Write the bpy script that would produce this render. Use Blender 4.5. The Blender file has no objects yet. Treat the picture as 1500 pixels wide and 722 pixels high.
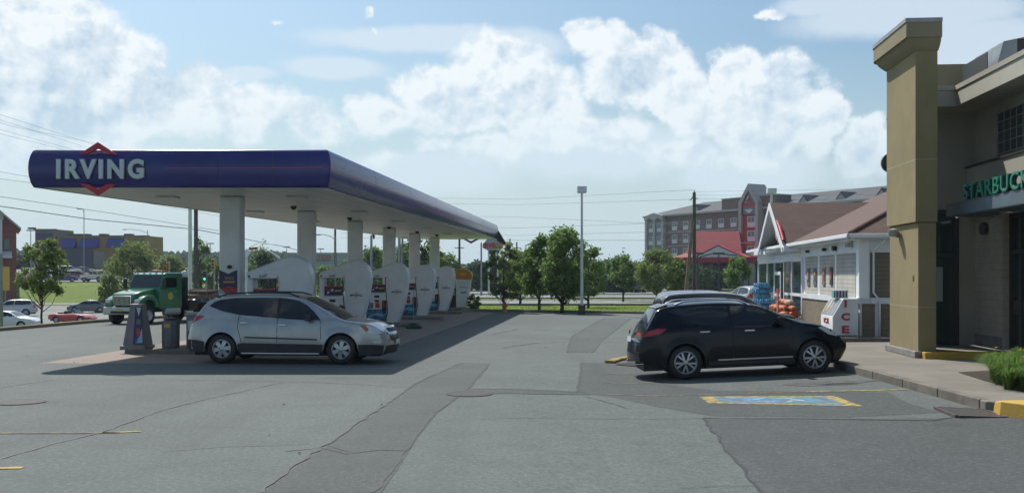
import bpy, bmesh, math, random
import numpy as np
from mathutils import Vector, Matrix
R = math.radians
# ------------------------------------------------------------------ camera, light, world
scene = bpy.context.scene
COL = scene.collection
F, HOR, EYE = 1500.0, 404.0, 2.2          # focal length and horizon in photo pixels, eye height in metres
cam_d = bpy.data.cameras.new('camera'); cam = bpy.data.objects.new('camera', cam_d); COL.objects.link(cam)
cam.location = (0, 0, EYE); cam.rotation_euler = (R(90), 0, 0)
cam_d.sensor_width = 36; cam_d.lens = 36; cam_d.shift_y = (HOR-361)/1500
cam_d.clip_start = 0.1; cam_d.clip_end = 6000
scene.camera = cam
scene.view_settings.view_transform = 'Standard'; scene.view_settings.look = 'None'
scene.view_settings.gamma = 1; scene.view_settings.use_curve_mapping = False
scene.view_settings.exposure = 0.24
scene.render.engine = 'CYCLES'
scene.cycles.use_denoising = True
scene.cycles.max_bounces = 6; scene.cycles.diffuse_bounces = 3; scene.cycles.glossy_bounces = 3
scene.cycles.transmission_bounces = 4; scene.cycles.transparent_max_bounces = 8
scene.cycles.caustics_reflective = False; scene.cycles.caustics_refractive = False

LIGHT = Vector((2.1, -3.75, -5.4)).normalized()      # the way sunlight travels
sun_d = bpy.data.lights.new('sun', 'SUN'); sun = bpy.data.objects.new('sun', sun_d); COL.objects.link(sun)
sun_d.energy = 4.2; sun_d.angle = R(0.6); sun_d.color = (1.0, 0.95, 0.87)
sun.rotation_euler = LIGHT.to_track_quat('-Z', 'Y').to_euler(); sun.location = (-20, 40, 60)

def N(nt, t, **kw):
    n = nt.nodes.new(t)
    for k, v in kw.items():
        if k == 'inp':
            for kk, vv in v.items():
                if hasattr(vv, 'is_linked') or isinstance(vv, bpy.types.NodeSocket): nt.links.new(vv, n.inputs[kk])
                else: n.inputs[kk].default_value = vv
        else: setattr(n, k, v)
    return n
def M_(nt, op, a, b=None, c=None, clamp=False):
    n = nt.nodes.new('ShaderNodeMath'); n.operation = op; n.use_clamp = clamp
    for i, v in enumerate((a, b, c)):
        if v is None: continue
        if isinstance(v, bpy.types.NodeSocket): nt.links.new(v, n.inputs[i])
        else: n.inputs[i].default_value = v
    return n.outputs[0]
def MIX(nt, f, a, b, bt='MIX'):
    n = nt.nodes.new('ShaderNodeMix'); n.data_type = 'RGBA'; n.blend_type = bt
    for idx, v in ((0, f), (6, a), (7, b)):
        if isinstance(v, bpy.types.NodeSocket): nt.links.new(v, n.inputs[idx])
        else: n.inputs[idx].default_value = v if idx == 0 else (*v, 1)[:4]
    return n.outputs[2]
def SS(nt, x, lo, hi):
    n = nt.nodes.new('ShaderNodeMapRange'); n.interpolation_type = 'SMOOTHSTEP'
    nt.links.new(x, n.inputs[0]); n.inputs[1].default_value = lo; n.inputs[2].default_value = hi
    return n.outputs[0]

world = bpy.data.worlds.new('World'); scene.world = world; world.use_nodes = True
wt = world.node_tree; wt.nodes.clear()
sky = wt.nodes.new('ShaderNodeTexSky'); sky.sky_type = 'NISHITA'; sky.sun_disc = False
sky.sun_elevation = math.asin(-LIGHT.z); sky.sun_rotation = math.atan2(-LIGHT.x, -LIGHT.y)
sky.air_density = 1.2; sky.dust_density = 2.5; sky.ozone_density = 1.2
SKYS = 0.082
tc = wt.nodes.new('ShaderNodeTexCoord')
sep = wt.nodes.new('ShaderNodeSeparateXYZ'); wt.links.new(tc.outputs['Generated'], sep.inputs[0])
X, Y, Z = sep.outputs
az = M_(wt, 'ARCTAN2', X, Y)
hyp = M_(wt, 'SQRT', M_(wt, 'ADD', M_(wt, 'MULTIPLY', X, X), M_(wt, 'ADD', M_(wt, 'MULTIPLY', Y, Y), 1e-5)))
el = M_(wt, 'DIVIDE', Z, hyp)
comb = N(wt, 'ShaderNodeCombineXYZ', inp={0: az, 1: el, 2: 0.0}).outputs[0]
# billows push the edges of the cloud masses about
n1 = N(wt, 'ShaderNodeTexNoise', inp={'Vector': comb, 'Scale': 9.0, 'Detail': 7.0, 'Roughness': 0.62}); n1.noise_dimensions = '3D'
n2 = N(wt, 'ShaderNodeTexNoise', inp={'Vector': comb, 'Scale': 34.0, 'Detail': 5.0, 'Roughness': 0.62})
vor = N(wt, 'ShaderNodeTexVoronoi', inp={'Vector': comb, 'Scale': 26.0})
vor.feature = 'SMOOTH_F1'
s1 = N(wt, 'ShaderNodeSeparateXYZ', inp={0: n1.outputs['Color']})
azw = M_(wt, 'ADD', az, M_(wt, 'MULTIPLY', M_(wt, 'SUBTRACT', s1.outputs[0], 0.5), 0.11))
elw = M_(wt, 'ADD', el, M_(wt, 'MULTIPLY', M_(wt, 'SUBTRACT', s1.outputs[1], 0.5), 0.07))
s2 = N(wt, 'ShaderNodeSeparateXYZ', inp={0: n2.outputs['Color']})
azt = M_(wt, 'ADD', az, M_(wt, 'MULTIPLY', M_(wt, 'SUBTRACT', s2.outputs[0], 0.5), 0.035))
elt = M_(wt, 'ADD', el, M_(wt, 'MULTIPLY', M_(wt, 'SUBTRACT', s2.outputs[1], 0.5), 0.025))
def blob(px, py, a, b, flat=False):
    ang = math.atan((px-750)/F); e = (HOR-py)/F*math.cos(ang)
    A = a/F*math.cos(ang); B = b/F*math.cos(ang)
    dx = M_(wt, 'MULTIPLY', M_(wt, 'SUBTRACT', azw if not flat else (azt if flat == 'tiny' else azf), ang), 1/A)
    dy = M_(wt, 'MULTIPLY', M_(wt, 'SUBTRACT', elw if not flat else (elt if flat == 'tiny' else elf), e), 1/B)
    d = M_(wt, 'SQRT', M_(wt, 'ADD', M_(wt, 'MULTIPLY', dx, dx), M_(wt, 'MULTIPLY', dy, dy)))
    return M_(wt, 'MULTIPLY', M_(wt, 'SUBTRACT', 1.0, d), (min(a, b)/60.0) if flat is not True else .75)
azf = M_(wt, 'ADD', az, M_(wt, 'MULTIPLY', M_(wt, 'SUBTRACT', s1.outputs[0], 0.5), 0.03))
elf = M_(wt, 'ADD', el, M_(wt, 'MULTIPLY', M_(wt, 'SUBTRACT', s1.outputs[1], 0.5), 0.02))
cum = [(40,60,175,95),(170,60,62,38),(215,88,50,40),(60,170,170,90),(215,150,80,60),(310,125,62,34),(330,175,95,50),(420,165,75,34),(455,190,50,30),
       (545,180,70,36),(660,150,110,62),(720,95,80,45),(770,140,110,60),(858,50,40,38),(905,62,50,38),(965,58,42,36),(930,110,100,60),(1000,150,80,60),(1085,95,50,42),(1140,105,52,34),(1120,170,90,75),(1195,185,40,60),
       (850,195,120,40),(1270,225,50,50),(1265,195,40,24),(1110,225,60,30),(640,215,60,24),
       (560,235,40,16),(720,222,80,30),(1010,228,80,28)]
tiny = [(402,36,21,9),(540,18,14,17),(552,48,12,8),(1130,20,30,12)]
thin = [(490,100,92,22),(640,58,240,25),(740,68,120,34),(370,110,50,16),(880,225,240,50),(620,255,170,40),(1090,255,140,45),(150,235,170,40),(1330,25,210,40),(1220,8,110,22),(1440,70,150,60)]
m = None
for b in cum:
    v = blob(*b); m = v if m is None else M_(wt, 'SMOOTH_MAX', m, v, 0.06)
mt = None
for b in thin:
    v = blob(*b, flat=True); mt = v if mt is None else M_(wt, 'MAXIMUM', mt, v)
for b in tiny:
    v = M_(wt, 'SUBTRACT', M_(wt, 'MULTIPLY', blob(*b, flat='tiny'), 3.0), .12); m = M_(wt, 'MAXIMUM', m, v)
# everywhere outside the photo's field: scattered cumulus from plain noise
nb = N(wt, 'ShaderNodeTexNoise', inp={'Vector': tc.outputs['Generated'], 'Scale': 3.2, 'Detail': 6.0, 'Roughness': 0.58})
side = SS(wt, M_(wt, 'ABSOLUTE', az), 0.5, 0.7)
up = SS(wt, el, 0.3, 0.45)
out_ = M_(wt, 'MAXIMUM', side, up)
other = M_(wt, 'ADD', M_(wt, 'MULTIPLY', M_(wt, 'SUBTRACT', nb.outputs['Fac'], 0.565), 3.0), M_(wt, 'MULTIPLY', M_(wt, 'SUBTRACT', out_, 1.0), 3.0))
m = M_(wt, 'MAXIMUM', m, other)
detail = M_(wt, 'ADD', M_(wt, 'MULTIPLY', M_(wt, 'SUBTRACT', n2.outputs['Fac'], 0.5), 0.55), M_(wt, 'MULTIPLY', M_(wt, 'SUBTRACT', 0.35, vor.outputs['Distance']), 0.32))
md = M_(wt, 'ADD', m, detail)
dens = SS(wt, md, -0.05, 0.22)
dthin = M_(wt, 'MULTIPLY', SS(wt, M_(wt, 'ADD', mt, M_(wt, 'MULTIPLY', M_(wt, 'SUBTRACT', n2.outputs['Fac'], 0.5), 0.25)), -0.02, 0.35), 0.85)
# lit tops, blue-grey bases: thicker mass and lower = greyer
low = SS(wt, el, 0.20, 0.06)
n3 = N(wt, 'ShaderNodeTexNoise', inp={'Vector': comb, 'Scale': 13.0, 'Detail': 6.0, 'Roughness': 0.55})
shade = M_(wt, 'ADD', M_(wt, 'MULTIPLY', SS(wt, m, 0.1, 0.9), 0.45), M_(wt, 'MULTIPLY', M_(wt, 'SUBTRACT', n3.outputs['Fac'], 0.5), 2.0), clamp=True)
shade = M_(wt, 'ADD', shade, M_(wt, 'MULTIPLY', M_(wt, 'SUBTRACT', 0.5, M_(wt, 'ADD', M_(wt, 'MULTIPLY', n2.outputs['Fac'], 1.0), 0.0)), 0.7), clamp=True)
def noise_at(dx, dy, sc, det):
    v = N(wt, 'ShaderNodeVectorMath', operation='ADD', inp={0: comb, 1: (dx, dy, 0)}).outputs[0]
    return N(wt, 'ShaderNodeTexNoise', inp={'Vector': v, 'Scale': sc, 'Detail': det, 'Roughness': 0.6}).outputs['Fac']
# puffs lit from the upper left: the same noise compared with itself a little way towards the sun
emb = M_(wt, 'ADD', M_(wt, 'MULTIPLY', M_(wt, 'SUBTRACT', noise_at(0, 0, 20.0, 6.0), noise_at(-.006, .010, 20.0, 6.0)), 3.2),
                    M_(wt, 'MULTIPLY', M_(wt, 'SUBTRACT', noise_at(0, 0, 7.0, 6.0), noise_at(-.016, .028, 7.0, 6.0)), 2.6))
shade = M_(wt, 'SUBTRACT', shade, emb, clamp=True)
cl = MIX(wt, shade, (0.78, 0.83, 0.86), (0.40, 0.53, 0.66))
skyc = N(wt, 'ShaderNodeVectorMath', operation='SCALE', inp={0: sky.outputs[0], 'Scale': SKYS}).outputs[0]
skyc = MIX(wt, 1.0, skyc, (0.80, 1.0, 1.13), 'MULTIPLY')
c1 = MIX(wt, M_(wt, 'MULTIPLY', dthin, .85), skyc, (0.62, 0.71, 0.79))
c2 = MIX(wt, M_(wt, 'MULTIPLY', dens, M_(wt, 'ADD', M_(wt, 'MULTIPLY', SS(wt, el, 0.05, 0.17), 0.36), 0.60)), c1, cl)
# thick summer air low over the horizon
hz = M_(wt, 'MULTIPLY', SS(wt, el, 0.24, -0.01), 0.80)
c3 = MIX(wt, hz, c2, (0.55, 0.68, 0.76))
below = SS(wt, el, -0.02, -0.06)
c3 = MIX(wt, below, c3, (0.16, 0.17, 0.16))
bgn = N(wt, 'ShaderNodeBackground', inp={'Color': c3, 'Strength': 1.0})
wo = wt.nodes.new('ShaderNodeOutputWorld'); wt.links.new(bgn.outputs[0], wo.inputs[0])

# ------------------------------------------------------------------ terrain
def sst(x, a, b):
    t = min(1, max(0, (x-a)/(b-a))); return t*t*(3-2*t)
def lerp_pts(x, pts):
    if x <= pts[0][0]: return pts[0][1]
    for (a, va), (b, vb) in zip(pts, pts[1:]):
        if x <= b: return va+(vb-va)*(x-a)/(b-a)
    return pts[-1][1]
XLP = [(-30,-20.9),(40.7,-20.4),(47.8,-19.6),(54.1,-17.9),(60,-16.9),(66,-16.0)]      # left kerb of the lot: (Y, X)
def XL(y): return lerp_pts(y, XLP)
def far_edge(x): return lerp_pts(x, [(-16, 66), (-3.2, 65), (-2.5, 63.6), (7.9, 59.2), (16, 58.5), (60, 56)])
def T(x, y):
    "height of the ground"
    z = lerp_pts(x, [(0.0, 0), (1.2, -.05), (2.6, -.10), (3.5, -.07), (6.4, .05), (7.4, .10), (30, .10)])*(1-sst(y, 36, 52))*sst(y, 2, 8)
    ratio = x/max(y, 8.0)
    s = max(XL(min(y, 66))-x if y < 66 or ratio < -.25 else 0, (y-far_edge(x)) if x > -16 else y-66 if y > 66 else 0, 0)
    if s <= 0: return z
    lf = 1-sst(ratio, -.26, -.12)
    zl = -2.0*sst(s, 0, 24)
    ratio_b = -.46
    bank = sst(y, 142, 162)
    zl += bank*3.2 + sst(y, 170, 240)*2.6*lf
    zc = lerp_pts(y, [(58, 0), (66, .02), (80, -.10), (95, -.25), (118, -.36), (142, -.45), (170, -.6), (250, -.5), (400, .5)])
    zc = zc*sst(s, 0, 5)
    zf = sst(y, 420, 900)*lerp_pts(ratio, [(-.6, 12), (-.3, 11), (-.1, 5), (.1, 3), (.5, 6)])
    return z + zl*lf + zc*(1-lf) + zf
def at(px, py, y): return Vector(((px-750)/F*y, y, EYE-(py-HOR)/F*y))
def gp(px, py):
    y = EYE*F/(py-HOR)
    for _ in range(12):
        x = (px-750)/F*y; y = .5*y+.5*(EYE-T(x, y))*F/(py-HOR)
    return (x, y)
def xat(px, y): return (px-750)/F*y

# ------------------------------------------------------------------ materials
MATS = {}
def mat(name, col, rough=.6, metal=0, var=0, vscale=3, bump=0, bscale=60, spec=.5, emit=None, estr=1, coat=0, col2=None, lo=.35, hi=.65, detail=6, trans=0):
    if name in MATS: return MATS[name]
    m = bpy.data.materials.new(name); m.use_nodes = True; nt = m.node_tree
    b = nt.nodes['Principled BSDF']
    b.inputs['Base Color'].default_value = (*col, 1); b.inputs['Roughness'].default_value = rough
    b.inputs['Metallic'].default_value = metal; b.inputs['Specular IOR Level'].default_value = spec
    b.inputs['Coat Weight'].default_value = coat; b.inputs['Coat Roughness'].default_value = .06
    if trans: b.inputs['Transmission Weight'].default_value = trans
    if emit: b.inputs['Emission Color'].default_value = (*emit, 1); b.inputs['Emission Strength'].default_value = estr
    tcn = None
    if var or bump or col2:
        tcn = nt.nodes.new('ShaderNodeTexCoord')
    if var or col2:
        n = N(nt, 'ShaderNodeTexNoise', inp={'Vector': tcn.outputs['Object'], 'Scale': vscale, 'Detail': detail, 'Roughness': .6})
        f = SS(nt, n.outputs['Fac'], lo, hi)
        c2 = col2 if col2 else tuple(c*(1-var) for c in col)
        nt.links.new(MIX(nt, f, col, c2), b.inputs['Base Color'])
    if bump:
        n = N(nt, 'ShaderNodeTexNoise', inp={'Vector': tcn.outputs['Object'], 'Scale': bscale, 'Detail': 3.0})
        bp = N(nt, 'ShaderNodeBump', inp={'Height': n.outputs['Fac'], 'Strength': bump, 'Distance': .02})
        nt.links.new(bp.outputs[0], b.inputs['Normal'])
    MATS[name] = m; return m

def asphalt(name, base, speck=.5, tone=1.0, cracky=0.0):
    m = bpy.data.materials.new(name); m.use_nodes = True; nt = m.node_tree; b = nt.nodes['Principled BSDF']
    g = nt.nodes.new('ShaderNodeTexCoord').outputs['Object']
    big = N(nt, 'ShaderNodeTexNoise', inp={'Vector': g, 'Scale': .11, 'Detail': 5.0, 'Roughness': .6, 'Distortion': .6})
    mid = N(nt, 'ShaderNodeTexNoise', inp={'Vector': g, 'Scale': 1.3, 'Detail': 6.0, 'Roughness': .7})
    fine = N(nt, 'ShaderNodeTexNoise', inp={'Vector': g, 'Scale': 38.0, 'Detail': 3.0, 'Roughness': .8})
    # tyre tracks: long streaks along the driving direction
    mp = N(nt, 'ShaderNodeMapping', inp={'Vector': g, 'Scale': (1.1, .05, 1), 'Rotation': (0, 0, R(5))})
    st = N(nt, 'ShaderNodeTexNoise', inp={'Vector': mp.outputs[0], 'Scale': 1.0, 'Detail': 3.0})
    grain = N(nt, 'ShaderNodeTexNoise', inp={'Vector': g, 'Scale': 15.0, 'Detail': 4.0, 'Roughness': .85})
    c = MIX(nt, SS(nt, big.outputs['Fac'], .3, .7), tuple(x*.84*tone for x in base), tuple(x*1.14*tone for x in base))
    c = MIX(nt, M_(nt, 'MULTIPLY', SS(nt, grain.outputs['Fac'], .50, .70), speck*.95), c, tuple(x*1.9*tone for x in base))
    c = MIX(nt, M_(nt, 'MULTIPLY', SS(nt, grain.outputs['Fac'], .48, .30), speck*.95), c, tuple(x*.42*tone for x in base))
    c = MIX(nt, M_(nt, 'MULTIPLY', SS(nt, mid.outputs['Fac'], .42, .68), .34), c, tuple(x*.68*tone for x in base))
    c = MIX(nt, M_(nt, 'MULTIPLY', SS(nt, st.outputs['Fac'], .5, .72), .28), c, tuple(x*.7*tone for x in base))
    c = MIX(nt, M_(nt, 'MULTIPLY', SS(nt, fine.outputs['Fac'], .56, .74), speck), c, tuple(x*1.9*tone for x in base))
    c = MIX(nt, M_(nt, 'MULTIPLY', SS(nt, fine.outputs['Fac'], .44, .28), speck), c, tuple(x*.45*tone for x in base))
    # oil drips
    vo = N(nt, 'ShaderNodeTexVoronoi', inp={'Vector': g, 'Scale': .42, 'Randomness': 1.0})
    spot = M_(nt, 'MULTIPLY', SS(nt, M_(nt, 'ADD', vo.outputs['Distance'], M_(nt, 'MULTIPLY', mid.outputs['Fac'], .16)), .22, .12), .35)
    c = MIX(nt, spot, c, tuple(x*.5 for x in base))
    nt.links.new(c, b.inputs['Base Color'])
    b.inputs['Roughness'].default_value = .87; b.inputs['Specular IOR Level'].default_value = .35
    bp = N(nt, 'ShaderNodeBump', inp={'Height': M_(nt, 'ADD', fine.outputs['Fac'], M_(nt, 'MULTIPLY', mid.outputs['Fac'], .6)), 'Strength': .55, 'Distance': .012})
    nt.links.new(bp.outputs[0], b.inputs['Normal'])
    MATS[name] = m; return m

def brick_mat(name, c1, c2, mortar, sx, sy, rough=.85, plane='XZ', msize=.012, bump=.4, rot=0):
    m = bpy.data.materials.new(name); m.use_nodes = True; nt = m.node_tree; b = nt.nodes['Principled BSDF']
    g = nt.nodes.new('ShaderNodeTexCoord').outputs['Object']
    if plane == 'XZ':
        s = N(nt, 'ShaderNodeSeparateXYZ', inp={0: g})
        g2 = N(nt, 'ShaderNodeCombineXYZ', inp={0: M_(nt, 'ADD', s.outputs[0], s.outputs[1]), 1: s.outputs[2], 2: 0.0}).outputs[0]
    else:
        g2 = N(nt, 'ShaderNodeMapping', inp={'Vector': g, 'Rotation': (0, 0, rot)}).outputs[0]
    br = N(nt, 'ShaderNodeTexBrick', inp={'Vector': g2, 'Color1': (*c1, 1), 'Color2': (*c2, 1), 'Mortar': (*mortar, 1), 'Scale': 1.0, 'Mortar Size': msize, 'Brick Width': sx, 'Row Height': sy})
    n = N(nt, 'ShaderNodeTexNoise', inp={'Vector': g, 'Scale': 1.1, 'Detail': 6.0, 'Roughness': .65})
    n2_ = N(nt, 'ShaderNodeTexNoise', inp={'Vector': g, 'Scale': 30.0, 'Detail': 2.0})
    c = MIX(nt, M_(nt, 'MULTIPLY', SS(nt, n.outputs['Fac'], .35, .7), .35), br.outputs[0], tuple(x*.55 for x in c1))
    c = MIX(nt, M_(nt, 'MULTIPLY', SS(nt, n2_.outputs['Fac'], .4, .75), .3), c, tuple(min(1, x*1.4) for x in c2))
    nt.links.new(c, b.inputs['Base Color']); b.inputs['Roughness'].default_value = rough
    bp = N(nt, 'ShaderNodeBump', inp={'Height': M_(nt, 'SUBTRACT', 1.0, br.outputs['Fac']), 'Strength': bump, 'Distance': .01})
    nt.links.new(bp.outputs[0], b.inputs['Normal'])
    MATS[name] = m; return m

def siding_mat(name, col, step=.15):
    "overlapping clapboards: a saw-tooth in height"
    m = bpy.data.materials.new(name); m.use_nodes = True; nt = m.node_tree; b = nt.nodes['Principled BSDF']
    g = nt.nodes.new('ShaderNodeTexCoord').outputs['Object']
    s = N(nt, 'ShaderNodeSeparateXYZ', inp={0: g})
    fr = M_(nt, 'FRACT', M_(nt, 'DIVIDE', s.outputs[2], step))
    n = N(nt, 'ShaderNodeTexNoise', inp={'Vector': g, 'Scale': 2.0, 'Detail': 5.0})
    c = MIX(nt, SS(nt, n.outputs['Fac'], .3, .7), col, tuple(x*.82 for x in col))
    c = MIX(nt, SS(nt, fr, .14, .05), c, tuple(x*.45 for x in col))
    nt.links.new(c, b.inputs['Base Color']); b.inputs['Roughness'].default_value = .7
    bp = N(nt, 'ShaderNodeBump', inp={'Height': M_(nt, 'SUBTRACT', 1.0, fr), 'Strength': 1.0, 'Distance': .03})
    nt.links.new(bp.outputs[0], b.inputs['Normal'])
    MATS[name] = m; return m

def leaf_mat(name, c1, c2, c3):
    m = bpy.data.materials.new(name); m.use_nodes = True; nt = m.node_tree
    b = nt.nodes['Principled BSDF']; o = nt.nodes['Material Output']
    geo = nt.nodes.new('ShaderNodeNewGeometry'); g = nt.nodes.new('ShaderNodeTexCoord').outputs['Object']
    n = N(nt, 'ShaderNodeTexNoise', inp={'Vector': g, 'Scale': .8, 'Detail': 3.0})
    c = MIX(nt, geo.outputs['Random Per Island'], c1, c2)
    c = MIX(nt, SS(nt, n.outputs['Fac'], .42, .65), c, c3)
    nt.links.new(c, b.inputs['Base Color']); b.inputs['Roughness'].default_value = .6; b.inputs['Specular IOR Level'].default_value = .25
    tr = N(nt, 'ShaderNodeBsdfTranslucent', inp={'Color': c})
    mx = N(nt, 'ShaderNodeMixShader', inp={0: .55, 1: b.outputs[0], 2: tr.outputs[0]})
    nt.links.new(mx.outputs[0], o.inputs[0]); MATS[name] = m; return m

def grass_mat(name, c1, c2, c3):
    m = bpy.data.materials.new(name); m.use_nodes = True; nt = m.node_tree; b = nt.nodes['Principled BSDF']
    g = nt.nodes.new('ShaderNodeTexCoord').outputs['Object']
    a = N(nt, 'ShaderNodeTexNoise', inp={'Vector': g, 'Scale': .25, 'Detail': 6.0, 'Roughness': .7})
    f = N(nt, 'ShaderNodeTexNoise', inp={'Vector': g, 'Scale': 9.0, 'Detail': 4.0, 'Roughness': .8})
    c = MIX(nt, SS(nt, a.outputs['Fac'], .38, .66), c1, c2)
    c = MIX(nt, SS(nt, f.outputs['Fac'], .45, .75), c, c3)
    nt.links.new(c, b.inputs['Base Color']); b.inputs['Roughness'].default_value = .9; b.inputs['Specular IOR Level'].default_value = .15
    bp = N(nt, 'ShaderNodeBump', inp={'Height': f.outputs['Fac'], 'Strength': 1.0, 'Distance': .1}); nt.links.new(bp.outputs[0], b.inputs['Normal'])
    MATS[name] = m; return m

def paint(name, col, metal=.0, rough=.28, coat=.8):
    "car paint with clear coat and a little road dust"
    if name in MATS: return MATS[name]
    m = mat(name, col, rough, metal, coat=coat, var=.14, vscale=1.5, spec=.5 if coat > .5 else .2)
    return m

A = {}
A['asphalt'] = asphalt('asphalt_lot', (.103, .118, .113), .8)
A['asphalt_old'] = asphalt('asphalt_patch', (.078, .088, .086), .8)
A['asphalt_dark'] = asphalt('asphalt_fresh', (.068, .077, .076), .85)
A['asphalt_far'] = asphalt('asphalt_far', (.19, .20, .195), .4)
A['tar'] = mat('tar_seal', (.014, .015, .015), .6)
A['paving'] = brick_mat('brick_paving', (.22, .175, .145), (.27, .215, .18), (.15, .12, .105), .22, .11, plane='XY', msize=.008, rot=R(-5))
A['walk'] = mat('concrete_walk', (.21, .19, .16), .9, var=.22, vscale=.9, bump=.3, bscale=50)
A['kerb'] = mat('concrete_kerb', (.19, .17, .14), .9, var=.35, vscale=2.5, bump=.3, bscale=40)
A['conc'] = mat('concrete_grey', (.25, .245, .23), .9, var=.3, vscale=2, bump=.3, bscale=30)
A['yellow'] = mat('yellow_kerb_paint', (.46, .29, .045), .75, col2=(.38, .26, .07), vscale=5, lo=.5, hi=.72, bump=.25, bscale=30)
A['yline'] = mat('worn_yellow_line', (.42, .30, .07), .85, col2=(.13, .12, .085), vscale=9, lo=.45, hi=.62)
A['yline2'] = mat('very_worn_yellow_line', (.20, .16, .075), .85, col2=(.085, .088, .08), vscale=8, lo=.4, hi=.58)
A['wworn'] = mat('worn_white_line', (.42,.47,.48), .85, col2=(.13,.25,.33), vscale=7, lo=.42, hi=.56)
A['wline'] = mat('white_line', (.6, .6, .57), .85, var=.4, vscale=6)
A['blue_mark'] = mat('worn_blue_marking', (.09, .215, .31), .85, col2=(.09, .12, .13), vscale=5, lo=.45, hi=.62)
A['grass'] = grass_mat('grass_turf', (.15, .21, .035), (.12, .18, .03), (.20, .23, .06))
A['grass_dry'] = grass_mat('grass_dry', (.15, .165, .04), (.10, .13, .03), (.20, .19, .08))
A['soil'] = mat('soil_bark', (.045, .03, .02), .95, var=.4, vscale=12, bump=.6, bscale=40)
A['blue'] = mat('canopy_blue_gloss', (.040, .040, .185), .21, coat=.0, spec=.45, var=.15, vscale=.8)
A['red'] = mat('sign_red', (.45, .02, .04), .35)
A['letter'] = mat('letter_grey_acrylic', (.52, .58, .57), .35)
A['soffit'] = mat('soffit_white', (.70, .72, .70), .5, var=.10, vscale=.5)
A['column'] = mat('column_white', (.70, .73, .74), .45, var=.12, vscale=1.2)
A['shell'] = mat('pump_shell_white', (.70, .73, .74), .4, var=.10, vscale=1.5)
A['white'] = mat('white_paint', (.72, .73, .72), .5, var=.12, vscale=2)
A['whitemetal'] = mat('pole_white_metal', (.70, .73, .74), .45, var=.2, vscale=1)
A['grey'] = mat('grey_plastic', (.16, .155, .16), .55, var=.2, vscale=4)
A['lgrey'] = mat('light_grey_metal', (.33, .34, .35), .5, var=.2, vscale=3)
A['black'] = mat('black_rubber', (.012, .012, .013), .6)
A['blackgloss'] = mat('black_gloss_trim', (.012, .012, .014), .22)
A['dark'] = mat('dark_plastic', (.028, .028, .03), .6)
A['chrome'] = mat('chrome_trim', (.62, .63, .64), .2, metal=1)
A['rim'] = mat('alloy_rim', (.46, .47, .48), .35, metal=.7)
A['glass'] = mat('car_glass_dark', (.010, .013, .014), .05, spec=.6)
A['glass2'] = mat('windscreen_glass', (.035, .045, .045), .05, spec=.8)
A['shopglass'] = mat('shop_glass', (.035, .055, .05), .06, spec=.9)
A['head'] = mat('headlamp_lens', (.62, .64, .66), .08, spec=.8)
A['tail'] = mat('tail_lamp_red', (.42, .012, .016), .15, coat=.5)
A['amber'] = mat('amber_lens', (.45, .06, .02), .2)
A['plate'] = mat('plate_yellow', (.5, .48, .08), .5)
A['platew'] = mat('plate_white', (.6, .62, .62), .5)
A['wood'] = mat('pole_wood', (.11, .095, .08), .9, var=.4, vscale=4)
A['bark'] = mat('bark', (.075, .062, .05), .95, var=.4, vscale=6, bump=.5, bscale=20)
A['steel'] = mat('galvanised_steel', (.28, .30, .31), .45, metal=.5, var=.2, vscale=2)
A['wire'] = mat('wire_black', (.10, .115, .125), .7)
A['leaf'] = leaf_mat('leaf_green', (.13, .21, .055), (.20, .30, .09), (.15, .24, .07))
A['leaf2'] = leaf_mat('leaf_olive', (.15, .20, .055), (.21, .27, .085), (.16, .22, .065))
A['leaf3'] = leaf_mat('leaf_dark', (.045, .085, .035), (.07, .115, .042), (.05, .09, .036))
A['forest'] = leaf_mat('leaf_forest', (.045, .075, .034), (.06, .095, .042), (.05, .078, .036))
A['lily'] = leaf_mat('leaf_daylily', (.13, .23, .04), (.18, .29, .07), (.10, .18, .04))

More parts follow.
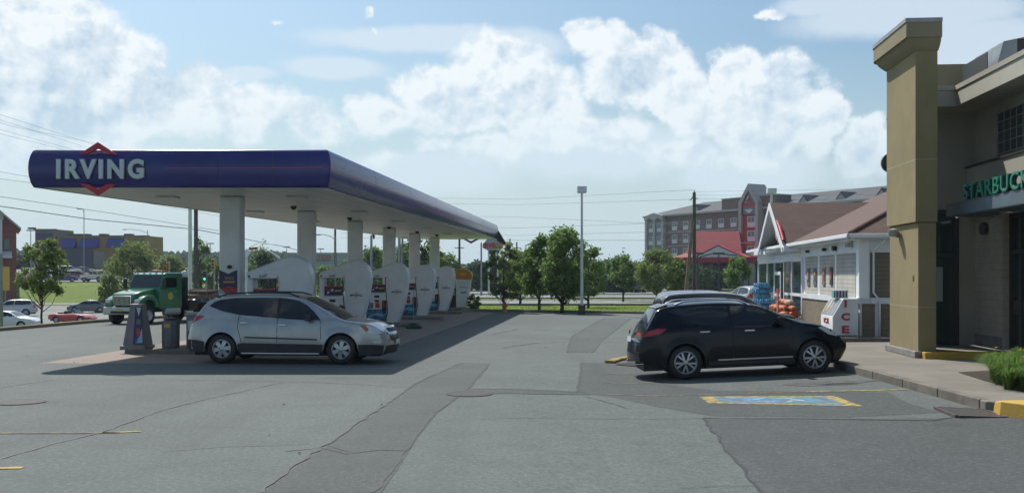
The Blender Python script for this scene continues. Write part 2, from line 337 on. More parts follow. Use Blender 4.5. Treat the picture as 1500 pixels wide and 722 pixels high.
# ------------------------------------------------------------------ mesh helpers
class MB:
    def __init__(s): s.v = []; s.f = []
    def add(s, vs, fs):
        b = len(s.v); s.v += [tuple(v) for v in vs]; s.f += [tuple(i+b for i in f) for f in fs]; return s
    def box(s, x0, x1, y0, y1, z0, z1, M=None):
        vs = [Vector(p) for p in ((x0,y0,z0),(x1,y0,z0),(x1,y1,z0),(x0,y1,z0),(x0,y0,z1),(x1,y0,z1),(x1,y1,z1),(x0,y1,z1))]
        if M: vs = [M @ v for v in vs]
        return s.add(vs, [(0,3,2,1),(4,5,6,7),(0,1,5,4),(1,2,6,5),(2,3,7,6),(3,0,4,7)])
    def cyl(s, p0, p1, r0, r1=None, n=12, caps=True):
        r1 = r0 if r1 is None else r1
        p0, p1 = Vector(p0), Vector(p1); d = (p1-p0).normalized()
        a = d.orthogonal().normalized(); b = d.cross(a)
        vs = []
        for p, r in ((p0, r0), (p1, r1)):
            for i in range(n):
                t = 2*math.pi*i/n; vs.append(p+a*(r*math.cos(t))+b*(r*math.sin(t)))
        fs = [(i, (i+1) % n, n+(i+1) % n, n+i) for i in range(n)]
        if caps: fs += [tuple(range(n))[::-1], tuple(range(n, 2*n))]
        return s.add(vs, fs)
    def tube(s, pts, r, n=8):
        pts = [Vector(p) for p in pts]; rs = r if isinstance(r, (list, tuple)) else [r]*len(pts)
        vs = []; a = None
        for i, p in enumerate(pts):
            d = (pts[min(i+1, len(pts)-1)]-pts[max(i-1, 0)]).normalized()
            a = d.orthogonal().normalized() if a is None else (a-d*a.dot(d)).normalized()
            b = d.cross(a)
            for k in range(n):
                t = 2*math.pi*k/n; vs.append(p+a*(rs[i]*math.cos(t))+b*(rs[i]*math.sin(t)))
        fs = [(i*n+k, i*n+(k+1) % n, (i+1)*n+(k+1) % n, (i+1)*n+k) for i in range(len(pts)-1) for k in range(n)]
        fs += [tuple(range(n))[::-1], tuple(range((len(pts)-1)*n, len(pts)*n))]
        return s.add(vs, fs)
    def lathe(s, prof, c=(0,0,0), n=24, axis='Z'):
        vs = []
        for r, h in prof:
            for i in range(n):
                t = 2*math.pi*i/n; x, y = r*math.cos(t), r*math.sin(t)
                p = (x, y, h) if axis == 'Z' else (x, h, y) if axis == 'Y' else (h, x, y)
                vs.append(Vector(c)+Vector(p))
        m = len(prof)
        fs = [(j*n+i, j*n+(i+1) % n, (j+1)*n+(i+1) % n, (j+1)*n+i) for j in range(m-1) for i in range(n)]
        return s.add(vs, fs)
    def prism(s, poly, d0, d1, plane='XZ', M=None):
        "2D outline pushed from d0 to d1 along the third axis"
        n = len(poly); vs = []
        for d in (d0, d1):
            for a, b in poly:
                p = Vector((a, d, b) if plane == 'XZ' else (a, b, d) if plane == 'XY' else (d, a, b)); vs.append(M @ p if M else p)
        fs = [tuple(range(n)), tuple(range(2*n-1, n-1, -1))]+[(i, (i+1) % n, n+(i+1) % n, n+i) for i in range(n)]
        return s.add(vs, fs)
    def quad(s, a, b, c, d): return s.add([a, b, c, d], [(0,1,2,3)])
def obj(name, mb, m, parent=None, smooth=False, bevel=0, loc=None, seg=2):
    me = bpy.data.meshes.new(name)
    if isinstance(mb, MB):
        me.from_pydata(mb.v, [], mb.f); 
        bm = bmesh.new(); bm.from_mesh(me); bmesh.ops.recalc_face_normals(bm, faces=bm.faces); bm.to_mesh(me); bm.free()
    else: mb.to_mesh(me); mb.free()
    o = bpy.data.objects.new(name, me); COL.objects.link(o)
    if m: me.materials.append(A[m] if isinstance(m, str) else m)
    if parent: o.parent = parent
    if loc: o.location = loc
    if smooth:
        me.shade_smooth()
        if smooth != 'all':
            bm = bmesh.new(); bm.from_mesh(me)
            for e in bm.edges:
                if len(e.link_faces) == 2 and e.calc_face_angle(0) > R(38): e.smooth = False
            bm.to_mesh(me); bm.free()
    if bevel:
        md = o.modifiers.new('bevel', 'BEVEL'); md.width = bevel; md.segments = seg; md.limit_method = 'ANGLE'; md.angle_limit = R(35)
        if not smooth: me.shade_smooth(); 
        md.harden_normals = True
    return o
def thing(name, label, cat, loc=(0,0,0), rotz=0, group=None):
    o = bpy.data.objects.new(name, None); COL.objects.link(o); o.empty_display_size = .2
    o.location = loc; o.rotation_euler = (0, 0, rotz); o['label'] = label; o['category'] = cat
    if group: o['group'] = group
    return o
def tag(o, label, cat, group=None):
    o['label'] = label; o['category'] = cat
    if group: o['group'] = group
    return o
def struct(o): o['kind'] = 'structure'; return o
def copy_tree(o, parent=None):
    c = o.copy(); COL.objects.link(c)
    if parent: c.parent = parent
    for ch in list(o.children): copy_tree(ch, c)
    return c
def place(o, loc, rotz=0, label=None, group=None, scale=None):
    o.location = loc; o.rotation_euler = (0, 0, rotz)
    if label: o['label'] = label
    if group: o['group'] = group
    if scale: o.scale = scale if isinstance(scale, tuple) else (scale,)*3
    return o
def text_mesh(body, size, depth=.02, bold=0, bevel=0, spacing=1.0, align='LEFT', res=4):
    cu = bpy.data.curves.new('text', 'FONT'); cu.body = body; cu.size = size; cu.extrude = depth; cu.offset = bold
    cu.bevel_depth = bevel; cu.bevel_resolution = 2; cu.space_character = spacing; cu.align_x = align; cu.resolution_u = res
    o = bpy.data.objects.new('text', cu); COL.objects.link(o)
    dg = bpy.context.evaluated_depsgraph_get(); dg.update()
    me = bpy.data.meshes.new_from_object(o.evaluated_get(dg)); bpy.data.objects.remove(o); bpy.data.curves.remove(cu)
    return me
def text(name, body, size, m, parent, loc, rot=(R(90), 0, 0), width=None, height=None, **kw):
    "lettering as a mesh; width/height stretch it to the measured size"
    me = text_mesh(body, size, **kw); me.name = name
    n = len(me.vertices); co = np.empty(n*3); me.vertices.foreach_get('co', co); co = co.reshape(-1, 3)
    mn, mx = co.min(0), co.max(0)
    if width: co[:, 0] = (co[:, 0]-mn[0])*width/(mx[0]-mn[0])
    if height: co[:, 1] = (co[:, 1]-mn[1])*height/(mx[1]-mn[1])
    me.vertices.foreach_set('co', co.ravel()); me.update()
    me.materials.clear(); me.materials.append(A[m])
    o = bpy.data.objects.new(name, me); COL.objects.link(o); o.parent = parent; o.location = loc; o.rotation_euler = rot
    return o
# ------------------------------------------------------------------ draped ground sheets
GX = [-900,-600,-420,-300,-220,-170,-140,-120,-105,-92,-80,-70,-62,-55,-49,-44,-40,-36,-33,-30,-28,-26,-24,-22.5,-21.5,-20.8,-20.2,-19.6,-19,-18.4,-17.8,-17.2,-16.6,-16,-15,-14,-12,-8,-4,0,1.2,2.6,3.5,4.5,5.5,6.4,7.4,10,14,18,24,30,38,48,60,75,95,120,160,220,300,420,600,900]
GY = [-40,2,4,6,8,14,20,28,36,38,40,42,44,46,48,50,52,54,56,57,58,59,60,61,62,63,64,65,66,68,70,73,76,80,85,90,96,103,110,120,130,138,142,146,150,154,158,162,170,180,190,200,215,230,250,275,300,340,400,420,470,530,600,700,800,900,1100,1500]
def drape(name, poly, off, m, flat=None):
    bm = bmesh.new(); vs = [bm.verts.new((x, y, 0)) for x, y in poly]; bm.faces.new(vs)
    xs = [p[0] for p in poly]; ys = [p[1] for p in poly]
    for g in GX:
        if min(xs) < g < max(xs): bmesh.ops.bisect_plane(bm, geom=bm.verts[:]+bm.edges[:]+bm.faces[:], plane_co=(g,0,0), plane_no=(1,0,0))
    for g in GY:
        if min(ys) < g < max(ys): bmesh.ops.bisect_plane(bm, geom=bm.verts[:]+bm.edges[:]+bm.faces[:], plane_co=(0,g,0), plane_no=(0,1,0))
    for v in bm.verts: v.co.z = (T(v.co.x, v.co.y) if flat is None else flat)+off
    bmesh.ops.recalc_face_normals(bm, faces=bm.faces)
    if sum(f.normal.z for f in bm.faces) < 0: bmesh.ops.reverse_faces(bm, faces=bm.faces)
    o = obj(name, bm, m); return struct(o)
def strip(pts, w, jag=0, seed=0, seg=None, w2=None):
    "a ribbon polygon along ground points; jag roughens it"
    rnd = random.Random(seed); P = [Vector((x, y)) for x, y in pts]
    if seg:
        Q = [P[0]]
        for a, b in zip(P, P[1:]):
            k = max(1, int((b-a).length/seg))
            for i in range(1, k+1): Q.append(a.lerp(b, i/k))
        P = Q
    L = []; Rr = []
    for i, p in enumerate(P):
        d = (P[min(i+1, len(P)-1)]-P[max(i-1, 0)]).normalized(); n = Vector((-d.y, d.x))
        c = p+n*rnd.uniform(-jag, jag); ww = w if w2 is None else w+(w2-w)*i/(len(P)-1); ww *= rnd.uniform(.5, 1.3) if jag else 1
        L.append(c+n*ww/2); Rr.append(c-n*ww/2)
    return [tuple(v) for v in L]+[tuple(v) for v in reversed(Rr)]
def multi(name, polys, off, m):
    "several thin marks as one sheet"
    mb = MB()
    for poly in polys:
        n = len(poly)//2
        for i in range(n-1):
            q = [poly[i], poly[i+1], poly[-i-2], poly[-i-1]]
            mb.add([(x, y, T(x, y)+off) for x, y in q], [(0,1,2,3)])
    return struct(obj(name, mb, m))
# ------------------------------------------------------------------ ground, kerbs, markings
def ground_sheet():
    mb = MB(); nx, ny = len(GX), len(GY)
    for y in GY:
        for x in GX: mb.v.append((x, y, T(x, y)-.06))
    for j in range(ny-1):
        for i in range(nx-1): mb.f.append((j*nx+i, j*nx+i+1, (j+1)*nx+i+1, (j+1)*nx+i))
    o = obj('ground', mb, 'grass', smooth='all'); struct(o)
    # the sheet runs on flat to the horizon
ground_sheet()
far = MB().add([(-6000,1500,10),(6000,1500,10),(6000,6000,10),(-6000,6000,10)], [(0,1,2,3)])
struct(obj('far_ground', far, 'grass'))
lot = [(60,-20)]+[(60,56)]+[(16,58.5),(7.9,59.2),(-2.5,63.6),(-3.2,65),(-16,66)]+[(x, y) for y, x in reversed(XLP)][0:]
lot = [(60,-20),(60,56),(16,58.5),(7.9,59.2),(-2.5,63.6),(-3.2,65),(-16,66),(-16.9,60),(-17.9,54.1),(-19.6,47.8),(-20.4,40.7),(-20.9,-20)]
drape('parking_lot', lot, 0, 'asphalt')
# brick pad under the canopy
pad = [(-11.9,25.8),(-4.17,25.8),(-1.07,61.6),(-8.9,63.5)]
drape('brick_paving', pad, .002, 'paving')
def G(*pp): return [gp(x, y) for x, y in pp]
# resurfaced strips and patches
drape('asphalt_patch', G((385,722),(440,680),(500,640),(560,598),(610,562),(676,531),(717,532),(686,568),(668,585),(640,605),(612,640),(580,690),(558,722)), .004, 'asphalt_old')
drape('asphalt_patch', G((1030,613),(1100,612),(1240,613),(1500,612),(1500,800),(1110,760),(1112,722),(1090,690),(1062,655),(1045,632)), .004, 'asphalt_dark')
drape('asphalt_patch', G((838,492),(886,466),(925,466),(900,485),(880,500),(868,516),(830,516)), .004, 'asphalt_old')
drape('asphalt_patch', G((852,531),(980,527),(960,560),(1050,572),(1150,573),(1300,574),(1330,590),(1378,604),(1240,611),(1045,609),(900,582),(845,574)), .003, 'asphalt_dark')
drape('asphalt_patch', G((686,569),(775,570),(860,574),(865,578),(770,577),(668,577)), .006, 'asphalt_dark')
# crack sealing and cracks
cr = []
def C(pts, w, jag=.04, seed=0, seg=.35): cr.append(strip(G(*pts), w, jag, seed, seg))
C([(380,722),(440,676),(500,636),(560,596),(610,561),(676,531)], .045, .035, 1, .24)
C([(548,722),(575,690),(608,640),(640,603),(668,583),(690,566),(717,532)], .028, .03, 2, .26)
C([(0,672),(60,655),(150,633),(240,600),(310,583),(400,563),(418,560)], .028, .025, 3, .2)
C([(0,556),(160,556),(330,557),(460,560),(605,567)], .03, .03, 4)
C([(0,568),(50,560),(85,556)], .03, .03, 5)
C([(420,661),(470,656),(510,664),(555,659),(595,660)], .035, .05, 6)
C([(480,652),(510,662)], .03, .04, 7)
C([(690,570),(780,572),(860,575)], .04, .02, 8)
C([(852,531),(850,550),(846,574)], .05, .03, 9)
C([(700,614),(850,613),(1030,612)], .02, .03, 10)
C([(1030,613),(1045,632),(1062,655),(1090,690),(1112,722),(1125,740)], .04, .035, 11, .22)
C([(1030,612),(1240,614),(1365,616),(1395,611)], .04, .03, 12)
C([(720,490),(760,482),(850,485),(870,484)], .07, .08, 13)
C([(735,510),(790,502),(850,500),(940,501),(960,500)], .05, .06, 14)
C([(1000,716),(1060,712),(1105,712)], .02, .03, 15)
C([(240,661),(330,654),(460,650)], .018, .03, 16)
C([(856,581),(900,592),(920,598)], .025, .03, 17)
C([(830,516),(838,492),(886,466)], .04, .03, 18)
C([(868,516),(880,500),(900,485),(925,466)], .04, .03, 19)
multi('crack_sealing', cr, .009, 'tar')
# painted lines
def line(name, a, b, w, m='yline', off=.008):
    a, b = gp(*a), gp(*b); return drape(name, strip([a, b], w), off, m)
line('parking_line', (1135,552), (1266,548), .10)
line('parking_line', (1180,573.5), (1331,570.5), .10)
line('parking_line', (884,577), (1180,573.5), .09, 'yline2')
line('parking_line', (884,561), (1020,556), .09, 'yline2')
line('parking_line', (884,548), (935,546), .09, 'yline2')
line('parking_line', (1195,531.5), (1216,531), .10)
line('parking_line', (0,634.5), (175,634), .10, 'yline2')
line('parking_line', (150,634), (207,632), .10)
line('parking_line', (-60,687), (34,685), .12)
q = G((1024,581),(1222,580),(1264,595),(1038,590.5))
drape('accessible_bay_marking', q, .007, 'yline')
q2 = G((1044,582.2),(1206,581.2),(1240,593),(1056,589.6)); drape('accessible_bay_marking', q2, .009, 'blue_mark')
# wheelchair sign, mostly worn off
wc = []
for p0, p1 in (((1095,586),(1125,583.5)),((1125,583.5),(1160,584.5)),((1160,584.5),(1185,589)),((1110,588.6),(1150,589.5)),((1150,589.5),(1165,586))): wc.append(strip(G(p0, p1), .08, .03, 3, .2))
multi('accessible_bay_marking', wc, .012, 'wworn')
# stains
def stain(px, py, rx, ry, m='asphalt_dark', seed=0):
    rnd = random.Random(seed); c = gp(px, py); P = []
    for i in range(22):
        t = i/22*2*math.pi; k = rnd.uniform(.75, 1.15); P.append((c[0]+rx*k*math.cos(t), c[1]+ry*k*math.sin(t)))
    drape('asphalt_stain', P, .007, m)
A['oil'] = mat('oil_stain', (.048,.046,.042), .7, col2=(.085,.09,.088), vscale=4, lo=.4, hi=.6)
stain(1215, 561, 1.0, .35, 'oil', 2); stain(1232, 562, .4, .18, 'oil', 3); stain(640, 470, .5, .6, 'oil', 5)
# pebbles and litter scattered in the lot
rnd = random.Random(4); mb = MB()
for i in range(70):
    x, y = rnd.uniform(-14, 10), rnd.uniform(10, 40); s = rnd.uniform(.006, .016)
    mb.box(x-s, x+s, y-s*.7, y+s*.7, T(x,y)+.01, T(x,y)+.01+s, None)
o = obj('road_grit', mb, 'conc'); o['kind'] = 'stuff'; o['label'] = 'loose pale grit scattered over the asphalt'

# kerbs
def kerb(name, pts, w=.16, h=.14, m='kerb', base=0, seg=2.0):
    P = [Vector(p) for p in pts]; Q = [P[0]]
    for a, b in zip(P, P[1:]):
        k = max(1, int((b-a).length/seg))
        for i in range(1, k+1): Q.append(a.lerp(b, i/k))
    mb = MB(); vs = []
    for i, p in enumerate(Q):
        d = (Q[min(i+1, len(Q)-1)]-Q[max(i-1, 0)]).normalized(); n = Vector((-d.y, d.x)); z = T(p.x, p.y)+base
        for s, hh in ((-.5,-.2),(-.5,h*.8),(-.38,h),(.38,h),(.5,h*.8),(.5,-.2)): vs.append((p.x+n.x*w*s, p.y+n.y*w*s, z+hh))
    n = len(Q); fs = [(i*6+k, i*6+(k+1) % 6, (i+1)*6+(k+1) % 6, (i+1)*6+k) for i in range(n-1) for k in range(6)]
    fs += [tuple(range(6)), tuple(range((n-1)*6, n*6))[::-1]]
    mb.add(vs, fs); return struct(obj(name, mb, m))
A['kerby'] = mat('kerb_old_yellow', (.24,.19,.085), .9, col2=(.20,.18,.14), vscale=3, lo=.4, hi=.6)
kerb('lot_kerb', [(-20.6,-10),(-20.5,40.7),(-19.7,47.8),(-18.0,54.1),(-17.0,60),(-16.1,66),(-3.2,65.1),(-2.5,63.7),(7.9,59.3),(16,58.6),(60,56.1)], .24, .15, 'kerby')
# left street beyond the lot, the bank's foot path, upper car park, far car parks
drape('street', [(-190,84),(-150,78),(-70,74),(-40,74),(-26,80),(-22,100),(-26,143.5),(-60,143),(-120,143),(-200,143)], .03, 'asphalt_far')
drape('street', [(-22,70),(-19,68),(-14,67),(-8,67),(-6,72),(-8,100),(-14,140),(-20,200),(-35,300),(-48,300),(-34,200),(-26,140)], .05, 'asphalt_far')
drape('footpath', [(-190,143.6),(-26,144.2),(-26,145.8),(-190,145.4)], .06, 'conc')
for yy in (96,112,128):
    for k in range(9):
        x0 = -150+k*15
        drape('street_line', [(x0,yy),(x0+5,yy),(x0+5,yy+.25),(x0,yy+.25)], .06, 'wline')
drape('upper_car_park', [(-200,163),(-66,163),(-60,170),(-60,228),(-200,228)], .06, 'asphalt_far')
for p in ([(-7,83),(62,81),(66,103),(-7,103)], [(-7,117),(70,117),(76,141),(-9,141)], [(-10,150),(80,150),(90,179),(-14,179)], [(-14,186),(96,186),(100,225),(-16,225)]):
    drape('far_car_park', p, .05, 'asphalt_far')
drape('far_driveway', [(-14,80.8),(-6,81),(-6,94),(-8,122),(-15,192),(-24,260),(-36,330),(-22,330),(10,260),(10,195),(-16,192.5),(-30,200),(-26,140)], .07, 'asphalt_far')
wl = []
for yy in (84, 97, 119, 136, 152, 170, 190, 208):
    for k in range(22):
        x = -5+k*4.3
        if x < 60: wl.append([(x+.9, yy), (x, yy+3.6), (x+.3, yy+3.6), (x+1.2, yy)])
mbw = MB()
for q_ in wl: mbw.add([(x, y, T(x, y)+.11) for x, y in q_], [(0,1,2,3)])
struct(obj('far_parking_lines', mbw, 'wline'))
for yk in (82.8, 103.2, 116.8, 141.2, 149.8, 179.2):
    kerb('far_kerb', [(-6, yk), (66, yk)], .2, .09, 'kerb', seg=6)

# the walk in front of the shops
def slab(name, poly, z0, z1, m, bevel=0):
    return struct(obj(name, MB().prism(poly, z0, z1, 'XY'), m, bevel=bevel))
WZ = .25
walk = [(7.40,16.0),(7.38,22.5),(7.50,24.2),(7.8,30.0),(16,30.6),(26,31.4),(26,-6),(9.5,-6),(9.2,14.6)]
slab('sidewalk', walk, -.1, WZ, 'walk', .03)
# kerb stones along the walk's edge
mb = MB(); P = [(7.40,16.2),(7.37,22.5),(7.50,24.2),(7.78,29.9)]
for (a, b) in zip(P, P[1:]):
    L = math.dist(a, b); k = max(1, round(L/1.8))
    for i in range(k):
        p = Vector(a).lerp(Vector(b), i/k); q_ = Vector(a).lerp(Vector(b), (i+.985)/k); d = (q_-p).normalized(); nn = Vector((-d.y, d.x))
        mb.prism([tuple(p+nn*.015), tuple(q_+nn*.015), tuple(q_-nn*.16), tuple(p-nn*.16)], -.1, WZ+.006, 'XY')
struct(obj('walk_kerb', mb, 'kerb', bevel=.015))
yk = G((1452,604),(1462,609),(1500,614),(1560,622),(1700,640))
mb = MB(); K = [Vector(p) for p in yk]
vs = []
for i, p in enumerate(K):
    d = (K[min(i+1,4)]-K[max(i-1,0)]).normalized(); n_ = Vector((-d.y, d.x))
    z = WZ+.03+(0.05 if i else 0)
    vs += [(p.x, p.y, -.05), (p.x+n_.x*.05, p.y+n_.y*.05, z-.02), (p.x+n_.x*.09, p.y+n_.y*.09, z), (p.x+n_.x*.42, p.y+n_.y*.42, z), (p.x+n_.x*.45, p.y+n_.y*.45, -.05)]
fs = [(i*5+k, i*5+(k+1) % 5, (i+1)*5+(k+1) % 5, (i+1)*5+k) for i in range(4) for k in range(5)]+[(0,1,2,3,4),(24,23,22,21,20)]
mb.add(vs, fs); struct(obj('yellow_kerb', mb, 'yellow', bevel=.012))
# yellow-topped kerb end behind the black car
A['yellow_worn'] = mat('yellow_kerb_worn', (.40,.25,.04), .85, col2=(.17,.14,.09), vscale=4, lo=.42, hi=.58, bump=.4, bscale=20)
yk = G((893,532),(903,528.5),(922,525),(945,523)); kerb('yellow_kerb', yk, .26, .075, 'yellow_worn', seg=.4)
kerb('island_kerb', G((945,524),(1010,520),(1100,516)), .4, .10, 'kerb', seg=1)
drape('island_soil', G((900,534),(925,531),(1000,527),(1000,533),(925,537)), .02, 'soil')

# drain grate and manhole covers
def grate():
    t = thing('drain_grate', 'rusty iron drain grate in the asphalt by the yellow kerb', 'grate', (0,0,0))
    c = [Vector((*gp(*p), 0)) for p in ((1372,599),(1441,600),(1472,611),(1404,612))]
    z = .112
    fr = MB(); 
    for a, b in zip(c, c[1:]+c[:1]):
        d = (b-a).normalized(); n_ = Vector((-d.y, d.x, 0))
        fr.add([a+Vector((0,0,z)), b+Vector((0,0,z)), b-n_*(-.05)+Vector((0,0,z)), a+n_*.05+Vector((0,0,z)),
                a+Vector((0,0,z-.06)), b+Vector((0,0,z-.06)), b+n_*.05+Vector((0,0,z-.06)), a+n_*.05+Vector((0,0,z-.06))],
               [(0,1,2,3),(0,4,5,1),(3,2,6,7),(1,5,6,2),(0,3,7,4)])
    obj('frame', fr, 'rust', t)
    bars = MB()
    for i in range(1, 9):
        f = i/9; a = c[0].lerp(c[1], f); b = c[3].lerp(c[2], f); d = (c[1]-c[0]).normalized()*.016
        bars.add([a-d+Vector((0,0,z-.003)), a+d+Vector((0,0,z-.003)), b+d+Vector((0,0,z-.003)), b-d+Vector((0,0,z-.003))], [(0,1,2,3)])
    for i in range(1, 5):
        f = i/5; a = c[0].lerp(c[3], f); b = c[1].lerp(c[2], f); d = (c[3]-c[0]).normalized()*.02
        bars.add([a-d+Vector((0,0,z-.006)), b-d+Vector((0,0,z-.006)), b+d+Vector((0,0,z-.006)), a+d+Vector((0,0,z-.006))], [(0,1,2,3)])
    obj('bars', bars, 'rust', t)
    obj('pit', MB().add([p+Vector((0,0,.107)) for p in c], [(0,1,2,3)]), 'black', t)
A['rust'] = mat('rusty_iron', (.11,.09,.08), .8, var=.4, vscale=10)
grate()
def manhole(px, py, r, lab, m='rust2'):
    c = gp(px, py); z = T(*c)+.016
    t = thing('manhole_cover', lab, 'manhole cover', (c[0], c[1], z-.006))
    obj('rim', MB().lathe([(r,-.02),(r,.003),(r*.93,.003),(r*.92,.0)], n=40), 'rust2', t)
    mb = MB().lathe([(0,.002),(r*.915,.002),(r*.915,-.02)], n=40)
    obj('lid', mb, 'rust2', t)
    ribs = MB()
    for i in range(-5, 6):
        x = i*r*.16; h = math.sqrt(max(0, (r*.85)**2-x*x)); ribs.box(x-.012, x+.012, -h, h, .002, .004)
    obj('ribs', ribs, 'rust2', t)
A['rust2'] = mat('iron_dark', (.018,.018,.018), .7, var=.4, vscale=9)
manhole(687, 577, .44, 'dark round manhole cover set in the middle of the drive')
manhole(30, 589, .42, 'manhole cover at the left edge of the lot before the brick pad')

# wooded ridges on the horizon
def ridge(name, y0, xs, zf, m, seed, n, s, label):
    rnd = random.Random(seed); V = []; Fc = []
    for i in range(n):
        x = rnd.uniform(*xs); y = y0+rnd.uniform(-40, 60); base = T(x, y)-2; h = zf(x)*rnd.uniform(.8, 1.08); w = s*rnd.uniform(.7, 1.3)
        conif = rnd.random() < .45
        for k in range(46):
            f = rnd.random(); rr = w*((1-f)**.8 if conif else math.sqrt(max(0, 1-(f*1.6-.6)**2)))*rnd.uniform(.5, 1)
            a = rnd.uniform(0, 6.283); p = Vector((x+rr*math.cos(a), y+rr*math.sin(a), base+h*(.1+.9*f)))
            d1 = Vector((rnd.gauss(0,1), rnd.gauss(0,1), rnd.gauss(0,1))).normalized()*s*.28; d2 = d1.orthogonal().normalized()*s*.28
            b = len(V); V += [p-d1-d2, p+d1-d2, p+d1+d2, p-d1+d2]; Fc.append((b, b+1, b+2, b+3))
    mb = MB(); mb.v = [tuple(v) for v in V]; mb.f = Fc
    o = obj(name, mb, m); o['kind'] = 'stuff'; o['label'] = label
ridge('far_forest', 640, (-420, 60), lambda x: 9+1.5*math.sin(x*.03)+1*math.sin(x*.11), 'forest', 3, 1500, 3.6, 'wooded ridge fading on the horizon behind the gas station')
ridge('far_forest', 420, (-60, 330), lambda x: 8+1*math.sin(x*.05), 'forest', 5, 500, 3.4, 'belt of woods beyond the far car parks')
# ------------------------------------------------------------------ cars
def smooth_pts(pts, it=2):
    P = [tuple(p) for p in pts]
    for _ in range(it):
        Q = [P[0]]
        for a, b in zip(P, P[1:]):
            Q.append((a[0]*.75+b[0]*.25, a[1]*.75+b[1]*.25)); Q.append((a[0]*.25+b[0]*.75, a[1]*.25+b[1]*.75))
        Q.append(P[-1]); P = Q
    return P
class Car:
    def __init__(s, top, W, axles, wr, belt, plan=None, sill=.27, crown=.06, tumble=.33, nose=None, tailp=None, rc=.07, bulge=.12, arch=1.13, shoulder=.03, ends=None, lod=1):
        s.top = smooth_pts(sorted(top), 2); s.x0, s.x1 = s.top[0][0], s.top[-1][0]; s.W = W; s.ax = axles; s.wr = wr; s.belt = belt
        s.sill = sill; s.crown = crown; s.tum = tumble; s.rc = rc; s.bulge = bulge; s.ar = wr*arch; s.sh = shoulder; s.lod = lod
        L = s.x1-s.x0
        s.plan = plan or [(s.x0,.80),(s.x0+.12,.88),(s.x0+.35,.945),(s.x0+.9,.985),(s.x0+L*.45,1),(s.x1-1.1,.985),(s.x1-.6,.94),(s.x1-.3,.87),(s.x1-.12,.79),(s.x1,.70)]
        s.nose = nose or [(.15,.12),(.4,.02),(.55,0),(.7,.03),(.9,.12),(1.1,.25)]
        s.tail = tailp or [(.15,.10),(.4,.01),(.6,0),(.8,.04),(1.0,.07),(1.3,.12),(1.7,.2)]
        s.e0, s.e1 = ends or (.30, .22)      # height of the bumper's underside at the rear and front
    def zt(s, x): return lerp_pts(x, s.top)
    def zb(s, x):
        z = s.sill
        if x < s.x0+.5: z = lerp_pts(x, [(s.x0, s.e0+.08), (s.x0+.5, s.e0)])
        if x > s.x1-.6: z = lerp_pts(x, [(s.x1-.6, s.e1), (s.x1, s.e1+.04)])
        for a in s.ax:
            d = abs(x-a)
            if d < s.ar: z = max(z, s.wr+math.sqrt(s.ar*s.ar-d*d))
        return min(z, s.zt(x)-.03)
    def w(s, x, z):
        w = s.W/2*lerp_pts(x, s.plan)
        w *= 1-.05*((z-.62)/.5)**2 if z < s.belt else 1-.05*((s.belt-.62)/.5)**2
        if z > s.belt: w -= s.sh*min(1, (z-s.belt)/.06)+s.tum*(z-s.belt)+.12*(z-s.belt)**2
        # flared arches
        for a in s.ax:
            d = math.hypot(x-a, z-s.wr)
            if d < s.ar+.16: w += .022*(1-max(0, (d-s.ar))/.16)
        return w
    def lean(s, x, z):
        if x > s.x1-.5: return -((x-s.x1+.5)/.5)**2*lerp_pts(z, s.nose)
        if x < s.x0+.5: return ((s.x0+.5-x)/.5)**2*lerp_pts(z, s.tail)
        return 0
    def S(s, x, z, side, off=0):
        zt = s.zt(x)-s.crown; y = s.w(x, z)
        if z > zt-s.rc: t = min(1, (z-zt+s.rc)/s.rc); y = s.w(x, zt-s.rc)-s.rc*(1-math.sqrt(max(0, 1-t*t)))
        return Vector((x+s.lean(x, z)*1.0, side*(y+off), z))
    def Tp(s, x, y, off=0):
        zt = s.zt(x)-s.crown; ye = s.w(x, zt-s.rc)-s.rc; k = min(1, abs(y)/max(ye, .1))
        z = zt+s.crown*(1-k*k)
        return Vector((x+s.lean(x, z), y, z+off))
    def cap(s, y, z, end, off=0):
        x = s.x1 if end > 0 else s.x0; wz = s.w(x, z); k = min(1, abs(y)/wz)
        zz = min(z, s.zt(x))
        return Vector((x+s.lean(x, z)+end*(s.bulge*(1-k*k)+off), y, z))
    def body(s):
        n = (64 if s.lod else 30); xs = [s.x0+(s.x1-s.x0)*i/n for i in range(n+1)]
        for a in s.ax:
            for i in range(0, 17 if s.lod else 9):
                xs.append(a+s.ar*math.cos(math.pi*i/(16 if s.lod else 8))*.9999)
        k_ = .03 if s.lod else .08; xs += [s.x0+i*k_ for i in range(int(.6/k_))]+[s.x1-i*k_ for i in range(int(.7/k_))]+[p[0] for p in s.plan]
        xs = sorted(set(round(x, 4) for x in xs if s.x0 <= x <= s.x1)); xs = [x for i, x in enumerate(xs) if i == 0 or x-xs[i-1] > .004]
        nz = 12 if s.lod else 7; nc = 4 if s.lod else 2; nt_ = 5 if s.lod else 3
        mb = MB(); ring = None; K = 0
        for x in xs:
            zt = s.zt(x)-s.crown; zb = s.zb(x); rc = min(s.rc, (zt-zb)*.4); r = []
            for i in range(nz+1): z = zb+(zt-rc-zb)*i/nz; r.append((s.w(x, z), z))
            w0 = s.w(x, zt-rc)
            for i in range(1, nc+1): t = math.pi/2*i/nc; r.append((w0-rc*(1-math.cos(t)), zt-rc+rc*math.sin(t)))
            ye = w0-rc
            for i in range(1, nt_+1): y = ye*(1-i/nt_); r.append((y, zt+s.crown*(1-(y/ye)**2)))
            full = [(y, z) for y, z in r]+[(-y, z) for y, z in reversed(r[:-1])]
            K = len(full); mb.v += [(x+s.lean(x, z), y, z) for y, z in full]
        for j in range(len(xs)-1):
            for i in range(K-1): mb.f.append((j*K+i, j*K+i+1, (j+1)*K+i+1, (j+1)*K+i))
